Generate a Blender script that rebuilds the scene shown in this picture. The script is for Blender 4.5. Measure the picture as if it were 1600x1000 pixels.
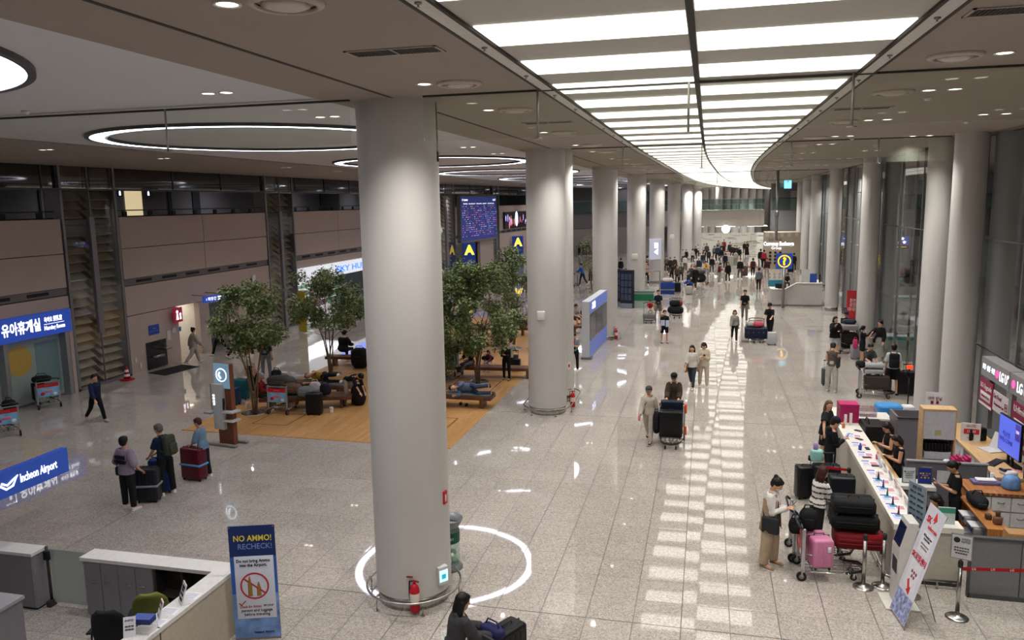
import bpy, math, random
from mathutils import Vector, Matrix
random.seed(7)
C = bpy.context.scene
for o in list(bpy.data.objects): bpy.data.objects.remove(o)
PI = math.pi
# ---------------------------------------------------------------- camera
FPX, YAW, PIT, ROL = 1227.835, 0.243739, 0.148717, 0.01758914
HC = 6.6
cam = bpy.data.cameras.new('camera'); camo = bpy.data.objects.new('camera', cam); C.collection.objects.link(camo)
cam.sensor_width = 36; cam.lens = FPX/1600*36; cam.clip_end = 500; cam.clip_start = .05
_f = Vector((-math.sin(YAW)*math.cos(PIT), math.cos(YAW)*math.cos(PIT), -math.sin(PIT)))
_r = Vector((math.cos(YAW), math.sin(YAW), 0)); _d = _f.cross(_r)
R2 = math.cos(ROL)*_r + math.sin(ROL)*_d; D2 = -math.sin(ROL)*_r + math.cos(ROL)*_d
camo.matrix_world = Matrix(((R2.x, -D2.x, -_f.x, 0), (R2.y, -D2.y, -_f.y, 0), (R2.z, -D2.z, -_f.z, HC), (0, 0, 0, 1)))
C.camera = camo
def _dir(x, y): return R2*((x-800)/FPX) + D2*((y-500)/FPX) + _f
def at(x, y, z=0.0):            # the point of height z seen at photo pixel (x, y)
    d = _dir(x, y); t = (z-HC)/d.z; return Vector((d.x*t, d.y*t, z))
def atY(x, y, Y):
    d = _dir(x, y); t = Y/d.y; return Vector((d.x*t, Y, HC+d.z*t))
def atX(x, y, X):
    d = _dir(x, y); t = X/d.x; return Vector((X, d.y*t, HC+d.z*t))
# ---------------------------------------------------------------- world and exposure
w = bpy.data.worlds.new('night'); C.world = w; w.use_nodes = True
bg = w.node_tree.nodes['Background']; bg.inputs[0].default_value = (.50, .53, .60, 1); bg.inputs[1].default_value = .1
C.view_settings.view_transform = 'Standard'; C.view_settings.look = 'None'
C.view_settings.exposure = 0.0; C.view_settings.gamma = 1
PANEL_E, RING_E, SPOT_E = 1.7, 9.0, 660.0
# ---------------------------------------------------------------- materials
def lin(h):
    h = h.lstrip('#'); v = [int(h[i:i+2], 16)/255 for i in (0, 2, 4)]
    return [(c/12.92 if c <= .04045 else ((c+.055)/1.055)**2.4) for c in v]+[1.0]
_m = {}
def mat(hexc, rough=.5, metal=0.0, emit=0.0, var=.06, scale=14.0, bump=0.0, spec=.28, coat=0.0):
    key = (hexc, rough, metal, emit, var, scale, bump, spec, coat)
    if key in _m: return _m[key]
    m = bpy.data.materials.new('m_'+hexc.lstrip('#')); m.use_nodes = True
    nt = m.node_tree; b = nt.nodes['Principled BSDF']; col = lin(hexc)
    b.inputs['Roughness'].default_value = rough; b.inputs['Metallic'].default_value = metal
    b.inputs['Specular IOR Level'].default_value = spec; b.inputs['Coat Weight'].default_value = coat
    if emit:
        b.inputs['Base Color'].default_value = col
        b.inputs['Emission Color'].default_value = col; b.inputs['Emission Strength'].default_value = emit
    else:
        tc = nt.nodes.new('ShaderNodeTexCoord'); n = nt.nodes.new('ShaderNodeTexNoise'); n.inputs['Scale'].default_value = scale
        n.inputs['Detail'].default_value = 3
        nt.links.new(tc.outputs['Object'], n.inputs['Vector'])
        r = nt.nodes.new('ShaderNodeValToRGB')
        r.color_ramp.elements[0].position = .3; r.color_ramp.elements[1].position = .7
        r.color_ramp.elements[0].color = [c*(1-var) for c in col[:3]]+[1]; r.color_ramp.elements[1].color = [min(1, c*(1+var)) for c in col[:3]]+[1]
        nt.links.new(n.outputs['Fac'], r.inputs['Fac']); nt.links.new(r.outputs['Color'], b.inputs['Base Color'])
        if bump:
            bp = nt.nodes.new('ShaderNodeBump'); bp.inputs['Strength'].default_value = bump; bp.inputs['Distance'].default_value = .01
            nt.links.new(n.outputs['Fac'], bp.inputs['Height']); nt.links.new(bp.outputs['Normal'], b.inputs['Normal'])
    _m[key] = m; return m
def glassmat(name, tint=(.9, .95, .93, 1), refl=1.0, body=0.0, bodycol=(.2, .22, .22, 1), rough=.02):
    m = bpy.data.materials.new(name); m.use_nodes = True; nt = m.node_tree; nt.nodes.clear()
    o = nt.nodes.new('ShaderNodeOutputMaterial'); t = nt.nodes.new('ShaderNodeBsdfTransparent'); t.inputs[0].default_value = tint
    g = nt.nodes.new('ShaderNodeBsdfGlossy'); g.inputs['Roughness'].default_value = rough; g.inputs[0].default_value = (1, 1, 1, 1)
    ge = nt.nodes.new('ShaderNodeNewGeometry'); dp = nt.nodes.new('ShaderNodeVectorMath'); dp.operation = 'DOT_PRODUCT'; nt.links.new(ge.outputs['Incoming'], dp.inputs[0]); nt.links.new(ge.outputs['Normal'], dp.inputs[1]); last = dp.outputs['Value']
    for op, v in (('ABSOLUTE', None), ('SUBTRACT', 1.0), ('POWER', 5.0), ('MULTIPLY', .94), ('ADD', .05), ('MULTIPLY', refl)):      # Schlick, the same from both sides of a pane
        mu = nt.nodes.new('ShaderNodeMath'); mu.operation = op; i = 1 if op == 'SUBTRACT' else 0; nt.links.new(last, mu.inputs[i])
        if v is not None: mu.inputs[1-i].default_value = v
        mu.use_clamp = op == 'MULTIPLY'; last = mu.outputs[0]
    base = t
    if body:
        d = nt.nodes.new('ShaderNodeBsdfDiffuse'); d.inputs[0].default_value = bodycol
        mb = nt.nodes.new('ShaderNodeMixShader'); mb.inputs[0].default_value = body
        nt.links.new(t.outputs[0], mb.inputs[1]); nt.links.new(d.outputs[0], mb.inputs[2]); base = mb
    mx = nt.nodes.new('ShaderNodeMixShader'); nt.links.new(mu.outputs[0], mx.inputs[0])
    nt.links.new(base.outputs[0], mx.inputs[1]); nt.links.new(g.outputs[0], mx.inputs[2]); nt.links.new(mx.outputs[0], o.inputs[0])
    return m
# ---------------------------------------------------------------- mesh helper
class MB:
    def __init__(s): s.v = []; s.f = []; s.sm = []
    def add(s, vs, fs, smooth=False):
        n = len(s.v); s.v += [tuple(v) for v in vs]; s.f += [tuple(i+n for i in f) for f in fs]; s.sm += [smooth]*len(fs); return s
    def box(s, a, b, M=None):
        x0, y0, z0 = a; x1, y1, z1 = b
        vs = [Vector(p) for p in ((x0, y0, z0), (x1, y0, z0), (x1, y1, z0), (x0, y1, z0), (x0, y0, z1), (x1, y0, z1), (x1, y1, z1), (x0, y1, z1))]
        if M: vs = [M @ v for v in vs]
        return s.add(vs, [(0, 3, 2, 1), (4, 5, 6, 7), (0, 1, 5, 4), (1, 2, 6, 5), (2, 3, 7, 6), (3, 0, 4, 7)])
    def bbox(s, a, b, r=.02, M=None, seg=3):      # box with rounded vertical-profile edges (all edges, chamfer style)
        x0, y0, z0 = a; x1, y1, z1 = b; r = min(r, (x1-x0)/2.01, (y1-y0)/2.01, (z1-z0)/2.01)
        def ring(ins, z):
            pts = []
            rr = r
            for cx, cy, a0 in ((x1-rr, y1-rr, 0), (x0+rr, y1-rr, PI/2), (x0+rr, y0+rr, PI), (x1-rr, y0+rr, 1.5*PI)):
                for k in range(seg+1):
                    t = a0+k*PI/2/seg; q = rr-ins
                    pts.append(Vector((cx+q*math.cos(t), cy+q*math.sin(t), z)))
            return pts
        rings = []
        for k in range(seg+1):
            t = k*PI/2/seg; rings.append(ring(r*(1-math.sin(t)), z0+r*(1-math.cos(t))))
        for k in range(seg+1):
            t = k*PI/2/seg; rings.append(ring(r*(1-math.cos(t)), z1-r+r*math.sin(t)))
        return s.rings(rings, M=M)
    def rings(s, rings, M=None, cap=True, smooth=True, closed=False):
        n = len(rings[0]); vs = [p for r in rings for p in r]
        if M: vs = [M @ Vector(v) for v in vs]
        fs = []
        m = len(rings)
        for i in range(m if closed else m-1):
            j = (i+1) % m
            for k in range(n): k2 = (k+1) % n; fs.append((i*n+k, i*n+k2, j*n+k2, j*n+k))
        s.add(vs, fs, smooth)
        if cap and not closed:
            b = len(s.v)-len(vs)
            s.f.append(tuple(b+i for i in reversed(range(n)))); s.sm.append(False)
            s.f.append(tuple(b+(m-1)*n+i for i in range(n))); s.sm.append(False)
        return s
    def cyl(s, a, b, r, r2=None, n=16, cap=True, smooth=True):
        a = Vector(a); b = Vector(b); r2 = r if r2 is None else r2; d = (b-a)
        z = d.normalized(); x = z.orthogonal().normalized(); y = z.cross(x)
        R = [[c+q*(math.cos(2*PI*k/n)*x+math.sin(2*PI*k/n)*y) for k in range(n)] for c, q in ((a, r), (b, r2))]
        return s.rings(R, cap=cap, smooth=smooth)
    def lathe(s, prof, c=(0, 0, 0), n=24, sx=1, sy=1, smooth=True, cap=True):
        return s.rings([[Vector((c[0]+r*sx*math.cos(2*PI*k/n), c[1]+r*sy*math.sin(2*PI*k/n), c[2]+z)) for k in range(n)] for r, z in prof], cap=cap, smooth=smooth)
    def tube(s, pts, r, n=8, closed=False):
        pts = [Vector(p) for p in pts]; R = []; m = len(pts); up = None
        for i, p in enumerate(pts):
            if closed: t = (pts[(i+1) % m]-pts[i-1]).normalized()
            else: t = ((pts[min(i+1, m-1)]-p).normalized()+(p-pts[max(i-1, 0)]).normalized())
            t = t.normalized() if t.length > 1e-6 else Vector((0, 0, 1))
            if up is None: up = t.orthogonal().normalized()
            x = (up-t*up.dot(t)).normalized(); up = x; y = t.cross(x)
            rr = r[i] if isinstance(r, (list, tuple)) else r
            R.append([p+rr*(math.cos(2*PI*k/n)*x+math.sin(2*PI*k/n)*y) for k in range(n)])
        return s.rings(R, closed=closed)
    def ell(s, c, r, M=None, n=16, m=10):
        c = Vector(c); R = []
        for i in range(1, m):
            t = PI*i/m-PI/2
            R.append([Vector((r[0]*math.cos(t)*math.cos(2*PI*k/n), r[1]*math.cos(t)*math.sin(2*PI*k/n), r[2]*math.sin(t))) for k in range(n)])
        R = [[Vector((p.x*.3, p.y*.3, -r[2]*.985)) for p in R[0]]]+R+[[Vector((p.x*.3, p.y*.3, r[2]*.985)) for p in R[-1]]]
        R = [[c+(M @ p if M else p) for p in q] for q in R]
        return s.rings(R)
    def prism(s, pts, z0, z1, M=None):
        n = len(pts); vs = [Vector((p[0], p[1], z0)) for p in pts]+[Vector((p[0], p[1], z1)) for p in pts]
        if M: vs = [M @ v for v in vs]
        return s.add(vs, [tuple(reversed(range(n))), tuple(range(n, 2*n))]+[(i, (i+1) % n, n+(i+1) % n, n+i) for i in range(n)])
    def mesh(s, name, k=1.0, recalc=False):
        me = bpy.data.meshes.new(name); me.from_pydata([(x*k, y*k, z*k) for x, y, z in s.v], [], s.f)
        me.polygons.foreach_set('use_smooth', s.sm); me.validate(); me.update(); return me
    def obj(s, name, m, parent=None, loc=None, rz=None, k=1.0):
        me = s.mesh(name, k)
        if isinstance(m, str): m = mat(m)
        me.materials.append(m); return link(name, me, parent, loc, rz)
def link(name, data, parent=None, loc=None, rz=None):
    o = bpy.data.objects.new(name, data); C.collection.objects.link(o)
    if parent: o.parent = parent
    if loc is not None: o.location = loc
    if rz is not None: o.rotation_euler = (0, 0, rz)
    return o
def tag(o, label=None, cat=None, group=None, kind=None):
    if label: o['label'] = label
    if cat: o['category'] = cat
    if group: o['group'] = group
    if kind: o['kind'] = kind
    return o
def thing(name, label, cat, loc=(0, 0, 0), rz=0, group=None):
    return tag(link(name, None, None, loc, rz), label, cat, group)
def struct(name, mb, m, k=1.0): return tag(mb.obj(name, m, k=k), kind='structure')
def dup(root, loc=None, rz=None, label=None, group=None):
    r = root.copy(); C.collection.objects.link(r)
    if loc is not None: r.location = loc
    if rz is not None: r.rotation_euler = (0, 0, rz)
    if label: r['label'] = label
    if group: r['group'] = group
    for ch in list(root.children):
        c = ch.copy(); C.collection.objects.link(c); c.parent = r
        for g in list(ch.children):
            d = g.copy(); C.collection.objects.link(d); d.parent = c
    return r
_tm = {}
def text(s, size, m, parent, M, name='lettering', w=None, align='CENTER', ext=.003, bold=0.0):
    """text laid in the local XY plane of matrix M (parent space); w = wanted width"""
    t = bpy.data.curves.new('t', 'FONT'); t.body = s; t.size = size; t.align_x = align; t.align_y = 'CENTER'; t.extrude = ext; t.resolution_u = 2
    if bold: t.offset = bold*size
    o = bpy.data.objects.new('t', t); C.collection.objects.link(o)
    dg = bpy.context.evaluated_depsgraph_get(); me = bpy.data.meshes.new_from_object(o.evaluated_get(dg))
    bpy.data.objects.remove(o); bpy.data.curves.remove(t)
    if w and len(me.vertices):
        xs = [v.co.x for v in me.vertices]; f = w/max(1e-6, max(xs)-min(xs))
        me.transform(Matrix.Diagonal((f, 1, 1, 1)))
    me.transform(M); me.materials.clear(); me.materials.append(mat(m) if isinstance(m, str) else m)
    return link(name, me, parent)
def T(x, y, z): return Matrix.Translation((x, y, z))
def RX(a): return Matrix.Rotation(math.radians(a), 4, 'X')
def RY(a): return Matrix.Rotation(math.radians(a), 4, 'Y')
def RZ(a): return Matrix.Rotation(math.radians(a), 4, 'Z')
def frame(o, xdir, up=(0, 0, 1)):      # plane matrix: local x along xdir, local y up, normal = x cross y
    x = Vector(xdir).normalized(); y = Vector(up); y = (y-x*y.dot(x)).normalized(); n = x.cross(y)
    return Matrix(((x.x, y.x, n.x, o[0]), (x.y, y.y, n.y, o[1]), (x.z, y.z, n.z, o[2]), (0, 0, 0, 1)))
def lerp(p, q, t): return p+(q-p)*t
def interp(tab, x):
    if x <= tab[0][0]: return tab[0][1]
    for (a, b), (c, d) in zip(tab, tab[1:]):
        if x <= c:
            t = (x-a)/(c-a); return b+(d-b)*t
    return tab[-1][1]
K = HC/7.3        # the shell below is measured in units of 0.904 m
# ================================================================ THE SHELL (units of K metres)
ZC = 9.03
def nodes(name):
    m = bpy.data.materials.new(name); m.use_nodes = True; return m, m.node_tree, m.node_tree.nodes['Principled BSDF']
def mth(nt, op, a, b=None, c=None):
    n = nt.nodes.new('ShaderNodeMath'); n.operation = op
    for i, v in enumerate((a, b, c)):
        if v is None: continue
        if isinstance(v, (int, float)): n.inputs[i].default_value = v
        else: nt.links.new(v, n.inputs[i])
    return n.outputs[0]
def ramp(nt, src, stops):
    r = nt.nodes.new('ShaderNodeValToRGB'); e = r.color_ramp.elements
    while len(e) < len(stops): e.new(.5)
    for el, (p, c) in zip(e, stops): el.position = p; el.color = lin(c) if isinstance(c, str) else c
    nt.links.new(src, r.inputs[0]); return r.outputs[0]
def floor_material():
    m, nt, b = nodes('polished_granite'); tc = nt.nodes.new('ShaderNodeTexCoord'); sp = nt.nodes.new('ShaderNodeSeparateXYZ')
    nt.links.new(tc.outputs['Object'], sp.inputs[0]); S = .823*K
    def ax(o, ph):
        u = mth(nt, 'DIVIDE', mth(nt, 'SUBTRACT', o, ph*K), S); return u, mth(nt, 'FLOOR', u), mth(nt, 'FRACT', u)
    ux, cx, fx = ax(sp.outputs[0], -.31); uy, cy, fy = ax(sp.outputs[1], 12.9)
    def edge(f, wd): return mth(nt, 'LESS_THAN', mth(nt, 'MINIMUM', f, mth(nt, 'SUBTRACT', 1.0, f)), wd)
    g = mth(nt, 'MAXIMUM', edge(fx, .0085), edge(fy, .007))
    maj = mth(nt, 'MAXIMUM', mth(nt, 'LESS_THAN', mth(nt, 'ABSOLUTE', mth(nt, 'SUBTRACT', mth(nt, 'FRACT', mth(nt, 'ADD', mth(nt, 'DIVIDE', uy, 16.0), .5)), .5)), .0008), mth(nt, 'LESS_THAN', mth(nt, 'ABSOLUTE', mth(nt, 'SUBTRACT', mth(nt, 'FRACT', mth(nt, 'ADD', mth(nt, 'DIVIDE', ux, 16.0), .5)), .5)), .0006))
    cmb = nt.nodes.new('ShaderNodeCombineXYZ'); nt.links.new(cx, cmb.inputs[0]); nt.links.new(cy, cmb.inputs[1])
    wn = nt.nodes.new('ShaderNodeTexWhiteNoise'); wn.noise_dimensions = '2D'; nt.links.new(cmb.outputs[0], wn.inputs['Vector'])
    n1 = nt.nodes.new('ShaderNodeTexNoise'); n1.inputs['Scale'].default_value = 62; n1.inputs['Detail'].default_value = 2; nt.links.new(tc.outputs['Object'], n1.inputs['Vector'])
    n2 = nt.nodes.new('ShaderNodeTexVoronoi'); n2.inputs['Scale'].default_value = 48; nt.links.new(tc.outputs['Object'], n2.inputs['Vector'])
    sp2 = nt.nodes.new('ShaderNodeSeparateColor'); nt.links.new(n2.outputs['Color'], sp2.inputs[0])
    speck = mth(nt, 'ADD', mth(nt, 'MULTIPLY', n1.outputs[0], .55), mth(nt, 'MULTIPLY', sp2.outputs[0], .45))
    speck = mth(nt, 'ADD', speck, mth(nt, 'MULTIPLY', mth(nt, 'SUBTRACT', wn.outputs['Value'], .5), .10))
    col = ramp(nt, speck, [(.18, '#857d76'), (.40, '#a39b94'), (.6, '#b4aca4'), (.85, '#c8c1b9')])
    mx = nt.nodes.new('ShaderNodeMix'); mx.data_type = 'RGBA'; nt.links.new(g, mx.inputs[0]); nt.links.new(col, mx.inputs[6]); mx.inputs[7].default_value = lin('#453f3a')
    mx2 = nt.nodes.new('ShaderNodeMix'); mx2.data_type = 'RGBA'; nt.links.new(maj, mx2.inputs[0]); nt.links.new(mx.outputs[2], mx2.inputs[6]); mx2.inputs[7].default_value = lin('#3f3934')
    nt.links.new(mx2.outputs[2], b.inputs['Base Color'])
    n3 = nt.nodes.new('ShaderNodeTexNoise'); n3.inputs['Scale'].default_value = .35; nt.links.new(tc.outputs['Object'], n3.inputs['Vector'])
    ro = mth(nt, 'ADD', .015, mth(nt, 'MULTIPLY', n3.outputs[0], .035)); nt.links.new(mth(nt, 'ADD', ro, mth(nt, 'MULTIPLY', g, .3)), b.inputs['Roughness'])
    b.inputs['IOR'].default_value = 1.55; b.inputs['Specular IOR Level'].default_value = 1.0
    # every slab lies a hair out of level, so reflections break at the joints
    vm = nt.nodes.new('ShaderNodeVectorMath'); vm.operation = 'SUBTRACT'; nt.links.new(wn.outputs['Color'], vm.inputs[0]); vm.inputs[1].default_value = (.5, .5, .5)
    vs = nt.nodes.new('ShaderNodeVectorMath'); vs.operation = 'MULTIPLY'; nt.links.new(vm.outputs[0], vs.inputs[0]); vs.inputs[1].default_value = (.004, .004, 0)
    ge = nt.nodes.new('ShaderNodeNewGeometry'); va = nt.nodes.new('ShaderNodeVectorMath'); va.operation = 'ADD'
    nt.links.new(ge.outputs['Normal'], va.inputs[0]); nt.links.new(vs.outputs[0], va.inputs[1]); nt.links.new(va.outputs[0], b.inputs['Normal'])
    return m
def wood_material(name, a, bcol, c, sx=.12, sy=1.1, rough=.35):
    m, nt, b = nodes(name); tc = nt.nodes.new('ShaderNodeTexCoord'); mp = nt.nodes.new('ShaderNodeMapping'); mp.inputs['Rotation'].default_value = (0, 0, PI/2)
    nt.links.new(tc.outputs['Object'], mp.inputs[0]); br = nt.nodes.new('ShaderNodeTexBrick'); nt.links.new(mp.outputs[0], br.inputs['Vector'])
    br.inputs['Scale'].default_value = 1; br.inputs['Brick Width'].default_value = sy; br.inputs['Row Height'].default_value = sx; br.inputs['Mortar Size'].default_value = .0025
    br.inputs['Color1'].default_value = lin(a); br.inputs['Color2'].default_value = lin(bcol); br.inputs['Mortar'].default_value = lin(c); br.offset = .37
    n = nt.nodes.new('ShaderNodeTexNoise'); n.inputs['Scale'].default_value = 3; n.inputs['Detail'].default_value = 6; mp2 = nt.nodes.new('ShaderNodeMapping'); mp2.inputs['Scale'].default_value = (14, .9, 5)
    nt.links.new(tc.outputs['Object'], mp2.inputs[0]); nt.links.new(mp2.outputs[0], n.inputs['Vector'])
    mx = nt.nodes.new('ShaderNodeMix'); mx.data_type = 'RGBA'; mx.blend_type = 'MULTIPLY'; mx.inputs[0].default_value = .5
    nt.links.new(br.outputs['Color'], mx.inputs[6]); nt.links.new(ramp(nt, n.outputs[0], [(.3, (.62, .58, .52, 1)), (.7, (1.15, 1.12, 1.08, 1))]), mx.inputs[7])
    nt.links.new(mx.outputs[2], b.inputs['Base Color']); b.inputs['Roughness'].default_value = rough; return m
M_FLOOR = floor_material()
M_DECK = wood_material('oak_planks', '#b58752', '#c69a64', '#6b4a2e')
M_WALNUT = wood_material('walnut', '#53311f', '#6b432b', '#2c1a10', .3, 3.0, .4)
M_OAKTOP = wood_material('light_wood_top', '#caa878', '#d4b488', '#b08c5c', .5, 3, .4)
M_BUTCHER = wood_material('butcher_block', '#9c6433', '#b87d45', '#6a401e', .05, .5, .35)
M_CEIL = mat('#978c84', .75, var=.03, scale=.8); M_CEILG = mat('#c9c9ce', .75, var=.02, scale=.8)
M_TAUPE = mat('#b5a49c', .55, var=.03, scale=.6); M_STEEL = mat('#b9b7b3', .25, 1.0, var=.05); M_SATIN = mat('#8f8e8c', .38, .9)
M_DARK = mat('#2b2a2c', .5); M_BLACK = mat('#121214', .45); M_WHITE = mat('#dcdad6', .4, var=.02); M_GREY = mat('#77767a', .5, var=.03)
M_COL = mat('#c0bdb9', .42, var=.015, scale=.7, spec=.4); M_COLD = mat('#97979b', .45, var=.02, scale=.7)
M_SPAND = mat('#1b1a1a', .04, var=.02, spec=.8); M_GLASS = glassmat('clear_glass', (.90, .94, .92, 1), 1.0)
M_CURT = glassmat('curtain_glass', (.95, .965, .935, 1), .8, .03, (.5, .53, .44, 1)); M_FAC = glassmat('facade_glass', (.95, .968, .962, 1), .45)
M_BAL = glassmat('balustrade_glass', (.66, .78, .76, 1), 1.3, .08, (.4, .5, .48, 1)); M_LOUV = glassmat('louvre_glass', (.94, .95, .94, 1), 1.0)
M_PANEL = mat('#fffbf2', .5, emit=PANEL_E); M_RING = mat('#eef0ff', .5, emit=RING_E); M_LAMP = mat('#fff4e2', .5, emit=6.0)
M_BLUE = mat('#27439a', .45, var=.02); M_BLUEL = mat('#2c4aa8', .4, emit=.55); M_LIT = mat('#f4f6ff', .5, emit=1.6)
def u_floor():
    m = MB(); m.box((-60, -16, -.4), (40, 215, 0)); struct('floor', m, M_FLOOR, K)
    m = MB(); m.prism([(-16.81, 21.9), (-7.37, 21.68), (-7.37, 48), (-16.81, 48)], .001, .015); o = struct('floor_wood', m, M_DECK, K)
    tl = MB()
    for a in ((-9.35, 23.2, -8.15, 24.9), (-9.9, 28.3, -8.1, 30.6), (-14.9, 23.0, -13.6, 24.4)):
        x0, y0, x1, y1 = a
        for q in ((x0, y0, x1, y0+.03), (x0, y1-.03, x1, y1), (x0, y0, x0+.03, y1), (x1-.03, y0, x1, y1)): tl.box((q[0], q[1], .012), (q[2], q[3], .018))
    struct('trim_1', tl, mat('#3a2819', .6), K)
    m = MB()                                      # yellow guide line by the right glass wall
    a, b = at(1366, 538)/K, at(1450, 633)/K; d = (b-a).normalized()*1.2; n = Vector((-d.y, d.x, 0)).normalized()*.035
    m.prism([(a-d+n)[:2], (b+d+n)[:2], (b+d-n)[:2], (a-d-n)[:2]][::-1], .001, .006); struct('trim_2', m, mat('#d8c13a', .5), K)
u_floor()
LX = [(-20, -2.34), (28, -2.34), (36, -2.15), (56, -1.8), (79, -1.1), (100, .3), (118, 2.3), (136, 4.7), (168, 12), (176, 15)]
RXT = [(-20, 1.98), (30, 2.08), (37, 2.12), (47, 2.4), (58, 2.9), (67, 3.4), (90, 4.8), (112, 6.6), (140, 9.6), (168, 13.3), (176, 15)]
CX = [(-20, -.24), (30, -.15), (38, 0.02), (61, .85), (80, 1.9), (100, 3.2), (120, 5.0), (140, 7.4), (168, 12.7), (176, 15)]
def sm(tab, y, r=6): return sum(interp(tab, y+d) for d in (-r, -r/2, 0, r/2, r))/5
def u_ceiling():
    ys = [-16+2.2*i for i in range(88)]
    def plate(m, fa, fb, z, th=.25):
        for a, b in zip(ys, ys[1:]): m.prism([(fa(a), a), (fb(a), a), (fb(b), b), (fa(b), b)], z, z+th)
    m = MB(); plate(m, lambda y: -6.25, lambda y: sm(LX, y)-.2, ZC); plate(m, lambda y: sm(RXT, y)+.2, lambda y: 40, ZC)
    plate(m, lambda y: -60, lambda y: -16.7, ZC)
    struct('ceiling', m, M_CEIL, K)
    m = MB(); m.box((-60, -16, 0), (40, -15.5, 9.3)); m.box((-60, 177, 0), (40, 177.5, 9.3)); struct('wall_back', m, mat('#a7a29c', .6), K)
    m = MB(); m.box((-16.9, -16, ZC+.04), (-6.05, 177, ZC+.3)); struct('ceiling', m, M_CEILG, K)
    m = MB()
    for y in ys[:-1]:
        a, b = y, y+2.2
        for f, s in ((LX, -1), (RXT, 1)):
            p = [(sm(f, a)+s*.02, a), (sm(f, a)+s*.2, a), (sm(f, b)+s*.2, b), (sm(f, b)+s*.02, b)]
            m.prism(p if s > 0 else p[::-1], ZC-.015, ZC+.05)
    struct('trim_3', m, mat('#cdc9c4', .5, .1), K)
    m = MB()      # the dark slots either side of the trims, the middle slot and the ceiling joints
    for y in ys[:-1]:
        a, b = y, y+2.2
        for f, off in ((LX, -.21), (LX, .0), (RXT, .0), (RXT, .21), (CX, 0)):
            h = .02 if f is not CX else .035
            m.prism([(sm(f, a)+off-h, a), (sm(f, a)+off+h, a), (sm(f, b)+off+h, b), (sm(f, b)+off-h, b)], ZC-.022, ZC+.04)
    m.box((-5.09, -16, ZC-.006), (-5.03, 177, ZC+.01)); m.box((8.18, -16, ZC-.02), (8.26, 177, ZC+.01))
    for y in (26.3, 40.0, 54, 68): m.box((sm(RXT, y)+.22, y, ZC-.006), (8.2, y+.05, ZC+.01)); m.box((-6.2, y+.3, ZC-.006), (sm(LX, y)-.22, y+.35, ZC+.01))
    struct('trim_4', m, mat('#3b3532', .7), K)
    m = MB()      # grey baffle boards the luminous panels sit in
    for y in ys[:-1]: m.prism([(sm(LX, y), y), (sm(RXT, y), y), (sm(RXT, y+2.2), y+2.2), (sm(LX, y+2.2), y+2.2)], ZC+.012, ZC+.1)
    struct('ceiling', m, mat('#b9b5ae', .5, .1, var=.03), K)
    n = 0; y = 7.84-2.08*9
    while y < 170:
        for side in (0, 1):
            a = y if side == 0 else y+1.04; b = a+1.02
            f, g = ((LX, CX) if side == 0 else (CX, RXT)); e = .045
            xa, xb, xc, xd = sm(f, a)+e, sm(g, a)-e, sm(g, b)-e, sm(f, b)+e
            if xb-xa < .15: continue
            m = MB(); m.prism([(xa, a), (xb, a), (xc, b), (xd, b)], ZC-.004, ZC+.03)
            o = m.obj('luminous_panel', M_PANEL, k=K)
            tag(o, ('luminous white ceiling panel in the %s half of the striped light ceiling' % ('left' if side == 0 else 'right')), 'ceiling light', 'luminous panels in the %s half of the light ceiling' % ('left' if side == 0 else 'right')); n += 1
        y += 2.08
    # ring lights in the grey ceiling
    lab = ['big ring light cut by the left edge of the photo', 'big ring light over the left hall, behind the glass smoke curtain', 'third ring light, half hidden behind the nearest column', 'ring light seen between the nearest and the second column', 'ring light just above the departure board', 'far ring light by the second column', 'farther ring light seen beyond the second column', 'small distant ring light past the third column', 'distant ring light near the far hall end', 'most distant ring light over the hall']
    for i in range(9):
        cy = 5.75+13.22*i; cx = -11.35+(0 if cy < 56 else .06*(cy-56))
        m = MB(); R = [[Vector((cx+r*math.cos(t*PI/48), cy+r*math.sin(t*PI/48), z)) for r, z in ((4.07, ZC-.02), (3.75, ZC-.02), (3.75, ZC+.039), (4.07, ZC+.039))] for t in range(96)]
        root = thing('ring_light', lab[i]+', white', 'ceiling light', group='ring lights of the left hall')
        m.rings(R, closed=True, smooth=False).obj('luminous_ring', M_RING, root, k=K)
        m = MB()
        for r0, r1 in ((4.07, 4.17), (3.65, 3.75)):
            m.rings([[Vector((cx+r*math.cos(t*PI/48), cy+r*math.sin(t*PI/48), z)) for r, z in ((r1, ZC-.03), (r0, ZC-.03), (r0, ZC+.039), (r1, ZC+.039))] for t in range(96)], closed=True, smooth=False)
        m.obj('ring_trim', mat('#4a4a4e', .5), root, k=K)
u_ceiling()
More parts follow.
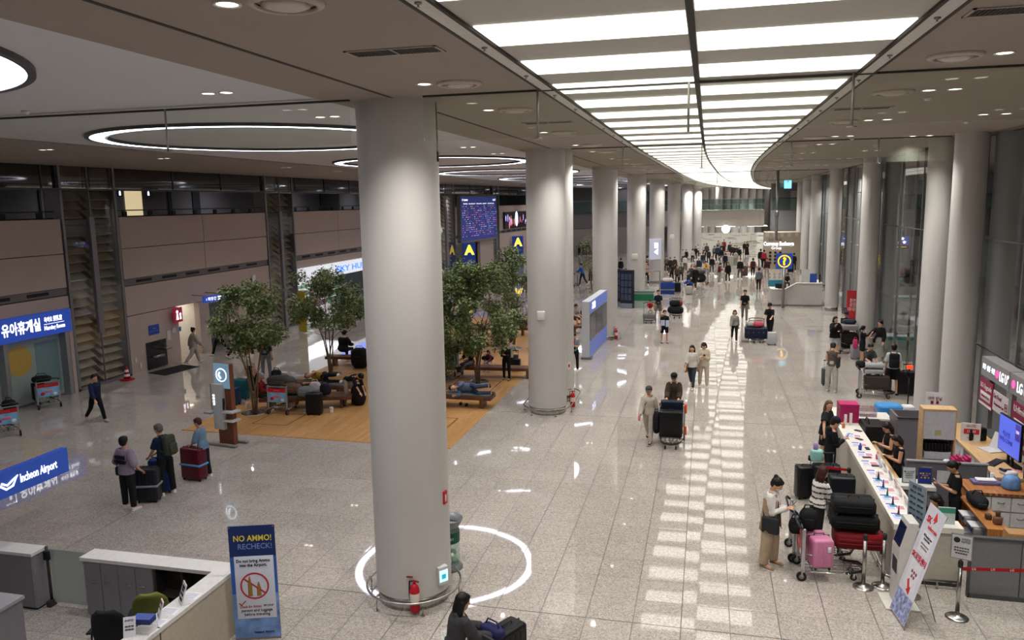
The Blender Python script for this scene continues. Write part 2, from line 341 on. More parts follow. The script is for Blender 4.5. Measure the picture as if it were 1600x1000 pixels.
# ---------------------------------------------------------------- small ceiling fittings
def fittings():
    def spot(x, y, z, pw, parent, ang=125, r=.07):
        l = bpy.data.lights.new('lamp', 'SPOT'); l.energy = pw; l.spot_size = math.radians(ang); l.spot_blend = 1; l.shadow_soft_size = r; l.color = (1, .965, .92)
        o = link('lamp', l, parent, (x, y, z)); return o
    p = MB(); p.lathe([(.085, 0), (.085, -.008), (.11, -.012), (.11, 0)], n=18, cap=False)
    d = MB(); d.lathe([(.083, 0), (.083, -.004)], n=18)
    me_r, me_l = p.mesh('bezel'), d.mesh('lens'); me_r.materials.append(M_WHITE); me_l.materials.append(M_LAMP)
    def down(x, y, zone, pw, ang=125, z=ZC):
        t = thing('downlight', 'small round recessed downlight in the '+zone, 'downlight', (x*K, y*K, z*K-.001), group='downlights in the '+zone)
        link('bezel', me_r, t); link('lens', me_l, t)
        if pw: spot(0, 0, -.03, pw, t, ang)
    q = MB(); q.lathe([(.30, 0), (.30, -.02), (.25, -.045), (.235, -.03), (.235, -.012)], n=28, cap=False)
    q2 = MB(); q2.lathe([(.02, -.01), (.17, -.012), (.19, -.03), (.14, -.05), (.02, -.055)], n=28)
    m1, m2 = q.mesh('outer_ring'), q2.mesh('core'); m1.materials.append(mat('#b5aaa2', .5)); m2.materials.append(mat('#c2b8af', .5))
    def diff(x, y, zone):
        t = thing('round_air_diffuser', 'round beige air diffuser in the '+zone, 'air diffuser', (x*K, y*K, ZC*K), group='round air diffusers in the '+zone)
        link('outer_ring', m1, t); link('core', m2, t)
    LZ, RZn = 'ceiling between the light strip and the left columns', 'ceiling between the light strip and the right columns'
    ys = [y+13.6*i for i in range(-1, 11) for y in (11.3, 14.8, 20.0)]
    for y in ys:
        l = sm(LX, y); r = sm(RXT, y); far = y > 75
        if y > 160: continue
        pw = SPOT_E*(1.0 if not far else 2.0 if y < 95 else 3.4)
        if far and ys.index(y) % 2: pw = 0
        down(l-1.7, y-.1, LZ, pw); down(r+1.5, y, RZn, pw); down(r+1.9, y, RZn, 0); diff(l-1.2, y, LZ); diff(r+.95, y, RZn)
    for i in range(-1, 7):
        for y in (19.7+13.6*i, 12.3+13.6*i):
            down(5.85, y, 'ceiling beside the right columns', SPOT_E*.8); down(6.3, y, 'ceiling beside the right columns', 0)
    for i in range(0, 7):
        for y in (11.2+13.4*i, 14.9+13.4*i): down(-7.62, y, 'grey ceiling of the left hall', SPOT_E*.6, z=ZC+.04); down(-7.3, y, 'grey ceiling of the left hall', 0, z=ZC+.04)
        for y in (19.2+13.4*i, 24.3+13.4*i): down(-18.6, y, 'brown ceiling along the left wall', SPOT_E*.8); down(-18.35, y, 'brown ceiling along the left wall', 0)
    for i in range(7): down(10.2, 14.5+13*i, 'ceiling outside the right glass front, added as fill', SPOT_E*1.3)  # added lamps with no visible source, brightening the hall and columns outside
    for i in range(8): down(-27.3, 12+10*i, 'balcony ceiling above the left wall, added fill light', SPOT_E*.2, ang=172, z=ZC)  # unseen lamps added to light the balcony's back wall
    # slot grilles
    def grille(x, y, rz, label):
        t = thing('ceiling_air_grille', label, 'air grille', (x*K, y*K, ZC*K), rz)
        f = MB(); W, H = .5, .17
        for a in ((-W, -H, W, -H+.03), (-W, H-.03, W, H), (-W, -H, -W+.03, H), (W-.03, -H, W, H), (-.01, -H, .01, H)): f.box((a[0], a[1], -.012), (a[2], a[3], 0))
        f.obj('frame', mat('#a79c94', .5), t)
        b = MB(); b.box((-W+.02, -H+.02, -.004), (W-.02, H-.02, 0)); b.obj('backing', mat('#1e1b1a', .8), t)
        s = MB()
        for k in range(24): s.box((-W+.04+k*.039, -H+.03, -.009), (-W+.052+k*.039, H-.03, -.004))
        s.obj('grille_bars', mat('#4c4643', .6), t)
    grille(-3.5, 8.75, .0, 'dark rectangular air grille in the ceiling left of the light strip, nearest')
    grille(2.95, 8.75, 0, 'rectangular air grille at the top right corner of the photo')
    grille(-3.45, 17.5, 0, 'thin dark air grille behind the smoke curtain, left of the light strip')
    grille(2.95, 17.3, 0, 'thin dark air grille behind the smoke curtain, right of the light strip')
    # detectors
    det = MB(); det.lathe([(.07, 0), (.07, -.02), (.045, -.035), (.04, -.05), (.01, -.055)], n=16); dm = det.mesh('detector'); dm.materials.append(M_WHITE)
    for x, y, z in ((-11.9, 12.0, .04), (-8.2, 17.7, .04), (3.8, 15.9, 0), (6.0, 21.4, 0), (4.2, 26, 0), (5.6, 30, 0)):
        tag(link('smoke_detector', dm, None, (x*K, y*K, (ZC+z)*K)), 'white smoke detector on the '+('grey ceiling of the left hall' if x < 0 else 'brown ceiling over the right side'), 'smoke detector', 'smoke detectors on the '+('left' if x < 0 else 'right')+' ceiling')
    det = MB(); det.lathe([(.03, 0), (.03, -.012), (.008, -.02), (.008, -.035), (.02, -.037)], n=10); dm = det.mesh('sprinkler'); dm.materials.append(M_SATIN)
    for i in range(12):
        y = 4.6+2.1*i
        tag(link('sprinkler', dm, None, ((sm(LX, y)-.11)*K, y*K, (ZC-.015)*K)), 'tiny sprinkler head on the left metal edge of the light strip', 'sprinkler', 'sprinklers on the left strip edge')
        tag(link('sprinkler', dm, None, ((sm(RXT, y)+.11)*K, y*K, (ZC-.015)*K)), 'tiny sprinkler head on the right metal edge of the light strip', 'sprinkler', 'sprinklers on the right strip edge')
fittings()
# glass smoke curtains hung from the ceiling across the hall
def curtain(y, x0, x1, hang, label, z0=8.31):
    t = thing('smoke_curtain', label, 'glass smoke barrier', (0, y*K, 0))
    m = MB(); m.box((x0, -.012, z0), (x1, .012, ZC+.13)); m.obj('glass_sheet', M_CURT, t, k=K)
    m = MB(); m.box((x0, -.03, ZC-.03), (x1, .03, ZC+.002)); m.obj('top_rail', mat('#4c4a46', .5, .4), t, k=K)
    for x in hang:
        m = MB(); m.cyl((x, -.04, ZC), (x, -.04, z0-.03), .018, n=8); m.lathe([(.07, 0), (.07, -.02)], (x, -.04, z0-.02), 14); m.obj('hanger', mat('#a8a69f', .4, .6), t, k=K)
curtain(12.4, -24.4, -5.8, (-20, -16, -9.3), 'nearest glass smoke curtain hanging over the left hall from the grey ceiling')
curtain(12.4, -4.5, 7.9, (-2.6, -.3, 1.98), 'nearest glass smoke curtain hanging across the bright light strip')
curtain(26.3, -4.4, 7.0, (-2.7, -.2, 2.5, 5), 'second glass smoke curtain, level with the second column')
curtain(54, -4.0, 7.4, (-2.2, .6, 5), 'third glass smoke curtain, far along the light strip')
curtain(82, -2.2, 9, (-1.2, 5), 'farthest glass smoke curtain before the bridge')
# ---------------------------------------------------------------- columns
def column(x, y, r, label, twin=None, rail=True, m=M_COL, top=ZC, group=None):
    t = thing('round_column', label, 'column', (x*K, y*K, 0), group=group)
    c = MB(); c.lathe([(r, .24), (r, top)], n=56, cap=False); c.obj('shaft', m, t, k=K)
    c = MB(); c.lathe([(r-.03, 0), (r-.03, .245)], n=56, cap=True); c.obj('steel_base', M_STEEL, t, k=K)
    if twin:
        c = MB(); c.lathe([(r*.93, .24), (r*.93, top)], (twin[0], twin[1], 0), n=48, cap=False); c.obj('twin_shaft', m, t, k=K)
        c = MB(); c.lathe([(r*.93-.03, 0), (r*.93-.03, .245)], (twin[0], twin[1], 0), n=48); c.obj('twin_base', M_STEEL, t, k=K)
    if rail:
        R = r+.18; g = MB()
        if twin:
            L = math.hypot(*twin); a0 = math.atan2(twin[1], twin[0]); pts = []
            for k in range(25): a = a0+PI/2+PI*k/24; pts.append((R*math.cos(a), R*math.sin(a), .25))
            for k in range(25): a = a0-PI/2+PI*k/24; pts.append((twin[0]+R*math.cos(a), twin[1]+R*math.sin(a), .25))
        else: pts = [(R*math.cos(2*PI*k/48), R*math.sin(2*PI*k/48), .25) for k in range(48)]
        g.tube(pts, .022, closed=True); o = g.obj('guard_rail', M_STEEL, t, k=K); s = MB()
        for k in range(0, len(pts), 8):
            p = Vector(pts[k]); s.cyl((p.x, p.y, 0), p, .013, n=8); s.cyl((p.x, p.y, .0), (p.x, p.y, .012), .04, n=10)
        s.obj('rail_posts', M_STEEL, o, k=K)
    return t
col1 = column(-5.25, 13.1, .70, 'nearest and largest white round column, with a red extinguisher at its foot')
column(-5.33, 26.45, .665, 'second white round column from the camera on the left row, a twin joined behind it', (.02, 1.75))
column(-5.2, 41.5, .66, 'third white column of the left row, behind the standing direction board')
column(-4.85, 56.5, .66, 'fourth white column of the left row, with a small white box on it')
column(-4.27, 70.5, .66, 'fifth white column of the left row, with a flat lit sign on it')
column(-3.35, 84, .66, 'sixth white column of the left row, by the crowd')
column(-2.36, 98, .66, 'seventh white column of the left row, behind the crowd')
column(-1.3, 108, .62, 'eighth white column of the left row, next to the bridge', rail=False)
for px, y in ((1101, 122), (1112, 123), (1123, 124), (1136, 130), (1149, 138), (1162, 146), (1174, 154), (1185, 160), (1196, 167), (1206, 172)):
    column(atY(px, 320, y*K).x/K, y, .0045*y, 'broad pale column standing in the curved row beyond the bridge', rail=False, group='columns beyond the bridge')
column(7.33, 25.5, .44, 'nearest white column of the right row, a twin joined behind it', (-.25, 1.9))
column(7.33, 39.5, .42, 'white column of the right row, behind the red banner')
column(7.93, 54, .42, 'white column of the right row at the end of the information desk')
column(8.5, 68, .42, 'fourth white column of the right row, beyond the information desk')
column(9.4, 82, .42, 'fifth white column of the right row, beside the currency exchange booth')
column(10.46, 97, .42, 'sixth white column of the right row, near the far balcony', rail=False)
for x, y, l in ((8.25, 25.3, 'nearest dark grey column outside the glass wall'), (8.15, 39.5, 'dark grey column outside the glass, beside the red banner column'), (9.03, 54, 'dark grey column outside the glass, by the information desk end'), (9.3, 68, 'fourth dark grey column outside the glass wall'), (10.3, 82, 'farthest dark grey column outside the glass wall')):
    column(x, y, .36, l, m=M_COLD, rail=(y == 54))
# ---------------------------------------------------------------- left wall
def wp(y): return -24.6+(0 if y < 56 else .1*(y-56))
def wbox(m, y0, y1, z0, z1, d0=0.0, d1=.3):     # a slab of the left wall: d = depth behind the face (negative: proud of it)
    m.prism([(wp(y0)-d0, y0), (wp(y1)-d0, y1), (wp(y1)-d1, y1), (wp(y0)-d1, y0)], z0, z1)
def left_wall():
    pan = MB(); strip = MB(); dark = MB(); slot = MB()
    bays = [(5, 16, 0), (16.2, 25.9, 1), (29.06, 40.75, 2), (44.0, 55.8, 3), (59, 67, 2), (71.3, 81.2, 4), (83.1, 103, 2)]
    for y0, y1, kind in bays:
        n = 2; L = (y1-y0)/n
        for i in range(n):
            a, b = y0+i*L+.02, y0+(i+1)*L-.02
            for z0, z1 in ((4.27, 5.58), (5.61, 6.95)): wbox(pan, a, b, z0, z1)
            if kind == 0 or (kind == 1 and i == 0 and 0): wbox(pan, a, b, 0, 3.94)
        wbox(strip, y0, y1, 3.97, 4.25, .05, .3); wbox(dark, y0, y1, 3.5, 7.0, .31, .36)
        k = y0+.8
        while k < y1-1.2: wbox(slot, k, k+1.0, 4.06, 4.18, .03, .06); k += 1.75
        if kind == 1: wbox(pan, y0, y1, 3.45, 3.94); wbox(pan, y0, 21.0, 0, 3.43); wbox(pan, 25.72, y1, 0, 3.43, -.05)
        if kind == 2:
            if y0 < 30:
                for a, b, z0, z1 in ((29.06, 32.45, 0, 2.62), (34.1, 34.9, 0, 2.62), (36.4, 40.75, 0, 2.62), (29.06, 40.75, 2.65, 3.94)): wbox(pan, a, b, z0, z1)
            else: wbox(pan, y0, y1, 0, 2.3); wbox(pan, y0, y1, 2.33, 3.94)
        if kind == 3: wbox(pan, y0, y1, 3.3, 3.94)
        if kind == 4: wbox(pan, y0, y1, 3.4, 3.94); wbox(pan, 77.4, y1, 0, 3.4)
    struct('wall_left', pan, M_TAUPE, K); struct('trim_5', strip, mat('#6d6a69', .5), K); struct('trim_6', slot, mat('#262425', .7), K); struct('wall_left', dark, mat('#2e2b2b', .7), K)
    # balcony zone above the panels
    m = MB(); m.box((-29.5, 5, 6.2), (-24.95, 106, 6.9)); m.box((-29.8, 5, 6.9), (-29.5, 106, 9.03)); struct('wall_left', m, mat('#85848c', .6), K)
    m = MB(); wbox(m, 5, 55.9, 8.1, ZC+.1, .12, .2); wbox(m, 56, 103, 8.1, ZC+.1, .12, .2); struct('window_1', m, M_SPAND, K)
    fr = MB()
    y = 6.0
    while y < 103:
        wbox(fr, y, y+.04, 8.1, ZC, .09, .2); y += 3.85
    wbox(fr, 5, 103, 8.05, 8.12, .08, .22); struct('trim_7', fr, mat('#57565a', .4, .5), K)
    for y0, y1, _ in bays[1:4]:
        t = thing('balcony_rail', 'dark handrail with square posts on the balcony ' + {16.2: 'over the nursing room', 29.06: 'over the restroom doorway', 44.0: 'over the white shop'}[y0], 'railing')
        m = MB(); wbox(m, y0, y1, 7.22, 7.27, .25, .3); m.obj('handrail', M_DARK, t, k=K)
        k = y0+.6
        while k < y1: m = MB(); wbox(m, k, k+.25, 6.97, 7.2, .25, .31); m.obj('post', M_BLACK, t, k=K); k += 1.65
    # lit door and signs on the balcony's back wall
    def back(x0, y0, x1, y1, X=-29.45):
        a, b = atX(x0, y0, X*K)/K, atX(x1, y1, X*K)/K; return a, b
    a, b = back(195, 298, 223, 333); m = MB(); m.box((-29.5, a.y, 6.95), (-29.42, b.y, 8.35)); struct('door_1', m, mat('#e8d3a8', .5, emit=.75), K)
    for px, w, c, lb in ((182, 9, '#1d2c66', 'blue sign with a white figure left of the lit doorway on the balcony'), (227, 8, '#1d2c66', 'blue sign with a white figure right of the lit doorway on the balcony')):
        a, b = back(px, 300, px+w, 308); t = thing('restroom_sign', lb, 'sign', (-29.4*K, a.y*K, 0)); m = MB(); m.box((-.03, 0, 7.95), (0, b.y-a.y, 8.35)); m.obj('sign_panel', c, t, k=K)
        m = MB(); L = b.y-a.y; m.ell((.01, L*.45, 8.25), (.01, .06, .05)); m.box((0, L*.45-.06, 8.0), (.015, L*.45+.06, 8.19)); m.obj('pictogram', M_LIT, t, k=K)
    for px, w in ((60, 4), (130, 8), (262, 6), (300, 12), (500, 30)):
        a, b = back(px, 300, px+w, 308); m = MB(); m.box((-29.5, a.y, 6.95), (-29.44, b.y, 8.5)); struct('trim_8', m, mat('#3c3c42', .5), K)
    # tall louvre windows
    lv = [(25.95, 29.0), (40.8, 43.95), (55.85, 58.95), (67.05, 71.25), (81.25, 83.05)]
    for i, (a, b) in enumerate(lv):
        m = MB(); z = .12
        while z < 8.0:
            mid = (a+b)/2
            for p, q in ((a+.12, mid-.14), (mid+.14, b-.12)):
                s = wp((p+q)/2); m.add([(s-.62, p, z+.30), (s-.62, q, z+.30), (s-.25, q, z), (s-.25, p, z), (s-.62, p, z+.33), (s-.62, q, z+.33), (s-.25, q, z+.03), (s-.25, p, z+.03)], [(0, 3, 2, 1), (4, 5, 6, 7), (0, 1, 5, 4), (1, 2, 6, 5), (2, 3, 7, 6), (3, 0, 4, 7)])
            z += .36
        t = tag(link('louvre_window', None), {0: 'tall louvre window beside the nursing room, nearest', 1: 'tall louvre window right of the restroom doorway', 2: 'tall louvre window hidden behind the nearest column', 3: 'tall louvre window left of the departure board', 4: 'tall louvre window right of the departure board'}[i], 'louvre window')
        m.obj('louvre_blades', mat('#a89c8a', .6, var=.12, scale=2), t, k=K)
        m = MB(); wbox(m, a, b, 0, 9.0, .7, .75); m.obj('backing', mat('#7a7060', .8), t, k=K)
        m = MB(); mid = (a+b)/2
        for p, q in ((a, a+.12), (b-.12, b)): wbox(m, p, q, 0, 9.03, -.03, .7)
        wbox(m, mid-.13, mid+.13, 2.2 if i == 0 else 0, 7.0, -.06, .1); wbox(m, mid-.02, mid+.02, 0, 9.03, -.02, .05); wbox(m, a, b, 0, .1, -.03, .2)
        m.obj('frame', mat('#85848a', .4, .5), t, k=K)
        m = MB(); wbox(m, a+.12, mid-.14, .1, 9.0, -.005, .01); wbox(m, mid+.14, b-.12, .1, 9.0, -.005, .01); m.obj('glass', M_LOUV, t, k=K)
left_wall()
def sign_face(t, M, w, h, m, name='sign_panel', d=.08, k=1.0):
    b = MB(); b.box((-w/2, -h/2, -d), (w/2, h/2, 0), M); return b.obj(name, m, t)
def wallM(y, z, off=.0):     # frame on the left wall face, x toward +Y (seen from the hall), normal to the hall
    return frame(((wp(y)+off)*K, y*K, z*K), (.0 if y < 56 else .1, 1, 0))
def left_things():
    # nursing room front
    t = thing('nursing_room_sign', 'long blue lit sign with white Korean lettering over the nursing room front', 'sign', (0, 0, 0))
    M = wallM(23.2, 2.99, .1); sign_face(t, M, 4.75, .80, M_BLUEL, d=.16)
    text('유아휴게실', .46, M_LIT, t, M @ T(.25, .0, .004), w=1.55, bold=.03)
    text('육아요 授乳室', .2, M_LIT, t, M @ T(1.58, .14, .004), w=.78, bold=.02); text('Nursing Room', .2, M_LIT, t, M @ T(1.62, -.14, .004), w=.9, bold=.03)
    b = MB(); b.box((1.17, -.01, 0), (2.05, .005, .006), M)
    for q in ((-.72, -.25, -.69, .25), (-1.1, .22, -.69, .25), (-1.1, -.25, -.69, -.22), (-.95, -.12, -.86, .1)): b.box((q[0], q[1], 0), (q[2], q[3], .006), M)
    b.obj('sign_lines', M_LIT, t)
    m = MB()
    for y in (21.1, 22.75, 25.6): m.box((-25.0, y-.09, 0), (-24.55, y+.09, 2.56))
    struct('trim_9', m, mat('#a3a3a6', .35, .6), K)
    m = MB(); m.box((-24.9, 21.1, .05), (-24.86, 25.6, 2.56)); struct('window_2', m, mat('#96a39e', .18, var=.05, scale=.8), K)
    t = thing('window_sticker', 'big pale yellow round sticker on the nursing room glass', 'sticker', (0, 0, 0)); m = MB(); m.lathe([(.52, 0), (.52, .006)], (0, 0, 0), 32)
    me = m.mesh('disc'); me.transform(frame((-24.855*K, 23.55*K, 1.75*K), (0, 1, 0))); me.materials.append(mat('#b99a4c', .5)); link('disc', me, t)
    t = thing('window_sticker', 'blue-grey sheet sticker on the right half of the nursing room glass', 'sticker', (0, 0, 0)); m = MB(); m.box((-24.858, 24.3, .2), (-24.85, 25.4, 2.3)); m.obj('sheet', mat('#6f8a8c', .4), t, k=K)
    # restroom doorway, niche, signs, mat, cone
    m = MB(); m.box((-27.5, 32.45, 0), (-27.4, 34.1, 2.65)); m.box((-27.5, 32.4, 0), (-24.9, 32.45, 2.65)); m.box((-27.5, 34.1, 0), (-24.9, 34.15, 2.65)); m.box((-27.5, 32.4, 2.65), (-24.9, 34.15, 2.7)); struct('wall_doorway', m, mat('#d9d4cc', .5), K)
    m = MB(); m.box((-27.39, 32.6, 2.6), (-25.2, 33.9, 2.64)); tag(m.obj('ceiling_lamp', mat('#fff6e6', .5, emit=3.0), k=K), 'luminous ceiling panel inside the bright restroom doorway', 'ceiling light')
    m = MB(); m.box((-27.5, 34.9, 0), (-27.4, 36.4, 2.65)); struct('wall_doorway', m, mat('#a9a5a3', .5), K)
    t = thing('drinking_fountain', 'dark steel drinking fountain alcove left of the restroom doorway', 'drinking fountain', (0, 0, 0)); m = MB(); m.box((-24.64, 30.05, .02), (-24.56, 31.4, 1.27)); m.obj('back_plate', mat('#47474b', .25, .8), t, k=K)
    m = MB(); m.bbox((-24.56, 30.25, .55), (-24.2, 30.8, .68), .04); m.obj('basin', M_STEEL, t, k=K); m = MB(); m.bbox((-24.56, 30.95, .8), (-24.2, 31.35, .92), .04); m.obj('basin', M_STEEL, t, k=K)
    m = MB(); m.tube([(-24.5, 31.2, .92), (-24.5, 31.2, 1.05), (-24.4, 31.15, 1.08)], .015); m.obj('spout', M_STEEL, t, k=K)
    def plate(x, y, w, h, c, label, kind='notice', extra=None, off=.03):
        p = atX(x, y, (-24.6+off)*K); t = thing('wall_'+kind, label, kind, (0, 0, 0)); M = frame(p, (0, 1, 0)); sign_face(t, M, w, h, c, d=.02)
        if extra: extra(t, M)
        return t
    plate(241, 515, .62, .4, '#2b4fa8', 'blue notice with white lines on the taupe wall above the fountain', extra=lambda t, M: text('= = =\n——————', .1, M_WHITE, t, M @ T(0, 0, .003), w=.45))
    plate(264, 524, .22, .4, '#cfcac0', 'narrow white notice on the wall, right of the blue one')
    plate(272, 516, .2, .22, '#c9ccd6', 'small blue and white pictogram plate left of the restroom doorway', extra=lambda t, M: text('i', .2, '#2b4fa8', t, M @ T(0, 0, .003)))
    plate(281, 514, .2, .22, '#c9ccd6', 'small pictogram plate right beside the restroom door edge', extra=lambda t, M: text('♿', .14, '#2b4fa8', t, M @ T(0, 0, .003)))
    plate(213, 563, .1, .18, '#d8cfca', 'tiny white and red switch plate low on the taupe wall', 'switch plate'); plate(220.5, 571, .08, .22, '#e0dcd6', 'tiny white socket plate low on the wall left of the fountain', 'socket')
    plate(397, 436, .3, .42, '#dedad4', 'white wall speaker high on the taupe wall above the near tree', 'speaker', off=.1)
    p = atX(279, 492, -24.3*K); t = thing('restroom_sign', 'red lit sign with a white woman figure beside the bright doorway', 'sign', (0, 0, 0)); M = frame(p, (0, 1, 0)); sign_face(t, M, .52, .62, mat('#8c1f3a', .4, emit=.5))
    m = MB(); m.lathe([(.07, 0), (.07, .006)], (-.08, .14, 0), 16); m.prism([(-.16, -.2), (0, -.2), (-.04, .06), (-.12, .06)], 0, .006); m.lathe([(.06, 0), (.06, .006)], (.12, .02, 0), 16); m.prism([(.07, -.2), (.17, -.2), (.16, -.04), (.08, -.04)], 0, .006)
    me = m.mesh('pictogram'); me.transform(M); me.materials.append(M_LIT); link('pictogram', me, t)
    p = atX(338, 466, -23.6*K); t = thing('direction_sign', 'blue hanging direction sign with white pictograms behind the nearest tree', 'sign', (0, 0, 0)); M = frame(p, (.25, 1, 0)); sign_face(t, M, 1.35, .3, M_BLUEL, d=.12)
    text('i 화장실 ♿ 🚻', .17, M_LIT, t, M @ T(0, 0, .004), w=1.1); m = MB(); m.cyl(M @ Vector((-.5, .15, -.06)), M @ Vector((-.5, .15, -.06))+Vector((-1.0, 0, .05)), .02); m.cyl(M @ Vector((.5, .15, -.06)), M @ Vector((.5, .15, -.06))+Vector((-1.0, 0, .05)), .02); m.obj('bracket', M_SATIN, t)
    m = MB(); q = [at(232, 583), at(258, 587), at(311, 573), at(285, 570)]; m.prism([(v.x, v.y) for v in q], .001, .018); tag(m.obj('door_mat', mat('#232226', .9, bump=.3, scale=60)), 'black floor mat lying in front of the restroom doorway', 'mat')
    p = at(199, 594); t = thing('traffic_cone', 'red safety cone with white bands at the foot of the louvre window', 'cone', p)
    m = MB(); m.bbox((-.2, -.2, 0), (.2, .2, .06), .04); m.obj('base', '#b0182a', t); m = MB(); m.lathe([(.13, .05), (.05, .5), (.03, .52), (.0301, .53)], n=20); m.obj('cone_body', '#b0182a', t)
    m = MB(); m.lathe([(.112, .16), (.095, .25)], n=20, cap=False); m.lathe([(.083, .33), (.067, .42)], n=20, cap=False); m.obj('white_bands', '#e6e2dc', t)
    # white shop
    m = MB(); m.box((-29.5, 44, 0), (-29.4, 55.8, 3.3)); m.box((-29.5, 44, 3.2), (-24.9, 55.8, 3.3)); struct('wall_shop', m, M_WHITE, K)
    m = MB(); m.box((-29, 45, 3.15), (-25.2, 55, 3.19)); tag(m.obj('ceiling_lamp', mat('#f4f6ff', .5, emit=3.2), k=K), 'luminous ceiling of the white shop behind the second tree', 'ceiling light')
    t = thing('shop_sign', 'white sign band with blue glowing letters behind the second tree', 'sign', (0, 0, 0)); M = wallM(49.9, 3.0, .12); sign_face(t, M, 10.6, .8, mat('#dfe3ea', .4, emit=.75), d=.2)
    text('SKY HUB', .5, mat('#3c6cff', .5, emit=2.4), t, M @ T(1.4, -.05, .01), w=4.3, bold=.03)
    for i in range(5):
        y = 45+i*2.3; t = thing('display_shelf', 'white display shelf with small goods inside the shop, number %s from the left' % ('one', 'two', 'three', 'four', 'five')[i], 'shelf', (-27.5*K, y*K, 0)); m = MB()
        m.box((-.3, -.8, 0), (.3, .8, .1))
        for z in (.5, .95, 1.4): m.box((-.3, -.8, z), (.3, .8, z+.04))
        m.box((-.3, -.8, 0), (-.27, .8, 1.6)); m.obj('shelf_frame', M_WHITE, t); g = MB()
        for z in (.1, .54, .99, 1.44):
            for k in range(7): g.box((.0, -.72+k*.21, z), (.25, -.58+k*.21, z+random.uniform(.15, .32)))
        g.obj('goods', random.choice(['#7d5a66', '#5c7191', '#a08a6a', '#6b8a70']), t)
    p = at(470, 505); t = thing('warning_banner', 'narrow yellow and red standing banner with an arrow behind the second tree', 'banner', at(474, 520)); m = MB(); m.box((-.25, -.02, .05), (.25, .02, 2.2)); m.obj('banner_panel', '#b5a23a', t); text('2↰', .4, M_BLACK, t, frame((0, -.022, 1.2), (1, 0, 0))); t.rotation_euler.z = -.2
    # departure board
    t = thing('departure_board', 'large blue flight information board with rows of small coloured text', 'display board', (0, 0, 0)); y0, y1 = 71.75, 81.25
    Mb = frame(((wp(76.5)+.35)*K, 76.5*K, 5.78*K), (.1, 1, 0)); W, Hh = 9.55*K, 4.2*K
    sign_face(t, Mb, W, Hh, mat('#26357f', .35, emit=.42), 'screen', d=.3); b = MB()
    for q in ((-W/2-.08, Hh/2, W/2+.08, Hh/2+.12), (-W/2-.08, -Hh/2-.12, W/2+.08, -Hh/2), (-W/2-.08, -Hh/2, -W/2, Hh/2), (W/2, -Hh/2, W/2+.08, Hh/2)): b.box((q[0], q[1], -.3), (q[2], q[3], .04), Mb)
    b.obj('frame', M_GREY, t)
    for ci, (c, e) in enumerate((('#d84a7a', 1.0), ('#e08a5a', .9), ('#7fd0d8', .9), ('#d8d8f0', .9), ('#8a5ad8', 1.0))):
        b = MB(); rr = random.Random(ci)
        for row in range(15):
            for colx in range(22):
                if rr.random() < .2:
                    x = -W/2+.35+colx*.385+rr.random()*.1; y = Hh/2-.85-row*.185; b.box((x, y, 0), (x+rr.uniform(.08, .22), y+.05, .006), Mb)
        b.obj('text_rows', mat(c, .5, emit=e), t)
    text('도착  ARRIVALS', .22, M_LIT, t, Mb @ T(-W/2+1.0, Hh/2-.28, .004), w=1.3); text('10:47', .26, M_LIT, t, Mb @ T(W/2-.55, Hh/2-.28, .004), w=.7); text('TIME  FLIGHT  FROM  EXIT  STATUS', .14, M_LIT, t, Mb @ T(0, Hh/2-.6, .004), w=W-1.2)
    # gate beneath the board: steel lintel, glass doors
    m = MB(); m.prism([(wp(71.8)-.6, 71.8), (wp(77.3)-.6, 77.3), (wp(77.3)-.7, 77.3), (wp(71.8)-.7, 71.8)], 0, 3.4); struct('door_2', m, M_FAC, K)
    m = MB(); m.prism([(wp(71)-4, 71), (wp(78)-4, 78), (wp(78)-4.1, 78), (wp(71)-4.1, 71)], 0, 3.4); struct('wall_gate', m, mat('#8f8d8c', .5), K)
    for y, l in ((72.3, 'tall blue gate pillar with a yellow letter A, left under the departure board'), (86.5, 'blue gate pillar with a yellow letter A by the right wall screen')):
        M = frame(((wp(y)+.9)*K, y*K, 1.75*K), (1, .55, 0)); t = thing('gate_pillar', l, 'sign', (0, 0, 0)); b = MB(); b.box((-.55, -1.75*K, -.3), (.55, 1.6, 0), M); b.obj('pillar_box', mat('#223a86', .4, emit=.35), t)
        text('A', 1.1, mat('#ffe14a', .5, emit=1.5), t, M @ T(0, .95, .005), bold=.05); text('←\n출구\nEXIT', .22, M_LIT, t, M @ T(-.12, -.35, .005), w=.35)
    def led(y0, y1, z0, z1, label):
        t = thing('wall_screen', label, 'screen', (0, 0, 0)); ym = (y0+y1)/2; M = frame(((wp(ym)+.2)*K, ym*K, (z0+z1)/2*K), (.1, 1, 0)); W, H = (y1-y0)*K, (z1-z0)*K; sign_face(t, M, W, H, mat('#1a1418', .4, emit=.15), 'screen', d=.15); rr = random.Random(int(y0))
        for c in ('#e8e4f0', '#c86a8a', '#b6a0ff', '#a8543c'):
            b = MB()
            for k in range(9):
                x = rr.uniform(-W/2+.3, W/2-.3); y = rr.uniform(-H/2+.25, H*.15); s = rr.uniform(.12, .3); b.prism([(x+s*.45*math.cos(a*PI/5), y+s*1.4*math.sin(a*PI/5)) for a in range(10)], 0, .006, M)
            b.obj('picture_shapes', mat(c, .5, emit=1.1), t)
        return t, M
    led(61, 66.9, 4.3, 6.3, 'dark wall screen with bright figures just right of the nearest column'); t, M = led(84.2, 95, 4.4, 6.25, 'dark wall screen with a white oval, left of the second column')
    b = MB(); b.prism([(-1.3+.45*math.cos(a*PI/12), .1+.75*math.sin(a*PI/12)) for a in range(24)], 0, .01, M); b.obj('white_oval', mat('#d6dcff', .5, emit=1.6), t)
left_things()
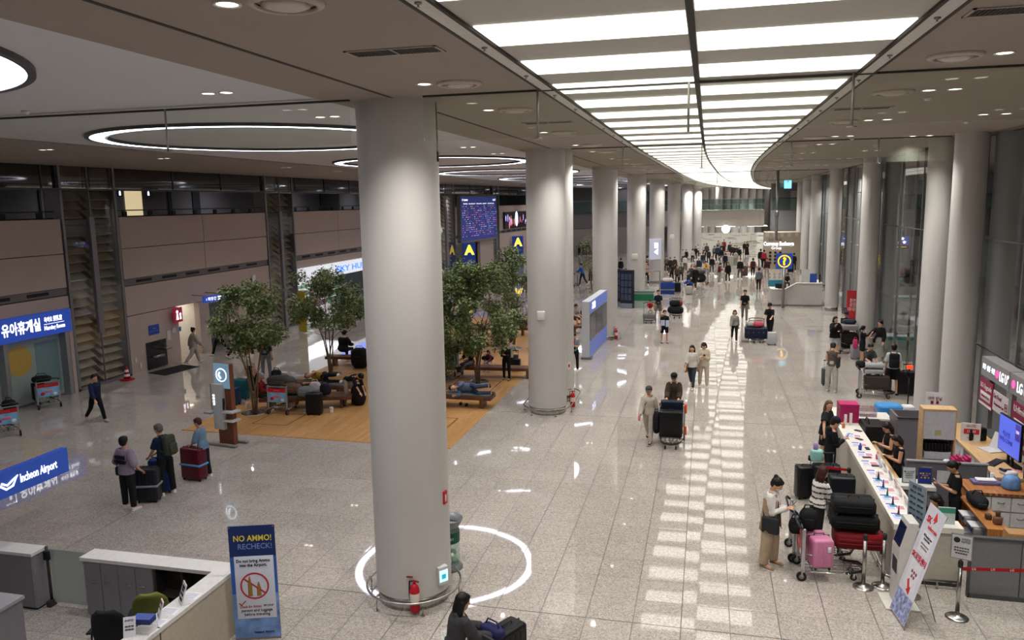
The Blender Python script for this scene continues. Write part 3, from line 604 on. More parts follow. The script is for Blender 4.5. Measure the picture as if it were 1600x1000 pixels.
# ---------------------------------------------------------------- right glass front and what lies beyond it
FX = [(0, 7.8), (42, 7.8), (54, 8.45), (68, 8.95), (82, 9.85), (97, 11), (125, 13)]
def right_side():
    ys = [9.0+3.35*i for i in range(33)]; g = MB(); fr = MB(); k = 0
    for a, b in zip(ys, ys[1:]):
        if a > 105: continue
        xa, xb = interp(FX, a), interp(FX, b); g.prism([(xa, a+.02), (xb, b-.02), (xb+.02, b-.02), (xa+.02, a+.02)][::-1], 0.02, ZC)
    struct('window_3', g, M_FAC, K)
    for y in ys[::1]:
        if y > 106: continue
        x = interp(FX, y); fr.box((x-.02, y-.03, 0), (x+.08, y+.03, ZC))
    for z in (2.9, 6.0):
        for a, b in zip(ys, ys[1:]):
            if a > 105: continue
            xa, xb = interp(FX, a), interp(FX, b); fr.prism([(xa, a), (xb, b), (xb+.03, b), (xa+.03, a)][::-1], z, z+.035)
    struct('trim_10', fr, mat('#7c7e80', .4, .6), K)
    for i, y in enumerate([ys[k] for k in range(2, 14, 1) if k not in (5, 9)]):
        x = interp(FX, y); t = thing('facade_mast', 'slim steel mast with cross arms stiffening the right glass front', 'mast', (0, 0, 0), group='steel masts of the glass front'); m = MB(); m.cyl((x+.55, y, 0), (x+.55, y, ZC), .045, n=10); m.obj('mast_tube', mat('#5c5e60', .4, .7), t, k=K); m = MB()
        for z in (1.5, 2.9, 4.5, 6.0, 7.5): m.cyl((x+.05, y, z), (x+.55, y, z), .02, n=6); m.tube([(x+.06, y-.16, z+.12), (x+.12, y, z), (x+.06, y+.16, z-.12)], .015, 6); m.tube([(x+.06, y+.16, z+.12), (x+.12, y, z), (x+.06, y-.16, z-.12)], .015, 6)
        m.obj('spider_arms', mat('#8b8d8f', .3, .9), t, k=K)
    # beyond: side hall with mezzanine, stair, back wall
    m = MB(); m.box((24, -10, 0), (24.4, 130, 9.3)); m.box((9.5, 128, 0), (24, 128.4, 9.3)); struct('wall_right', m, mat('#77797c', .7, var=.1, scale=.4), K)
    m = MB(); m.box((12.5, 72, 3.9), (24, 74, 6.2)); struct('wall_mezzanine', m, mat('#4d4d50', .6), K)
    t = thing('mezzanine_rail', 'glass balustrade of the dark mezzanine beyond the right columns', 'railing', (0, 0, 0)); m = MB(); m.box((12.5, 71.9, 6.2), (24, 71.95, 7.3)); m.obj('glass_panel', M_BAL, t, k=K); m = MB(); m.box((12.5, 71.85, 7.3), (24, 72, 7.36)); m.obj('handrail', M_DARK, t, k=K)
    for i, (x, y) in enumerate(((15.0, 60), (15.5, 78), (17.5, 78), (13.9, 49), (14.8, 36), (16.5, 90))):
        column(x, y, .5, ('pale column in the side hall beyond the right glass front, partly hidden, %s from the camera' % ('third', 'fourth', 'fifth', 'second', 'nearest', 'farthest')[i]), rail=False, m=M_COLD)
    # escalator dark diagonal bands
    for (x0, y0, z0), (x1, y1, z1), l in (((11.3, 76, 0), (10.6, 63, 6.4), 'dark escalator rising behind the glass between the third and second right columns'), ((13.4, 70, 0), (12.2, 56, 6.4), 'dark escalator beyond the glass, nearer to the camera')):
        t = thing('escalator', l, 'escalator', (0, 0, 0)); m = MB(); d = Vector((x1-x0, y1-y0, 0)).normalized(); n = Vector((-d.y, d.x, 0))*.55; a = Vector((x0, y0, z0)); b = Vector((x1, y1, z1))
        m.add([a-n, a+n, b+n, b-n, a-n+Vector((0, 0, .35)), a+n+Vector((0, 0, .35)), b+n+Vector((0, 0, .35)), b-n+Vector((0, 0, .35))], [(0, 3, 2, 1), (4, 5, 6, 7), (0, 1, 5, 4), (1, 2, 6, 5), (2, 3, 7, 6), (3, 0, 4, 7)]); m.obj('truss', mat('#2a2b2e', .4, .4), t, k=K)
        for s in (-1, 1):
            q = MB(); o = n*s; q.add([a+o, b+o, b+o+Vector((0, 0, 1.1)), a+o+Vector((0, 0, 1.1)), a+o*1.08, b+o*1.08, b+o*1.08+Vector((0, 0, 1.1)), a+o*1.08+Vector((0, 0, 1.1))], [(0, 1, 2, 3), (7, 6, 5, 4), (0, 4, 5, 1), (1, 5, 6, 2), (2, 6, 7, 3), (3, 7, 4, 0)]); q.obj('side_panel', mat('#1c1d20', .3), t, k=K)
    for px, py, w, s, l in ((1335, 376, 20, '→  한국\n출구 6', 'blue and yellow hanging way sign seen between two right columns, left one'), (1401, 376, 24, '철도 ⬆\nTrains ⬆', 'blue hanging way sign with white arrows seen through the glass, right one'), ):
        p = atY(px, py, (60 if px < 1350 else 70)*K); t = thing('way_sign', l, 'sign', (0, 0, 0)); M = frame(p, (1, 0, 0)); sign_face(t, M, 1.75, .62, M_BLUEL, d=.15); text(s, .26, M_LIT, t, M @ T(0, 0, .004), w=1.4)
        b = MB(); b.box((-.85, -.6, -.12), (.85, -.33, 0), M); b.obj('yellow_strip', mat('#1d2a55', .4), t); text('Transportation', .16, mat('#ffc23a', .5, emit=1.3), t, M @ T(0, -.46, .004), w=1.4); b = MB(); b.cyl(M @ Vector((-.6, .31, -.07)), M @ Vector((-.6, 4.2, -.07)), .02); b.cyl(M @ Vector((.6, .31, -.07)), M @ Vector((.6, 4.2, -.07)), .02); b.obj('hanger', M_SATIN, t)
    for px, py, l in ((1396, 452, 'green and white information stand behind the glass beyond the right columns'), (1440, 440, 'blue striped counter seen faintly through the glass')):
        p = atY(px, py, (53 if px < 1400 else 38)*K); t = thing('glass_counter', l, 'counter', (p.x, p.y, 0)); m = MB(); m.bbox((-1.3, -.4, 0), (1.3, .4, 1.0), .03); m.obj('body', '#9aa19e', t); m = MB(); m.box((-1.3, -.42, .85), (1.3, -.4, .95)); m.obj('stripe', '#3f8f9a', t)
    pass
    # steel baggage fence
    t = thing('metal_fence', 'low metal pipe fence beyond the glass between two right columns', 'fence', (0, 0, 0)); m = MB(); 
    for z in (.3, .6, .9, 1.1): m.cyl((8.9, 48, z), (8.3, 43.5, z), .02, n=6)
    for k in range(6): m.cyl((8.9-.12*k, 48-.9*k, 0), (8.9-.12*k, 48-.9*k, 1.1), .02, n=6)
    m.obj('rails', M_SATIN, t, k=K)
right_side()
# ---------------------------------------------------------------- far end
def far_end():
    m = MB(); x = -6.0
    while x < 7.4:
        for z0, z1 in ((3.52, 4.6), (4.63, 5.72)): m.box((x+.02, 112, z0), (min(x+2.15, 7.5), 112.4, z1))
        x += 2.17
    m.box((-6, 112.1, 3.52), (7.5, 118, 5.72)); struct('wall_bridge', m, mat('#b3aca2', .55), K)
    for i in range(3): m = MB(); m.box((-3+4.2*i, 113, 3.46), (-.4+4.2*i, 117, 3.515)); tag(m.obj('bridge_fill_light', mat('#fff8ee', .5, emit=4.0), k=K), 'added unseen fill panel under the far bridge, %s' % ('left', 'middle', 'right')[i], 'ceiling light')  # fill panels hidden from the camera, added to brighten the map partition
    t = thing('bridge_balustrade', 'glass balustrade with rail on top of the far bridge', 'railing', (0, 0, 0)); m = MB(); m.box((-6, 111.95, 5.72), (7.5, 112, 7.2)); m.obj('glass_panel', M_BAL, t, k=K); m = MB(); m.box((-6, 111.9, 7.2), (7.5, 112.05, 7.27)); m.box((-6, 111.92, 6.5), (7.5, 111.98, 6.54)); m.obj('handrail', mat('#b5b3a0', .4, .5), t, k=K)
    for k in range(9):
        m = MB(); m.box((-5.5+1.55*k, 112.02, 5.72), (-5.44+1.55*k, 112.08, 7.2)); m.obj('post', M_SATIN, t, k=K)
    m = MB(); m.box((7.6, 100, 3.42), (11.6, 103, 5.75)); m.box((7.6, 103, 5.75), (12, 103.3, 9.03)); struct('wall_balcony', m, mat('#7a7a7c', .55), K)
    t = thing('balcony_balustrade', 'glass balustrade on the grey balcony right of the bridge', 'railing', (0, 0, 0)); m = MB(); m.box((7.6, 100, 5.75), (11, 100.05, 7.2)); m.obj('glass_panel', M_BAL, t, k=K); m = MB(); m.box((7.6, 99.95, 7.2), (11, 100.1, 7.27)); m.obj('handrail', M_DARK, t, k=K)
    m = MB(); m.box((9.9, 102.9, 5.75), (10.9, 103, 8.1)); struct('door_3', m, mat('#a9a9aa', .5), K)
    t = thing('map_hoarding', 'long pale partition printed with thin map lines at the far end', 'partition', (0, 0, 0)); m = MB()
    for k in range(5): m.box((-2.2+2.12*k, 119.5, 0), (-.12+2.12*k, 119.7, 2.35))
    m.obj('panel', '#d6d8d2', t, k=K); m = MB(); rr = random.Random(3)
    for k in range(34):
        x = rr.uniform(-2, 7.6); z = rr.uniform(.2, 2.1); L = rr.uniform(.4, 1.4); m.box((x, 119.47, z), (min(x+L, 8.2), 119.49, z+.05)); 
    m.obj('map_lines', '#6f7672', t, k=K)
    m = MB(); m.box((-14, 176, 0), (24, 176.4, 9.3)); m.box((-40, 124, 0), (-14, 176, 9.3)); struct('wall_far', m, mat('#c9c6c6', .5), K)
    m = MB(); m.box((-3, 175.8, .9), (14, 175.9, 3.4)); struct('window_4', m, mat('#e9e6f2', .4, emit=1.1), K)
    t = thing('round_clock', 'round white lit clock hanging under the far bridge', 'clock', (0, 0, 0)); p = atY(1134, 358, 111.5*K); m = MB(); m.cyl(p, p+Vector((0, .2, 0)), .5, n=28); m.obj('clock_face', mat('#ffffff', .4, emit=1.8), t); m = MB(); m.box((p.x-.02, p.y-.02, p.z), (p.x+.02, p.y, p.z+.35)); m.box((p.x, p.y-.02, p.z-.02), (p.x+.25, p.y, p.z+.02)); m.obj('clock_hands', M_BLACK, t); m = MB(); m.cyl(p+Vector((0, .1, .5)), p+Vector((0, .1, .8)), .03); m.obj('hanger', M_SATIN, t)
    # left far balcony wall, joins the left wall to the bridge
    a = Vector((-19.9, 103)); b = Vector((-6, 114)); pan = MB(); low = MB()
    d = (b-a).normalized(); n = Vector((-d.y, d.x))*.4
    for m, z0, z1 in ((pan, 3.6, 5.8), (low, 0, 3.55)): m.prism([a, b, b+n, a+n], z0, z1)
    pan.prism([a, b, b+n*10, a+n*10], 5.5, 5.8); pan.prism([a+n*10, b+n*10, b+n*10.5, a+n*10.5], 5.8, 9.03)
    struct('wall_left', pan, mat('#6d6a68', .6), K); struct('wall_left', low, mat('#8f8a84', .5), K)
    t = thing('gallery_balustrade', 'glass balustrade of the far left gallery, seen between the columns', 'railing', (0, 0, 0)); m = MB(); m.prism([a, b, b+n*.1, a+n*.1], 5.8, 7.2); m.obj('glass_panel', M_BAL, t, k=K); m = MB(); m.prism([a-n*.1, b-n*.1, b+n*.2, a+n*.2], 7.2, 7.28); m.obj('handrail', M_SATIN, t, k=K)
    # currency exchange booth
    t = thing('exchange_booth', 'beige currency exchange booth with white lettering and round icons', 'booth', (0, 0, 0)); m = MB(); m.box((5.95, 86, 0), (9.4, 89.5, 3.72)); m.obj('booth_body', '#b8ab99', t, k=K)
    m = MB()
    for k in range(5): m.box((5.96+.72*k, 85.98, 3.3), (6.28+.72*k, 86, 3.72))
    m.obj('top_stripes', '#cfc8ba', t, k=K); text('Currency Exchange', .5, M_LIT, t, frame((7.25*K, 85.96*K, 2.55*K), (1, 0, 0)), w=2.7, bold=.03); text('환전 · 兩替', .25, '#4c463e', t, frame((6.9*K, 85.96*K, 2.95*K), (1, 0, 0)), w=1.2); text('Group', .35, M_LIT, t, frame((7.05*K, 85.96*K, 2.12*K), (1, 0, 0)), w=.9)
    m = MB()
    for i in range(3):
        for j in range(4): m.cyl(((6.45+.5*i), 85.99, (1.65-.36*j)), ((6.45+.5*i), 85.95, (1.65-.36*j)), .13, n=14)
    m.obj('round_icons', '#2a2724', t, k=K)
    # hanging pole, question mark sign, information desk
    t = thing('hanging_pole', 'thick grey pole hanging from the ceiling above the question mark sign', 'pole', (0, 0, 0)); m = MB(); m.cyl((4.46, 55, 4.5), (4.46, 55, ZC), .09); m.obj('pole', M_SATIN, t, k=K); m = MB(); m.cyl((4.46, 55, 6.1), (4.46, 55, 6.5), .13); m.obj('collar', M_SATIN, t, k=K)
    t = thing('question_mark_sign', 'blue square sign with a yellow question mark on a grey post', 'sign', (5.03*K, 55*K, 0)); m = MB(); m.cyl((0, 0, 0), (0, 0, 2.5), .085); m.obj('post', M_SATIN, t); m = MB(); m.box((-.47, -.06, 2.35), (.47, .06, 3.28)); m.obj('sign_panel', mat('#27438f', .4, emit=.4), t)
    m = MB(); R = [[Vector((r*math.cos(a*PI/20), -z, 2.815+r*math.sin(a*PI/20))) for r, z in ((.38, .06), (.31, .06), (.31, .075), (.38, .075))] for a in range(40)]; m.rings(R, closed=True, smooth=False); YL = mat('#ffd21e', .5, emit=1.0); m.obj('yellow_ring', YL, t); text('?', .62, YL, t, frame((0, -.066, 2.8), (1, 0, 0)), bold=.05)
    t = thing('information_desk', 'low white information desk beside the question mark sign', 'desk', (0, 0, 0)); m = MB(); prof = [(4.35, 0), (7.6, 0), (7.6, 1.55), (5.95, 1.55), (5.2, 1.12), (4.35, 1.12)]; m.add([(x, 55.9, z) for x, z in prof]+[(x, 56.1, z) for x, z in prof], [tuple(range(6)), tuple(range(11, 5, -1))]+[(i, i+6, (i+1) % 6+6, (i+1) % 6) for i in range(6)]); m.obj('front_panel', '#bdb9b3', t, k=K)
    m = MB(); m.box((4.35, 56.1, 0), (4.5, 58.6, 1.1)); m.box((7.45, 56.1, 0), (7.6, 58.6, 1.5)); m.obj('side_panels', '#c8c4be', t, k=K)
    m = MB(); m.add([(x, 55.85, z+.03) for x, z in prof[2:]]+[(x, 56.15, z+.03) for x, z in prof[2:]]+[(x, 55.85, z-.01) for x, z in prof[2:]]+[(x, 56.15, z-.01) for x, z in prof[2:]], [(i, i+1, i+5, i+4) for i in range(3)]+[(i+8, i+12, i+13, i+9) for i in range(3)]+[(i, i+8, i+9, i+1) for i in range(3)]); m.box((4.3, 56.1, 1.1), (4.8, 58.6, 1.15)); m.box((7.2, 56.1, 1.5), (7.65, 58.6, 1.55)); m.obj('worktop', '#e4e1dc', t, k=K)
    m = MB(); m.box((4.3, 55.86, .0), (7.65, 55.9, .1)); m.obj('kick_plate', M_SATIN, t, k=K)
    def desk(px, py, w, h, c, label, kind, z=1.55, Y=56.5):
        p = atY(px, py, Y*K); t = thing(kind.replace(' ', '_'), label, kind, (p.x, p.y, 0)); m = MB(); m.box((-w/2, -.03, z*K), (w/2, .03, z*K+h)); m.obj('panel', c, t); m = MB(); m.box((-w/4, -.08, z*K-.02), (w/4, .08, z*K+.02)); m.obj('foot', M_DARK, t)
    desk(1271, 431, .4, .55, '#2d4a9a', 'blue wheelchair symbol sign standing on the information desk', 'sign'); desk(1218, 448, .5, .3, '#1a1a1c', 'black monitor on the low end of the information desk', 'monitor', 1.12); desk(1212, 438, .9, .42, '#2e7f92', 'teal picture board beside the monitor on the information desk', 'sign', 1.14, 57.5); desk(1259, 420, .5, 1.0, '#c9c6c2', 'tall white cabinet behind the information desk', 'cabinet', 1.2, 58); desk(1281, 432, .1, .5, '#24242a', 'dark bottle-like stand at the right end of the information desk', 'stand')
    t = thing('exit_sign', 'small lit green exit box hanging under the far ceiling', 'sign', (0, 0, 0)); p = atY(1231, 288, 80*K); m = MB(); m.box((p.x-.3, p.y-.05, p.z-.35), (p.x+.3, p.y+.05, p.z+.35)); m.obj('lit_box', mat('#8fe0ff', .5, emit=1.2), t); m = MB(); m.cyl((p.x, p.y, p.z+.35), (p.x, p.y, ZC*K), .02); m.obj('hanger', M_SATIN, t)
far_end()
# ================================================================ PEOPLE
def remesh(mb, vox, sm=3):
    me = mb.mesh('t'); o = bpy.data.objects.new('t', me); C.collection.objects.link(o)
    r = o.modifiers.new('r', 'REMESH'); r.mode = 'VOXEL'; r.voxel_size = vox; r.use_smooth_shade = True
    s = o.modifiers.new('s', 'SMOOTH'); s.factor = .5; s.iterations = sm
    dg = bpy.context.evaluated_depsgraph_get(); out = bpy.data.meshes.new_from_object(o.evaluated_get(dg))
    bpy.data.objects.remove(o); bpy.data.meshes.remove(me)
    out.polygons.foreach_set('use_smooth', [True]*len(out.polygons)); return out
def dirn(p, s): p, s = math.radians(p), math.radians(s); return Vector((math.sin(s), math.sin(p)*math.cos(s), -math.cos(p)*math.cos(s)))
# legs: (thigh pitch, knee bend, spread); arms: (upper pitch, out, forearm pitch, out); order left, right
POSE = {
 'stand': dict(lean=2, legs=((3, 2, 4), (-2, 2, 5)), arms=((4, 9, 14, 5), (0, 9, 10, 5)), head=(4, 0)),
 'walk': dict(lean=4, legs=((24, 8, 1), (-20, 22, 1)), arms=((-20, 8, -6, 6), (20, 8, 38, 4)), head=(6, 0)),
 'phone': dict(lean=2, legs=((3, 3, 4), (-3, 4, 5)), arms=((8, 6, 108, -34), (12, 6, 112, -32)), head=(32, 0)),
 'push': dict(lean=12, legs=((18, 10, 2), (-16, 20, 2)), arms=((30, 6, 72, -2), (30, 6, 72, -2)), head=(12, 0)),
 'lookback': dict(lean=0, legs=((2, 2, 4), (-2, 2, 5)), arms=((4, 9, 14, 5), (-6, 14, 30, -10)), head=(0, 50)),
 'sit': dict(lean=12, legs=((86, 82, 6), (84, 88, 6)), arms=((30, 8, 75, -16), (30, 8, 75, -16)), head=(22, 0)),
 'cross': dict(lean=14, legs=((88, 40, 3), (86, 92, 3)), arms=((34, 8, 85, -18), (34, 8, 85, -18)), head=(26, 0)),
 'lean': dict(lean=24, legs=((6, 4, 5), (-8, 4, 5)), arms=((48, 6, 84, -12), (52, 6, 88, -12)), head=(22, 0)),
 'bend': dict(lean=72, legs=((16, 24, 6), (8, 20, 6)), arms=((20, 4, 22, 0), (28, 4, 36, -4)), head=(60, 0)),
 'handshold': dict(lean=8, legs=((4, 4, 3), (-3, 3, 4)), arms=((18, 6, 48, -16), (20, 6, 50, -16)), head=(14, 0)),
 'drink': dict(lean=0, legs=((2, 2, 4), (-2, 2, 4)), arms=((20, 10, 95, -30), (35, 12, 140, -18)), head=(2, 20)),
 'back': dict(lean=0, legs=((2, 0, 6), (-2, 0, 7)), arms=((-4, 24, 40, -4), (-4, 24, 40, -4)), head=(0, 15)),
 'reach': dict(lean=6, legs=((2, 2, 4), (-2, 2, 4)), arms=((10, 10, 30, -5), (8, 42, 20, 40)), head=(5, -40)),
 'lie': dict(lean=12, legs=((52, 78, 4), (40, 66, 4)), arms=((46, 10, 105, -10), (64, 12, 110, -12)), head=(18, 0)),
 'lieflat': dict(lean=8, legs=((30, 46, 3), (14, 20, 3)), arms=((38, 6, 98, -24), (30, 6, 98, -24)), head=(14, 0)),
 'child': dict(lean=55, legs=((20, 20, 8), (-10, 12, 8)), arms=((55, 12, 75, 5), (50, 12, 70, -5)), head=(20, 0)),
}
def body_parts(pose, st, vox):
    """all meshes of a 1.68 m figure: {part: mesh}, origin on the floor between the feet (or under the hips when seated)"""
    P = POSE[pose]; H = 1.68; f = st.get('fem', 0); fat = st.get('fat', 1.0); out = {}
    s = Vector((0, math.sin(math.radians(P['lean'])), math.cos(math.radians(P['lean'])))); X = Vector((1, 0, 0)); F = X.cross(s)*-1
    F = Vector((0, s.z, -s.y))
    hips = [Vector((-.052*H, 0, 0)), Vector((.052*H, 0, 0))]; legs = []
    for i, (tp, kb, sp) in enumerate(P['legs']):
        sg = -1 if i == 0 else 1; k = hips[i]+.25*H*dirn(tp, sg*sp); a = k+.245*H*dirn(tp-kb, sg*sp*.4); legs.append((hips[i], k, a, tp-kb))
    seat = P['legs'][0][0] > 70
    low = min(l[2].z for l in legs); lift = .045*H-low
    up = Vector((0, 0, lift)); legs = [(a+up, b+up, c+up, d) for a, b, c, d in legs]
    if not seat:
        my = sum(l[2].y for l in legs)/2; sh = Vector((0, -my*.5, 0)); legs = [(a+sh, b+sh, c+sh, d) for a, b, c, d in legs]; up = up+sh
    pel = up.copy()
    def sp_(t): return pel+s*(t*H)
    nb = sp_(.295); hd = P['head']; hp = math.radians(hd[0]+P['lean']*.35)
    hs = Vector((0, math.sin(hp), math.cos(hp))); hc = nb+s*(.012*H)+hs*(.078*H)
    HM = Matrix.Rotation(-hp, 3, 'X') @ Matrix.Rotation(math.radians(hd[1]), 3, 'Z')
    arms = []
    for i, (up_, uo, fp, fo) in enumerate(P['arms']):
        sg = -1 if i == 0 else 1; S = sp_(.257)+X*(sg*(.084-.009*f)*H); e = S+.17*H*dirn(up_, sg*uo); w = e+.145*H*dirn(fp, sg*fo); arms.append((S, e, w, fp, sg*fo))
    def ring(t, rx, ry, c=0.0, n=20):
        return [sp_(t)+X*(rx*H*math.cos(2*PI*k/n))+F*((ry*math.sin(2*PI*k/n)+c)*H) for k in range(n)]
    wv = .9 if f else 1.0
    TR = [(-.05, .07, .052, 0), (-.02, .088+.006*f, .062, 0), (.03, (.086+.004*f), .06, 0), (.095, .072*wv, .05, .002), (.17, .085*wv, .062+.006*f, .004), (.23, .094*wv, .06, 0), (.262, .088*wv, .045, -.003), (.278, .066, .038, -.003), (.292, .040, .032, 0), (.298, .03, .03, 0)]
    def torso(m, lo, hi, inf, wide=1.0):
        R = [ring(t, rx*fat+inf, ry*fat+inf*.9, c) for t, rx, ry, c in TR if lo <= t <= hi]
        m.rings(R)
    # body
    b = MB(); torso(b, -9, 9, 0)
    b.tube([nb-s*.02, nb+s*(.02*H), hc-hs*(.03*H)], [.036*H, .031*H, .031*H], 12)
    def hp_(x, y, z): return hc+HM @ Vector((x*H*1.09, y*H*1.09, z*H*1.09))
    b.ell(hc, (.050*H, .060*H, .068*H), HM); b.ell(hp_(0, .013, -.037), (.036*H, .040*H, .035*H), HM)
    if vox < .02:
        b.ell(hp_(0, .056, -.012), (.008*H, .011*H, .012*H), HM, 10, 6)
        for sg in (-1, 1): b.ell(hp_(sg*.045, -.004, -.008), (.005*H, .011*H, .017*H), HM, 8, 6)
    for i, (S, e, w, fp, fo) in enumerate(arms):
        b.tube([S, (S+e)/2, e], [.03*H, .028*H, .0225*H], 12); b.ell(S, (.031*H,)*3); b.ell(e, (.0235*H,)*3, n=10, m=8)
        b.tube([e, lerp(e, w, .3), w], [.0225*H, .023*H, .0155*H], 12)
        d = dirn(fp+8, fo-(5 if fo > 0 else -5)); pc = w+d*.042*H; n = d.cross(X); n = n.normalized() if n.length > .01 else Vector((0, 0, 1)); x = d.cross(n).normalized(); sg = -1 if i == 0 else 1
        HMx = Matrix((x, n, d)).transposed(); b.ell(pc, (.024*H, .011*H, .03*H), HMx, 12, 8); b.tube([w-d*.01, w+d*.03], .0145*H, 10)
        fr = max(.0082, vox*.75)
        for k in range(4):
            q = pc+d*.022*H+x*((k-1.5)*.0115*H); L = (.040, .046, .043, .034)[k]*H; c = n*(.009*H*sg*0+.012*H); b.tube([q, q+d*L*.5+c*.25, q+d*L*.85+c, q+d*L*.95+c*1.6], [fr*1.05, fr, fr*.95, fr*.8], 8)
        b.tube([pc-d*.012*H-x*(sg*.014*H), pc+d*.008*H-x*(sg*.032*H), pc+d*.028*H-x*(sg*.034*H)+n*.008], [fr*1.2, fr*1.1, fr*.9], 8)
    for (h, k, a, sp) in legs:
        b.tube([h, lerp(h, k, .4), k], [.052*H, .046*H, .033*H], 12); b.ell(k, (.034*H,)*3, n=12, m=8); b.tube([k, lerp(k, a, .3), a], [.033*H, .033*H, .02*H], 12)
        fd = Vector((0, math.cos(math.radians(min(30, max(-40, sp)*.6))), math.sin(math.radians(max(-45, min(20, sp*.6)))))); b.tube([a-Vector((0, 0, .01*H))-fd*.02*H, a+fd*.09*H-Vector((0, 0, .022*H))], [.024*H, .018*H], 10)
    out['body'] = remesh(b, vox)
    # trousers / shorts / skirt
    bt = st.get('bottom', 'trousers'); wd = st.get('wide', 1.0)
    if bt in ('trousers', 'shorts', 'leggings'):
        m = MB(); inf = .006; torso(m, -9, .095, inf+.002); fr = {'trousers': 1.0, 'leggings': .98, 'shorts': .9}[bt]
        for (h, k, a, sp) in legs:
            if bt == 'shorts': e = lerp(h, k, .92); m.tube([h, lerp(h, k, .5), e], [(.058)*H*fat, .056*H*wd, .052*H*wd], 14)
            else:
                q = lerp(k, a, .97); r3 = .027 if bt == 'leggings' else .031*wd; m.tube([h, lerp(h, k, .45), k, lerp(k, q, .5), q], [.057*H*fat, .053*H*(wd*.5+.5), (.040*wd)*H, (.036*wd)*H, r3*H*1.04], 14); m.ell(k, (.041*H*wd,)*3, n=12, m=8)
        m.ell(pel-s*.02*H, (.085*H*fat, .066*H*fat, .05*H)); out[bt if bt != 'leggings' else 'trousers'] = remesh(m, vox)
    else:
        L = st.get('skirt', .3); c0 = sp_(.06); kk = (legs[0][1]+legs[1][1])/2; aa = (legs[0][2]+legs[1][2])/2; m = MB(); R = []
        for t in (0, .25, .5, .75, 1.0):
            if L <= .28: c = lerp(c0, lerp((legs[0][0]+legs[1][0])/2, kk, 1.0), t)
            else: c = lerp(c0, kk, t*2) if t < .5 else lerp(kk, lerp(kk, aa, (L-.24)/.245), t*2-1)
            rx = lerp(.092, st.get('flare', .14), t)*H; ry = lerp(.070, st.get('flare', .13)*.85, t)*H
            R.append([c+X*(rx*math.cos(2*PI*k/24)*(1+.03*math.cos(k*2.1)))+Vector((0, 1, 0))*(ry*math.sin(2*PI*k/24)) for k in range(24)])
        m.rings(R[::-1]); out['skirt'] = remesh(m, max(vox, .012))
    # top
    sl = st.get('sleeve', .5); hem = st.get('hem', -.02); inf = st.get('loose', .009)*.75; m = MB()
    R = [ring(t, rx*fat+inf+(.004 if t < .1 else 0), ry*fat+inf, c) for t, rx, ry, c in TR if t >= -.03 and t <= .29]
    b0 = TR[1]; R = [ring(hem, b0[1]*fat+inf+.006+max(0, -hem-.02)*.1, b0[2]*fat+inf+.004, 0)]+[r for r, q in zip(R, [q for q in TR if -.03 <= q[0] <= .29]) if q[0] > hem+.02]
    m.rings(R)
    for S, e, w, fp, fo in arms:
        iz = inf+.003
        if sl > 0:
            if sl <= .55: m.tube([S, lerp(S, e, sl*1.6)], [(.031+iz*.6)*H, (.032+iz)*H], 14)
            else: q = lerp(e, w, min(1, (sl-.5)*2)); m.tube([S, lerp(S, e, .5), e, q], [(.030+iz*.7)*H, (.030+iz)*H, (.026+iz)*H, (.019+iz)*H], 14); m.ell(e, ((.027+iz)*H,)*3, n=12, m=8)
        m.ell(S-Vector((0, 0, .008)), ((.031+inf*.5)*H,)*3, n=12, m=8)
    if st.get('hood'): m.ell(nb-F*.035*H-s*.01*H, (.06*H, .035*H, .035*H)); m.ell(nb-F*.04*H-s*.03*H, (.045*H, .03*H, .035*H))
    elif st.get('collar', 1): m.tube([nb-s*.03*H, nb+s*.004*H], [.05*H, .040*H], 14)
    out['top'] = remesh(m, vox)
    # shoes
    for i, (h, k, a, sp) in enumerate(legs):
        sz = max(-45, min(20, sp*.6)); fd = Vector((0, math.cos(math.radians(sz)), math.sin(math.radians(sz)))).normalized()
        if seat: fd = Vector((0, 1, -.15 if i == 0 and pose == 'cross' else 0)).normalized()
        m = MB(); u = Vector((0, -fd.z, fd.y)); base = a-u*.045*H
        def sr(t, hw, hh, z): return [base+fd*(t*H)+X*(hw*H*math.cos(2*PI*q/14))+u*((z+hh*math.sin(2*PI*q/14))*H) for q in range(14)]
        m.rings([sr(-.036, .012, .012, .016), sr(-.026, .023, .024, .024), sr(.0, .025, .028, .028), sr(.03, .024, .021, .021), sr(.07, .028, .016, .016), sr(.1, .025, .012, .012), sr(.118, .012, .008, .009)])
        out['shoe%d' % i] = m.mesh('shoe')
        if vox < .013:
            m = MB(); m.rings([[v-u*0 for v in r] for r in ([base+fd*(t*H)+X*(hw*H*math.cos(2*PI*q/14))+u*(.004*H*(1+math.sin(2*PI*q/14))) for q in range(14)] for t, hw in ((-.04, .014), (-.03, .026), (.03, .026), (.075, .031), (.105, .027), (.123, .012)))]); out['sole%d' % i] = m.mesh('sole')
    # hair, headgear
    hr = st.get('hair', 'short'); m = MB()
    if hr != 'none':
        m.ell(hp_(0, -.010, .016), (.057*H, .062*H, .060*H), HM); m.ell(hp_(0, -.022, -.008), (.051*H, .044*H, .050*H), HM); m.ell(hp_(0, .022, .04), (.040*H, .03*H, .022*H), HM)
        if hr in ('bob', 'long', 'verylong'):
            L = {'bob': .085, 'long': .15, 'verylong': .23}[hr]
            for sx, yy, r in ((0, -.03, .04), (-.032, -.018, .03), (.032, -.018, .03)):
                p0 = hp_(sx, yy, .01); p1 = hp_(sx*1.2, yy-.006, -.06); p2 = Vector((p1.x, p1.y-.012*H, p1.z-max(0, L-.07)*H)); m.tube([p0, p1, p2], [r*H, r*.95*H, r*.6*H], 12)
            if hr == 'bob': m.ell(hp_(0, -.02, -.05), (.052*H, .036*H, .022*H), HM)
        if hr == 'pony': m.ell(hp_(0, -.07, .01), (.018*H,)*3); m.tube([hp_(0, -.072, .01), hp_(0, -.09, -.03), hp_(0, -.085, -.1)], [.018*H, .022*H, .008*H], 10)
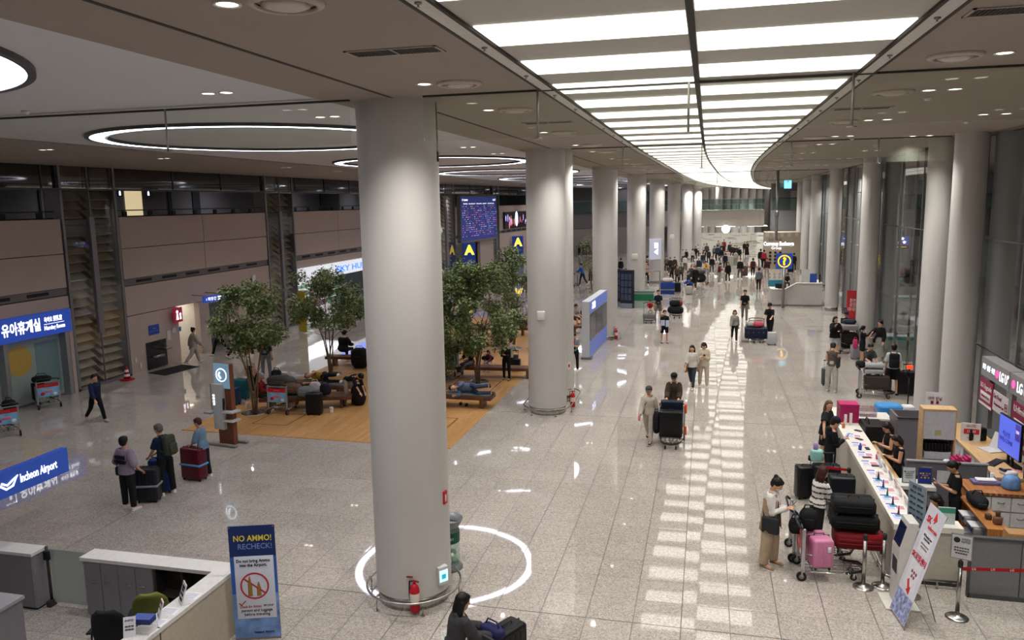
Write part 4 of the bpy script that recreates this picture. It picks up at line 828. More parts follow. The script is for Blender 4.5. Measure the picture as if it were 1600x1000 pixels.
        if hr == 'bun': m.ell(hp_(0, -.05, .055), (.024*H,)*3)
        if hr == 'lowbun': m.ell(hp_(0, -.075, -.005), (.022*H,)*3)
        out['hair'] = remesh(m, max(vox, .010), 2)
    if st.get('cap'):
        m = MB(); R = []
        for t in range(8):
            a = t*PI/2/7.2; R.append([hp_(.053*math.cos(a)*math.cos(2*PI*q/20), -.006+.060*math.cos(a)*math.sin(2*PI*q/20), .026+.05*math.sin(a)) for q in range(20)])
        m.rings(R); out['cap'] = m.mesh('cap')
        m = MB(); pr = [hp_(.042*math.cos(a), .04+.055*math.sin(a), .026-.012*math.sin(a)) for a in [PI*q/10 for q in range(11)]]; pr2 = [v-hs*.006 for v in pr]; n = len(pr); m.add(pr+pr2, [tuple(range(n)), tuple(range(2*n-1, n-1, -1))]+[(i, n+i, n+(i+1) % n, (i+1) % n) for i in range(n)]); out['visor'] = m.mesh('visor')
    if st.get('face') and vox < .014:
        for i, sg in enumerate((-1, 1)):
            m = MB(); m.ell(hp_(sg*.018, .048, .002), (.0075*H, .006*H, .004*H), HM, 8, 6); out['eye%d' % i] = m.mesh('eye')
            m = MB(); m.ell(hp_(sg*.018, .0495, .013), (.011*H, .005*H, .0022*H), HM, 8, 6); out['eyebrow%d' % i] = m.mesh('eyebrow')
        m = MB(); m.ell(hp_(0, .047, -.038), (.012*H, .006*H, .003*H), HM, 10, 6); out['mouth'] = m.mesh('mouth')
    if st.get('mask'):
        m = MB(); m.ell(hp_(0, .026, -.028), (.036*H, .032*H, .027*H), HM); out['face_mask'] = m.mesh('face_mask')
    if st.get('print'): out['_f'] = (sp_(.19)-F*(.068*H*fat+.016), F, s)
    out['_m'] = dict(nb=nb, s=s, F=F, hands=[a[2]+dirn(a[3]+8, a[4])*.07*H for a in arms], waist=sp_(.05), back=sp_(.19)-F*(.066*H), chest=sp_(.19), head=hc, pel=pel)
    return out
_cache = {}
SKIN = mat('#c99a7c', .5, var=.03); SKIN2 = mat('#b88768', .5, var=.03); HAIR = mat('#17120f', .45, var=.3, scale=60)
COLN = {}
def person(label, loc, head, pose='stand', H=1.66, top='#20242c', bottom='#22242a', shoes='#d8d6d2', hair='#17120f', skin=None, vox=None, st=None, rot=None, cat='person', group=None, capc='#222226', facec=None):
    st = dict(st or {}); loc = Vector(loc)
    if vox is None:
        d = (loc-Vector((0, 0, HC))).length; vox = .0095 if d < 24 else .014 if d < 36 else .020 if d < 52 else .028
    key = (pose, tuple(sorted(st.items())), vox)
    if key not in _cache:
        _cache[key] = body_parts(pose, st, vox)
        for k, me in _cache[key].items():
            if not k.startswith('_') and not me.materials: me.materials.append(None)
    parts = _cache[key]; t = thing('person', label, cat, loc, 0, group)
    t.rotation_euler = (0, 0, -math.radians(head)) if rot is None else rot; t.scale = (H/1.68,)*3
    ms = {'body': skin or SKIN, 'hair': mat(hair, .5, var=.25, scale=50), 'shoe': mat(shoes, .5), 'sole': mat('#e3e0da', .5), 'cap': mat(capc, .7), 'visor': mat(capc, .7), 'eye': M_BLACK, 'eyebrow': mat('#1c1512', .6), 'mouth': mat('#8e4a44', .5), 'face_mask': mat('#e6e8ea', .7)}
    tb = lambda c: mat(c, .85, var=.10, scale=9, bump=.25) if isinstance(c, str) else c
    for k, me in parts.items():
        if k.startswith('_'): continue
        n = k.rstrip('01'); nm = {'top': st.get('topname', 'shirt')}.get(n, n)
        m = ms.get(n) or (tb(top) if n == 'top' else tb(bottom))
        o = link(nm, me, t); o.material_slots[0].link = 'OBJECT'; o.material_slots[0].material = m
    t['_k'] = 0; del t['_k']; return t, parts['_m']
# ================================================================ LUGGAGE AND CARTS
def suitcase(label, loc, rz=0, W=.46, D=.28, Hh=.68, c='#1b1c20', ribs=6, handle=0.0, rot=None, group=None, soft=False, strap=None, tagc=None):
    """upright case: width along x, depth y; wheels below"""
    t = thing('suitcase', label, 'suitcase', loc, rz, group)
    if rot is not None: t.rotation_euler = rot
    sh = MB(); sh.bbox((-W/2, -D/2, .05), (W/2, D/2, Hh), .05 if not soft else .06)
    if ribs and not soft:
        for k in range(ribs):
            x = -W/2+.05+(W-.1)*k/(ribs-1); sh.bbox((x-.014, -D/2-.006, .11), (x+.014, D/2+.006, Hh-.06), .01, seg=1)
    sh.obj('shell', mat(c, .35 if not soft else .8, var=.08, bump=0 if not soft else .3, scale=30), t)
    m = MB(); m.bbox((-W/2-.002, -.012, .045), (W/2+.002, .012, Hh+.004), .03, seg=3); m.obj('zip_band', '#26262a', t)
    for sx in (-1, 1):
        for sy in (-1, 1):
            m = MB(); x, y = sx*(W/2-.06), sy*(D/2-.05); m.cyl((x-.012, y, .028), (x+.012, y, .028), .028, n=12); m.box((x-.018, y-.015, .03), (x+.018, y+.015, .06)); m.obj('wheel', '#18181a', t)
    m = MB(); m.tube([(-.09, 0, Hh), (-.08, 0, Hh+.03), (.08, 0, Hh+.03), (.09, 0, Hh)], .01, 6); m.obj('top_handle', '#1a1a1c', t)
    if handle:
        m = MB(); y = -D/2+.03
        for x in (-.1, .1): m.cyl((x, y, Hh-.02), (x, y, Hh+handle), .009, n=8)
        m.obj('telescopic_rods', M_STEEL, t); m = MB(); m.bbox((-.12, y-.015, Hh+handle-.02), (.12, y+.015, Hh+handle+.015), .012); m.obj('grip', '#1a1a1c', t)
    if soft:
        m = MB(); m.bbox((-W/2+.05, -D/2-.02, .14), (W/2-.05, -D/2+.01, Hh*.52), .02); m.bbox((-W/2+.07, -D/2-.018, Hh*.56), (W/2-.07, -D/2+.01, Hh-.09), .02); m.obj('front_pocket', mat(c, .8, var=.12), t)
    if strap: m = MB(); z = Hh*.5; m.bbox((-W/2-.012, -D/2-.014, z-.025), (W/2+.012, D/2+.014, z+.025), .012); m.obj('luggage_strap', strap, t)
    if tagc: m = MB(); m.bbox((W/2-.12, -D/2-.012, Hh*.62), (W/2-.06, -D/2-.004, Hh*.62+.1), .003, seg=1); m.obj('luggage_tag', tagc, t)
    return t
def cart(label, loc, rz=0, panel=('#c8252e', '#7fb6dd'), group=None, board=True, detail=True):
    """airport trolley: the upright handle end at y=0 (ad board faces -y), the platform runs toward +y"""
    t = thing('luggage_cart', label, 'luggage cart', loc, rz, group); W = .33
    m = MB()
    for sx in (-1, 1): m.bbox((sx*W-.022, -.03, .16), (sx*W+.022, .03, .95), .012)
    m.box((-W, -.02, .9), (W, -.005, .93)); m.obj('upright_frame', mat('#b9bcc0', .3, .8), t)
    m = MB(); m.tube([(-W, -.02, .95), (-W-.02, -.08, 1.0), (-W*.6, -.11, 1.03), (W*.6, -.11, 1.03), (W+.02, -.08, 1.0), (W, -.02, .95)], .02, 8); m.obj('handle_bar', '#2a2b2e', t)
    if board:
        m = MB(); m.box((-W+.02, -.035, .74), (W-.02, -.02, .86)); m.obj('red_sign', mat(panel[0], .5), t); m = MB(); m.box((-W+.02, -.035, .42), (W-.02, -.02, .735)); o = m.obj('advert_board', mat(panel[1], .5, var=.25, scale=9), t)
        if detail:
            M = frame((0, -.037, .80), (1, 0, 0)); text('ㅣㅣㅣㅣㅣ', .05, M_WHITE, t, M, w=.2); b = MB(); b.ell((-.17, -.036, .53), (.07, .004, .06)); b.obj('red_spot', '#c02636', o); b = MB(); b.bbox((-.09, -.04, .55), (.13, -.036, .64), .002, seg=1); b.obj('pink_caption', '#d97f9c', o); b = MB(); b.ell((.2, -.036, .5), (.06, .004, .05)); b.obj('white_spot', '#e8ecf2', o)
    m = MB()
    m.tube([(-W, 0, .18), (-W*.95, .5, .17), (-W*.5, .98, .16), (0, 1.03, .16), (W*.5, .98, .16), (W*.95, .5, .17), (W, 0, .18)], .016, 8)
    for x in (-.18, -.06, .06, .18): m.cyl((x, 0, .19), (x*.8, .97, .17), .009, n=6)
    for y in (.15, .45, .75): m.cyl((-W*.97, y, .175), (W*.97, y, .175), .010, n=6)
    m.obj('platform_tubes', M_STEEL, t)
    m = MB(); m.tube([(-W*.8, .72, .17), (-W*.55, .98, .2), (0, 1.06, .2), (W*.55, .98, .2), (W*.8, .72, .17)], .024, 8); m.obj('rubber_bumper', '#1b1b1d', t)
    m = MB(); m.tube([(-W*.9, .02, .5), (-W*.9, .3, .42), (W*.9, .3, .42), (W*.9, .02, .5)], .008, 6)
    for k in range(7): m.cyl((-W*.8+k*W*.27, .02, .62), (-W*.8+k*W*.27, .02, .2), .005, n=5)
    m.obj('back_grille', M_STEEL, t)
    for x, y, r in ((-W-.0, -.02, .085), (W+.0, -.02, .085), (-.14, .86, .055), (.14, .86, .055)):
        m = MB(); m.cyl((x-.02, y, r), (x+.02, y, r), r, n=18); o = m.obj('wheel', '#1c1c1e', t); m = MB(); m.cyl((x-.023, y, r), (x+.023, y, r), r*.5, n=12); m.obj('hub', M_SATIN, o)
    m = MB()
    for x in (-W, W): m.box((x-.028, -.03, .085), (x+.028, .0, .2))
    for x in (-.14, .14): m.box((x-.025, .85, .055), (x+.025, .88, .17))
    m.obj('wheel_forks', M_STEEL, t); return t
def bag(label, loc, r=(.22, .13, .15), c='#17171a', rz=0, name='travel_bag', cat='bag', strap=True, rot=None, group=None):
    t = thing(name, label, cat, loc, rz, group)
    if rot is not None: t.rotation_euler = rot
    m = MB(); R = []; rr = random.Random(label); ph = rr.random()*6
    for i in range(11):
        a = PI*i/10; z = r[2]*(1-math.cos(a)); q = max(.05, math.sin(a)**.45)
        R.append([Vector((r[0]*q*math.copysign(abs(math.cos(2*PI*k/20))**.7, math.cos(2*PI*k/20))*(1+.04*math.sin(3*k+ph+i)), r[1]*q*math.copysign(abs(math.sin(2*PI*k/20))**.7, math.sin(2*PI*k/20))*(1+.05*math.sin(2*k+ph)), z)) for k in range(20)])
    m.rings(R); m.obj('bag_body', mat(c, .8, var=.15, bump=.4, scale=25), t)
    if strap: m = MB(); m.tube([(-r[0]*.6, 0, r[2]*1.9), (-r[0]*.4, 0, r[2]*2+.07), (r[0]*.4, 0, r[2]*2+.07), (r[0]*.6, 0, r[2]*1.9)], .012, 6); m.obj('handles', mat(c, .7), t)
    m = MB(); m.bbox((-r[0]*.5, -r[1]*1.12, r[2]*.5), (r[0]*.5, -r[1]*.85, r[2]*1.3), .02); m.obj('pocket', mat(c, .75, var=.2), t)
    return t
def backpack(label, par, st, c, k=1.0, size=1.0, off=0.0):
    """worn on the back of person par: a thing of its own standing at the same spot"""
    t = thing('backpack', label, 'backpack', (0, 0, 0)); t.matrix_world = par.matrix_world; t.location = par.location; t.rotation_euler = par.rotation_euler; t.scale = par.scale
    s, F, B = st['s'], st['F'], st['back']; X = Vector((1, 0, 0)); M = Matrix(((X.x, F.x, s.x, B.x), (X.y, F.y, s.y, B.y), (X.z, F.z, s.z, B.z), (0, 0, 0, 1)))
    z = size; m = MB(); m.bbox((-.15*z, -.2*z, -.30*z), (.15*z, -.02, .17*z), .06, M, 4); m.obj('pack_body', mat(c, .8, var=.15, bump=.3, scale=30), t)
    m = MB(); m.bbox((-.11*z, -.25*z, -.26*z), (.11*z, -.17*z, -.02), .03, M); m.obj('front_pocket', mat(c, .7, var=.2), t)
    for sx in (-1, 1): m = MB(); m.tube([M @ Vector((sx*.07, -.05, .15)), M @ Vector((sx*.085, .06, .16)), M @ Vector((sx*.10, .165, .06)), M @ Vector((sx*.12, .12, -.12)), M @ Vector((sx*.13, -.02, -.2))], .016, 6); m.obj('shoulder_strap', mat(c, .8), t)
    return t
def crossbag(label, par, st, c, side=1, w=.26, h=.2, z=-.02, diag=True, strapc=None):
    t = thing('shoulder_bag', label, 'bag', par.location); t.rotation_euler = par.rotation_euler; t.scale = par.scale
    s, F = st['s'], st['F']; p = st['waist']+Vector((side*.19, .05, z)); m = MB(); m.bbox((p.x-.05, p.y-w/2, p.z-h), (p.x+.05, p.y+w/2, p.z), .035); m.obj('bag_body', mat(c, .7, var=.1), t)
    q = st['nb']+Vector(((-side if diag else side)*.085, 0, -.01)); m = MB(); ch = st['chest']+F*.13+Vector((side*.05 if diag else side*.1, 0, 0)); bk = st['back']-F*.02+Vector((side*.05 if diag else side*.1, 0, 0))
    m.tube([p+Vector((0, w/2-.03, 0)), ch, q+F*.03, q-F*.03, bk, p+Vector((0, -w/2+.03, 0))], .009, 6); m.obj('strap', mat(strapc or c, .7), t); return t
def held(label, par, st, name='phone', c='#1a1a1e', i=1, size=(.036, .006, .075), cat='phone', rot=(-40, 0, 0)):
    h = st['hands'][i]; t = thing(name, label, cat, par.location); t.rotation_euler = par.rotation_euler; t.scale = par.scale
    M = T(*(h+Vector((0, .012, .03)))) @ RX(rot[0]); m = MB(); m.bbox((-size[0], -size[1], -size[2]), size, .006, M, 2); m.obj(name+'_body', c, t)
    if name == 'phone': m = MB(); m.box((-size[0]*.9, -size[1]-.001, -size[2]*.92), (size[0]*.9, -size[1], size[2]*.92), M); m.obj('phone_screen', mat('#9fb4d8', .3, emit=.4), t)
    return t
# ================================================================ TREES, BENCHES, POSTS
def tree(label, base, top, spread, trunk_h, n, seed, cc=None, lean=0):
    rr = random.Random(seed); t = thing('potted_tree' if 0 else 'indoor_tree', label, 'tree', base); h = top; cz = (h+trunk_h)/2
    m = MB(); tips = []
    for k in range(5):
        a = k*2*PI/5+rr.random(); r0 = .05; pts = [Vector((r0*math.cos(a), r0*math.sin(a), 0))]
        for i in range(1, 6):
            z = h*.8*i/5; q = r0+spread*.55*(i/5)**1.6; pts.append(Vector((q*math.cos(a+.2*i)+rr.uniform(-.04, .04), q*math.sin(a+.2*i)+rr.uniform(-.04, .04), z)))
        m.tube(pts, [.032, .028, .022, .016, .011, .006], 7); tips += pts[2:]
        for j in range(4):
            p = pts[rr.randint(2, 4)]; e = p+Vector((rr.uniform(-1, 1)*spread*.5, rr.uniform(-1, 1)*spread*.5, rr.uniform(.3, .8))); m.tube([p, lerp(p, e, .5)+Vector((0, 0, .05)), e], [.010, .008, .004], 5); tips.append(e)
    m.obj('trunk', mat('#75604a', .8, var=.2, bump=.4, scale=20), t)
    bl = []
    for k in range(46):
        a = rr.random()*2*PI; z = rr.uniform(trunk_h, h-.15); u = (z-trunk_h)/(h-trunk_h); prof = math.sin(PI*min(1, max(0, u*.86+.12)))**.6; r = spread*prof*math.sqrt(rr.random()); bl.append((Vector((r*math.cos(a), r*math.sin(a), z)), rr.uniform(.24, .46)))
    lv = [MB(), MB(), MB()]
    for i in range(n):
        c, r = rr.choice(bl); d = Vector((rr.gauss(0, 1), rr.gauss(0, 1), rr.gauss(0, .8))).normalized()*r*(rr.random()**.4); p = c+d
        ax = Vector((rr.gauss(0, 1), rr.gauss(0, 1), rr.gauss(-.5, .6))).normalized(); sd = ax.cross(Vector((rr.gauss(0, .4), rr.gauss(0, .4), 1))).normalized(); L = rr.uniform(.07, .13); w = L*.34
        lv[i % 3].add([p, p+ax*L*.5+sd*w, p+ax*L, p+ax*L*.5-sd*w], [(0, 1, 2, 3)])
    for k, c in enumerate(('#76854f', '#5a6b3b', '#95a274')): 
        o = lv[k].obj('foliage', mat(c, .55, var=.25, scale=3), t); o['kind'] = 'stuff'
    m = MB(); m.lathe([(.42, 0), (.42, .02), (.34, .03), (.34, .015)], n=24); m.obj('base_plate', M_STEEL, t)
    return t
def bench(label, loc, rz, L=2.4, W=.62, cushion=(.3, 1.0)):
    t = thing('wooden_bench', label, 'bench', loc, rz); m = MB(); m.bbox((-L/2, -W/2, .30), (L/2, W/2, .42), .012, seg=2); m.obj('bench_seat', M_WALNUT, t)
    for x in (-L/2+.35, L/2-.35): m = MB(); m.box((x-.05, -W/2+.06, 0), (x+.05, W/2-.06, .30)); m.obj('leg', M_WALNUT, t)
    if cushion: a, b = cushion; m = MB(); m.bbox((-L/2+L*a, -W/2+.01, .42), (-L/2+L*b-.02, W/2-.01, .47), .02); m.obj('cushion', mat('#55534f', .85, bump=.3, scale=60), t)
    return t
def stanchion(label, p, group=None, tray=False):
    t = thing('queue_post', label, 'queue post', p, 0, group); m = MB(); m.lathe([(.17, 0), (.17, .012), (.14, .03), (.045, .045), (.04, .06)], n=32); m.obj('base', M_STEEL, t)
    m = MB(); m.lathe([(.032, .03), (.032, .86)], n=20); m.obj('post', M_STEEL, t); m = MB(); m.lathe([(.037, .85), (.037, .93), (.03, .95), (.01, .955)], n=20); m.obj('belt_head', '#2b2b2d', t)
    if tray: m = MB(); m.lathe([(.02, .5), (.17, .505), (.17, .515), (.02, .52)], n=28); m.obj('round_tray', M_STEEL, t)
    return t
def belt(label, a, b, c='#a8141f', txt=None, h=.90):
    t = thing('queue_belt', label, 'queue belt'); a, b = Vector(a), Vector(b); d = (b-a); L = d.length; M = frame(((a.x+b.x)/2, (a.y+b.y)/2, h), d); m = MB(); m.box((-L/2, -.028, -.002), (L/2, .028, .002), M); m.obj('belt_strip', c, t)
    if txt:
        for k in range(int(L/.28)): text(txt, .05, M_WHITE, t, M @ T(-L/2+.2+.28*k, 0, .003))
    return t
# ================================================================ WHO AND WHAT STANDS WHERE
def hgt(x, y, yt, lo=1.45, hi=1.84):
    g = at(x, y); return g, max(lo, min(hi, atY(x, yt, g.y).z))
def P(x, y, yt, head, pose, label, **k):
    g, h = hgt(x, y, yt)
    if 'H' in k: h = k.pop('H')
    return person(label, g, head, pose, H=h, **k)
def foot(x, y): return at(x, y)
# ---- left hall
a, s = P(203, 795, 681, 8, 'back', 'person in a lilac T-shirt lettered EUROPE WAKE UP and black trousers, seen from behind', top='#8d8092', bottom='#15151a', hair='#121012', st=dict(hair='short', sleeve=.62, loose=.03, wide=1.15, hem=-.05))
M = T(*(s['back']-s['F']*.045+Vector((0, 0, -.0)))) @ frame((0, 0, 0), (1, 0, 0)) @ RX(1)
text('EUROPE\nWAKE UP', .11, '#1e1a2c', a, T(.02, 0, -.05) @ M, 'shirt_print', w=.33, bold=.012, ext=.02)
crossbag('dark navy shoulder bag on the hip of the person in the lilac T-shirt', a, s, '#1c1d2e', side=-1, diag=False, w=.3)
suitcase('black ribbed suitcase with a grey strap beside the person in the lilac T-shirt', at(234, 783), .3, W=.5, D=.32, Hh=.8, c='#191b22', strap='#8b8f98')
suitcase('blue suitcase between the black ribbed case and the grey-haired man', at(255, 768), .35, W=.5, D=.34, Hh=.82, c='#17306e', ribs=4)
a, s = P(262, 772, 662, 278, 'handshold', 'grey-haired man in a navy polo shirt and black trousers with an olive backpack', top='#14253f', bottom='#131417', hair='#5b5854', st=dict(hair='short', sleeve=.5, loose=.014, wide=1.3, face=1))
backpack('olive green backpack on the grey-haired man', a, s, '#3c4233')
a, s = P(322, 747, 652, 262, 'handshold', 'woman with short brown hair in a light blue blouse behind the burgundy suitcase', top='#6c8ba0', bottom='#1c2030', hair='#4a2d20', st=dict(hair='short', sleeve=.62, fem=1, loose=.022, face=1, hem=-.05))
suitcase('burgundy suitcase with a light blue strap held by the woman in the blue blouse', at(305, 749), -.12, W=.6, D=.3, Hh=.82, c='#5a1726', ribs=0, strap='#5aa0d6')
P(151, 658, 582, 105, 'walk', 'man in a navy jacket and black trousers walking alone with lowered head', top='#131d3e', bottom='#0f1013', shoes='#a9a8a6', st=dict(hair='short', sleeve=1, loose=.018, wide=1.05))
P(303, 568, 510, 30, 'walk', 'person in loose beige clothes walking into the bright restroom doorway', top='#a39a93', bottom='#b1a89f', st=dict(hair='bun', sleeve=1, fem=1, wide=1.35, loose=.03, hem=-.12))
P(346, 555, 494, 250, 'walk', 'person in black walking behind the nearest tree', top='#17181b', bottom='#141417', st=dict(hair='short', sleeve=1))
P(372, 560, 497, 70, 'walk', 'person in dark clothes glimpsed through the nearest tree leaves', top='#2a2a2e', bottom='#1d1d22', st=dict(hair='short', sleeve=1))
P(396, 618, 538, 200, 'stand', 'person in white top and long black skirt behind the nearest tree', top='#cfc6bd', bottom='#121214', st=dict(hair='long', sleeve=.55, fem=1, bottom='skirt', skirt=.42, flare=.13))
P(417, 592, 520, 340, 'stand', 'person in grey trousers standing just behind the tree and luggage', top='#20221f', bottom='#6c6c70', st=dict(hair='short', sleeve=.6))
# carts and luggage at the left
cart('luggage cart with black bags parked before the nursing room glass', at(78, 638), .95)
c0 = at(60, 640); suitcase('white suitcase on the cart before the nursing room', (c0.x-.0, c0.y+.22, .18), .95, W=.4, D=.25, Hh=.6, c='#b9bcc2')
suitcase('black suitcase on the cart before the nursing room, next to the white one', (c0.x-.45, c0.y+.52, .18), .95, W=.4, D=.25, Hh=.62, c='#17181a')
bag('black bag lying on top of the luggage before the nursing room', (c0.x-.1, c0.y+.35, .86), (.3, .2, .11), '#1a1a1d', .4)
cart('luggage cart at the left edge of the photo with a blue advert board', at(12, 684), .95)
bag('black bag on the cart at the left edge of the photo', at(15, 640, .7), (.2, .16, .15), '#141416')
# ---- oak deck
tree('nearest indoor tree beside the phone stand, slender pale trunk', at(398, 645), 4.2, 1.15, 2.2, 9500, 1)
tree('indoor tree with several stems behind the sleeping man in yellow', at(517, 585), 4.3, 1.55, 2.0, 11500, 2)
tree('indoor tree half hidden behind the nearest column, right side showing', at(694, 592), 4.45, 1.5, .7, 16000, 3)
tree('indoor tree with a single pale trunk right of the nearest column', at(747, 597), 4.4, 1.5, 1.2, 16000, 4)
tree('indoor tree between the departure board and the second column', at(802, 545), 4.6, 1.35, 1.2, 11000, 5)
tree('small far tree glimpsed between the third and fourth columns', (-8.2, 58, 0), 4.2, 1.3, 1.6, 1800, 6)
b1 = at(492, 603, .3); bench('dark wooden bench with grey cushion under the sleeping man in yellow', (b1.x, b1.y, 0), -.12, 2.9, .62)
b2 = at(478, 619, .4); bench('dark wooden bench holding luggage, nearest on the deck', (b2.x, b2.y+.1, 0), .30, 3.0, .75, (.05, .7))
b3 = at(725, 621, .3); bench('dark wooden bench right of the nearest column with a sleeper in blue', (b3.x-.15, b3.y, 0), -.02, 2.3, .62)
b4 = at(775, 577, .3); bench('long wooden bench with the small girl, behind the sleeper', (b4.x-.1, b4.y, 0), .05, 3.4, .55, None)
b5 = at(545, 560, .3); bench('wooden bench behind the second tree with the broad man in black', (b5.x, b5.y, 0), .1, 1.9, .5, None)
b6 = at(812, 515, .3); bench('far dark bench by the second column', (b6.x-.6, b6.y, 0), .05, 2.2, .5, None)
b7 = at(898, 512, .3); bench('bench just right of the second column with a seated person', (b7.x-.6, b7.y, 0), .1, 1.9, .5, None)
# sleepers: the figure lies on its side along the bench
def lyer(label, p, rz, flip=1, **k):
    t, s = person(label, p, 0, 'lie' if flip > 0 else 'lieflat', rot=(0, 0, 0), **k)
    # the standing axis goes to horizontal, the body's right side down
    R = Matrix.Rotation(rz, 4, 'Z') @ Matrix(((0, 0, -1, 0), (0, -1, 0, 0), (-1, 0, 0, 0), (0, 0, 0, 1))); sc = t.scale.x
    R = Matrix.Rotation(rz, 4, 'Z') @ Matrix.Rotation(PI, 4, 'Z') @ Matrix.Rotation(PI/2, 4, 'Y') 
    t.rotation_mode = 'QUATERNION'; t.rotation_quaternion = R.to_quaternion(); return t, s
lyer('man asleep on the bench in a mustard shirt and black trousers', (b1.x+1.05, b1.y+.05, .62), -.12, H=1.66, top='#9a7a2e', bottom='#121216', st=dict(hair='short', sleeve=.5, wide=1.15))
lyer('person asleep on the bench in a blue-grey shirt and jeans, right of the nearest column', (b3.x+1.0, b3.y+.02, .62), -.02, H=1.66, top='#566480', bottom='#33445e', st=dict(hair='short', sleeve=1, wide=1.1, loose=.02), shoes='#151517')
P(404, 640, 592, 75, 'sit', 'person in red jacket and pale hat sitting bent on the bench by the nearest tree', H=1.62, top='#7c1620', bottom='#2a2a26', hair='#b0a8a6', st=dict(hair='short', sleeve=1, loose=.02))
P(545, 633, 570, 110, 'bend', 'person in a black top and beige trousers bending over a black backpack', H=1.66, top='#131315', bottom='#a2978b', shoes='#3c4a4a', st=dict(hair='short', sleeve=.62, wide=1.1))
bag('big black backpack standing on the deck under the bending person', at(561, 633), (.24, .2, .36), '#151518', name='backpack', cat='backpack')
P(537, 566, 512, 10, 'sit', 'broad person in black seated with back to the camera behind the second tree', H=1.8, top='#0f0f12', bottom='#101013', st=dict(hair='short', sleeve=1, loose=.03, fat=1.35))
bag('black luggage heap at the column edge on the far side of the deck', at(563, 575), (.35, .3, .42), '#101012')
# bench luggage
cc_ = cart('luggage cart with a sky-blue advert board parked against the near bench', at(435, 648), .0)
bag('grey striped duffel bag lying over the cart and the near bench', (at(432, 600, .8).x, at(432, 600, .8).y+.3, .62), (.5, .25, .2), '#565350')
bag('brown striped duffel on the near bench, right of the grey duffel', at(455, 615, .5), (.38, .22, .17), '#6b5340')
bag('crumpled grey jacket bundle on the near bench', at(480, 620, .47), (.3, .24, .17), '#6d7270', strap=False, name='jacket_bundle', cat='clothes')
bag('white tote bag with pink lettering on the near bench', at(493, 614, .47), (.2, .1, .19), '#cdbfc0')
bag('navy backpack on the near bench, next to the white tote bag', at(509, 617, .47), (.18, .14, .19), '#1a1c2b', name='backpack', cat='backpack')
suitcase('black ribbed suitcase standing in front of the near bench', at(492, 648), .1, W=.5, D=.3, Hh=.72, c='#17181b', ribs=0)
suitcase('black suitcase behind the near bench carrying a round black bag', at(435, 612), .1, W=.55, D=.3, Hh=.62, c='#141417')
bag('small round black bag on the case behind the near bench', at(432, 588, .66), (.17, .13, .12), '#101012')
suitcase('teal suitcase behind the nearest tree and phone stand', at(377, 624), .1, W=.55, D=.3, Hh=.72, c='#1b5a66')
suitcase('blue bag-topped suitcase left of the nearest tree trunk, dark teal', at(366, 632), -.1, W=.42, D=.3, Hh=.6, c='#1a3f66')
for x, y, l in ((475, 644, 'left one of a pair of grey shoes under the near bench'), (479.5, 644, 'right one of a pair of grey shoes under the near bench'), (720, 632, 'left one of a pair of black sandals below the blue sleeper'), (729, 634, 'right one of a pair of black sandals below the blue sleeper')):
    t = thing('shoe', l, 'shoe', at(x, y), .2); m = MB(); m.ell((0, 0, .04), (.055, .14, .045)); m.obj('upper', '#8a8c8c' if x < 600 else '#151517', t); m = MB(); m.bbox((-.05, -.14, 0), (.05, .14, .025), .02); m.obj('sole', M_WHITE if x < 600 else M_DARK, t)
for x, y, l in ((518, 645, 'crumpled white paper cup bag standing alone on the deck'), (387, 638, 'small white cup on the deck left of the nearest tree')):
    t = thing('paper_cup', l, 'cup', at(x, y)); m = MB(); m.lathe([(.05, 0), (.06, .02), (.065, .16), (.05, .2)], n=14); m.obj('cup_body', M_WHITE, t); m = MB(); m.lathe([(.066, .155), (.066, .17), (.03, .18)], n=14); m.obj('cup_lid', '#d8d4cc', t)
# right of the column
cart('luggage cart carrying the light blue suitcase by the third tree', at(698, 588), PI+.1, board=False)
g = at(703, 574, .18); suitcase('light blue suitcase lying on the cart beside the third tree', (g.x, g.y-.05, .18), 0, W=.72, D=.35, Hh=.52, c='#4c6b84', ribs=5); bag('orange holdall on top of the light blue suitcase', (g.x-.1, g.y, .72), (.22, .16, .15), '#a8571a')
P(737, 586, 540, 210, 'cross', 'person in grey trousers and dark top sitting cross-legged behind the pale trunk', H=1.68, top='#16161a', bottom='#6d7476', hair='#d2d0cc', st=dict(hair='short', sleeve=.6))
P(765, 579, 551, 190, 'sit', 'small girl in a pink top and white leggings seated on the long bench', H=1.12, top='#7a2a44', bottom='#c8b8b4', shoes='#c48a8a', st=dict(hair='bob', sleeve=1, fem=1, bottom='leggings'))
P(792, 594, 545, 185, 'phone', 'person in black looking down at a phone at the end of the long bench', H=1.5, top='#141416', bottom='#0f0f12', shoes='#141416', st=dict(hair='short', sleeve=1, face=1))
P(797, 578, 533, 10, 'sit', 'person in a cream shirt seated with back turned behind the one in black', H=1.7, top='#a9a196', bottom='#202024', st=dict(hair='short', sleeve=.5))
bag('black bag on the long bench left of the small girl', at(762, 563, .42), (.25, .13, .09), '#141417'); suitcase('black cabin suitcase with raised rods right of the person in cream', at(807, 580), 0, W=.34, D=.24, Hh=.5, c='#141418', handle=.35)
P(777, 541, 514, 150, 'sit', 'far seated person in dark clothes seen under the tree crown', H=1.6, top='#2a2e2c', bottom='#131316', st=dict(hair='short', sleeve=1))
bag('dark bag on the far bench by the second column', at(815, 512, .42), (.3, .2, .2), '#1c1a1a')
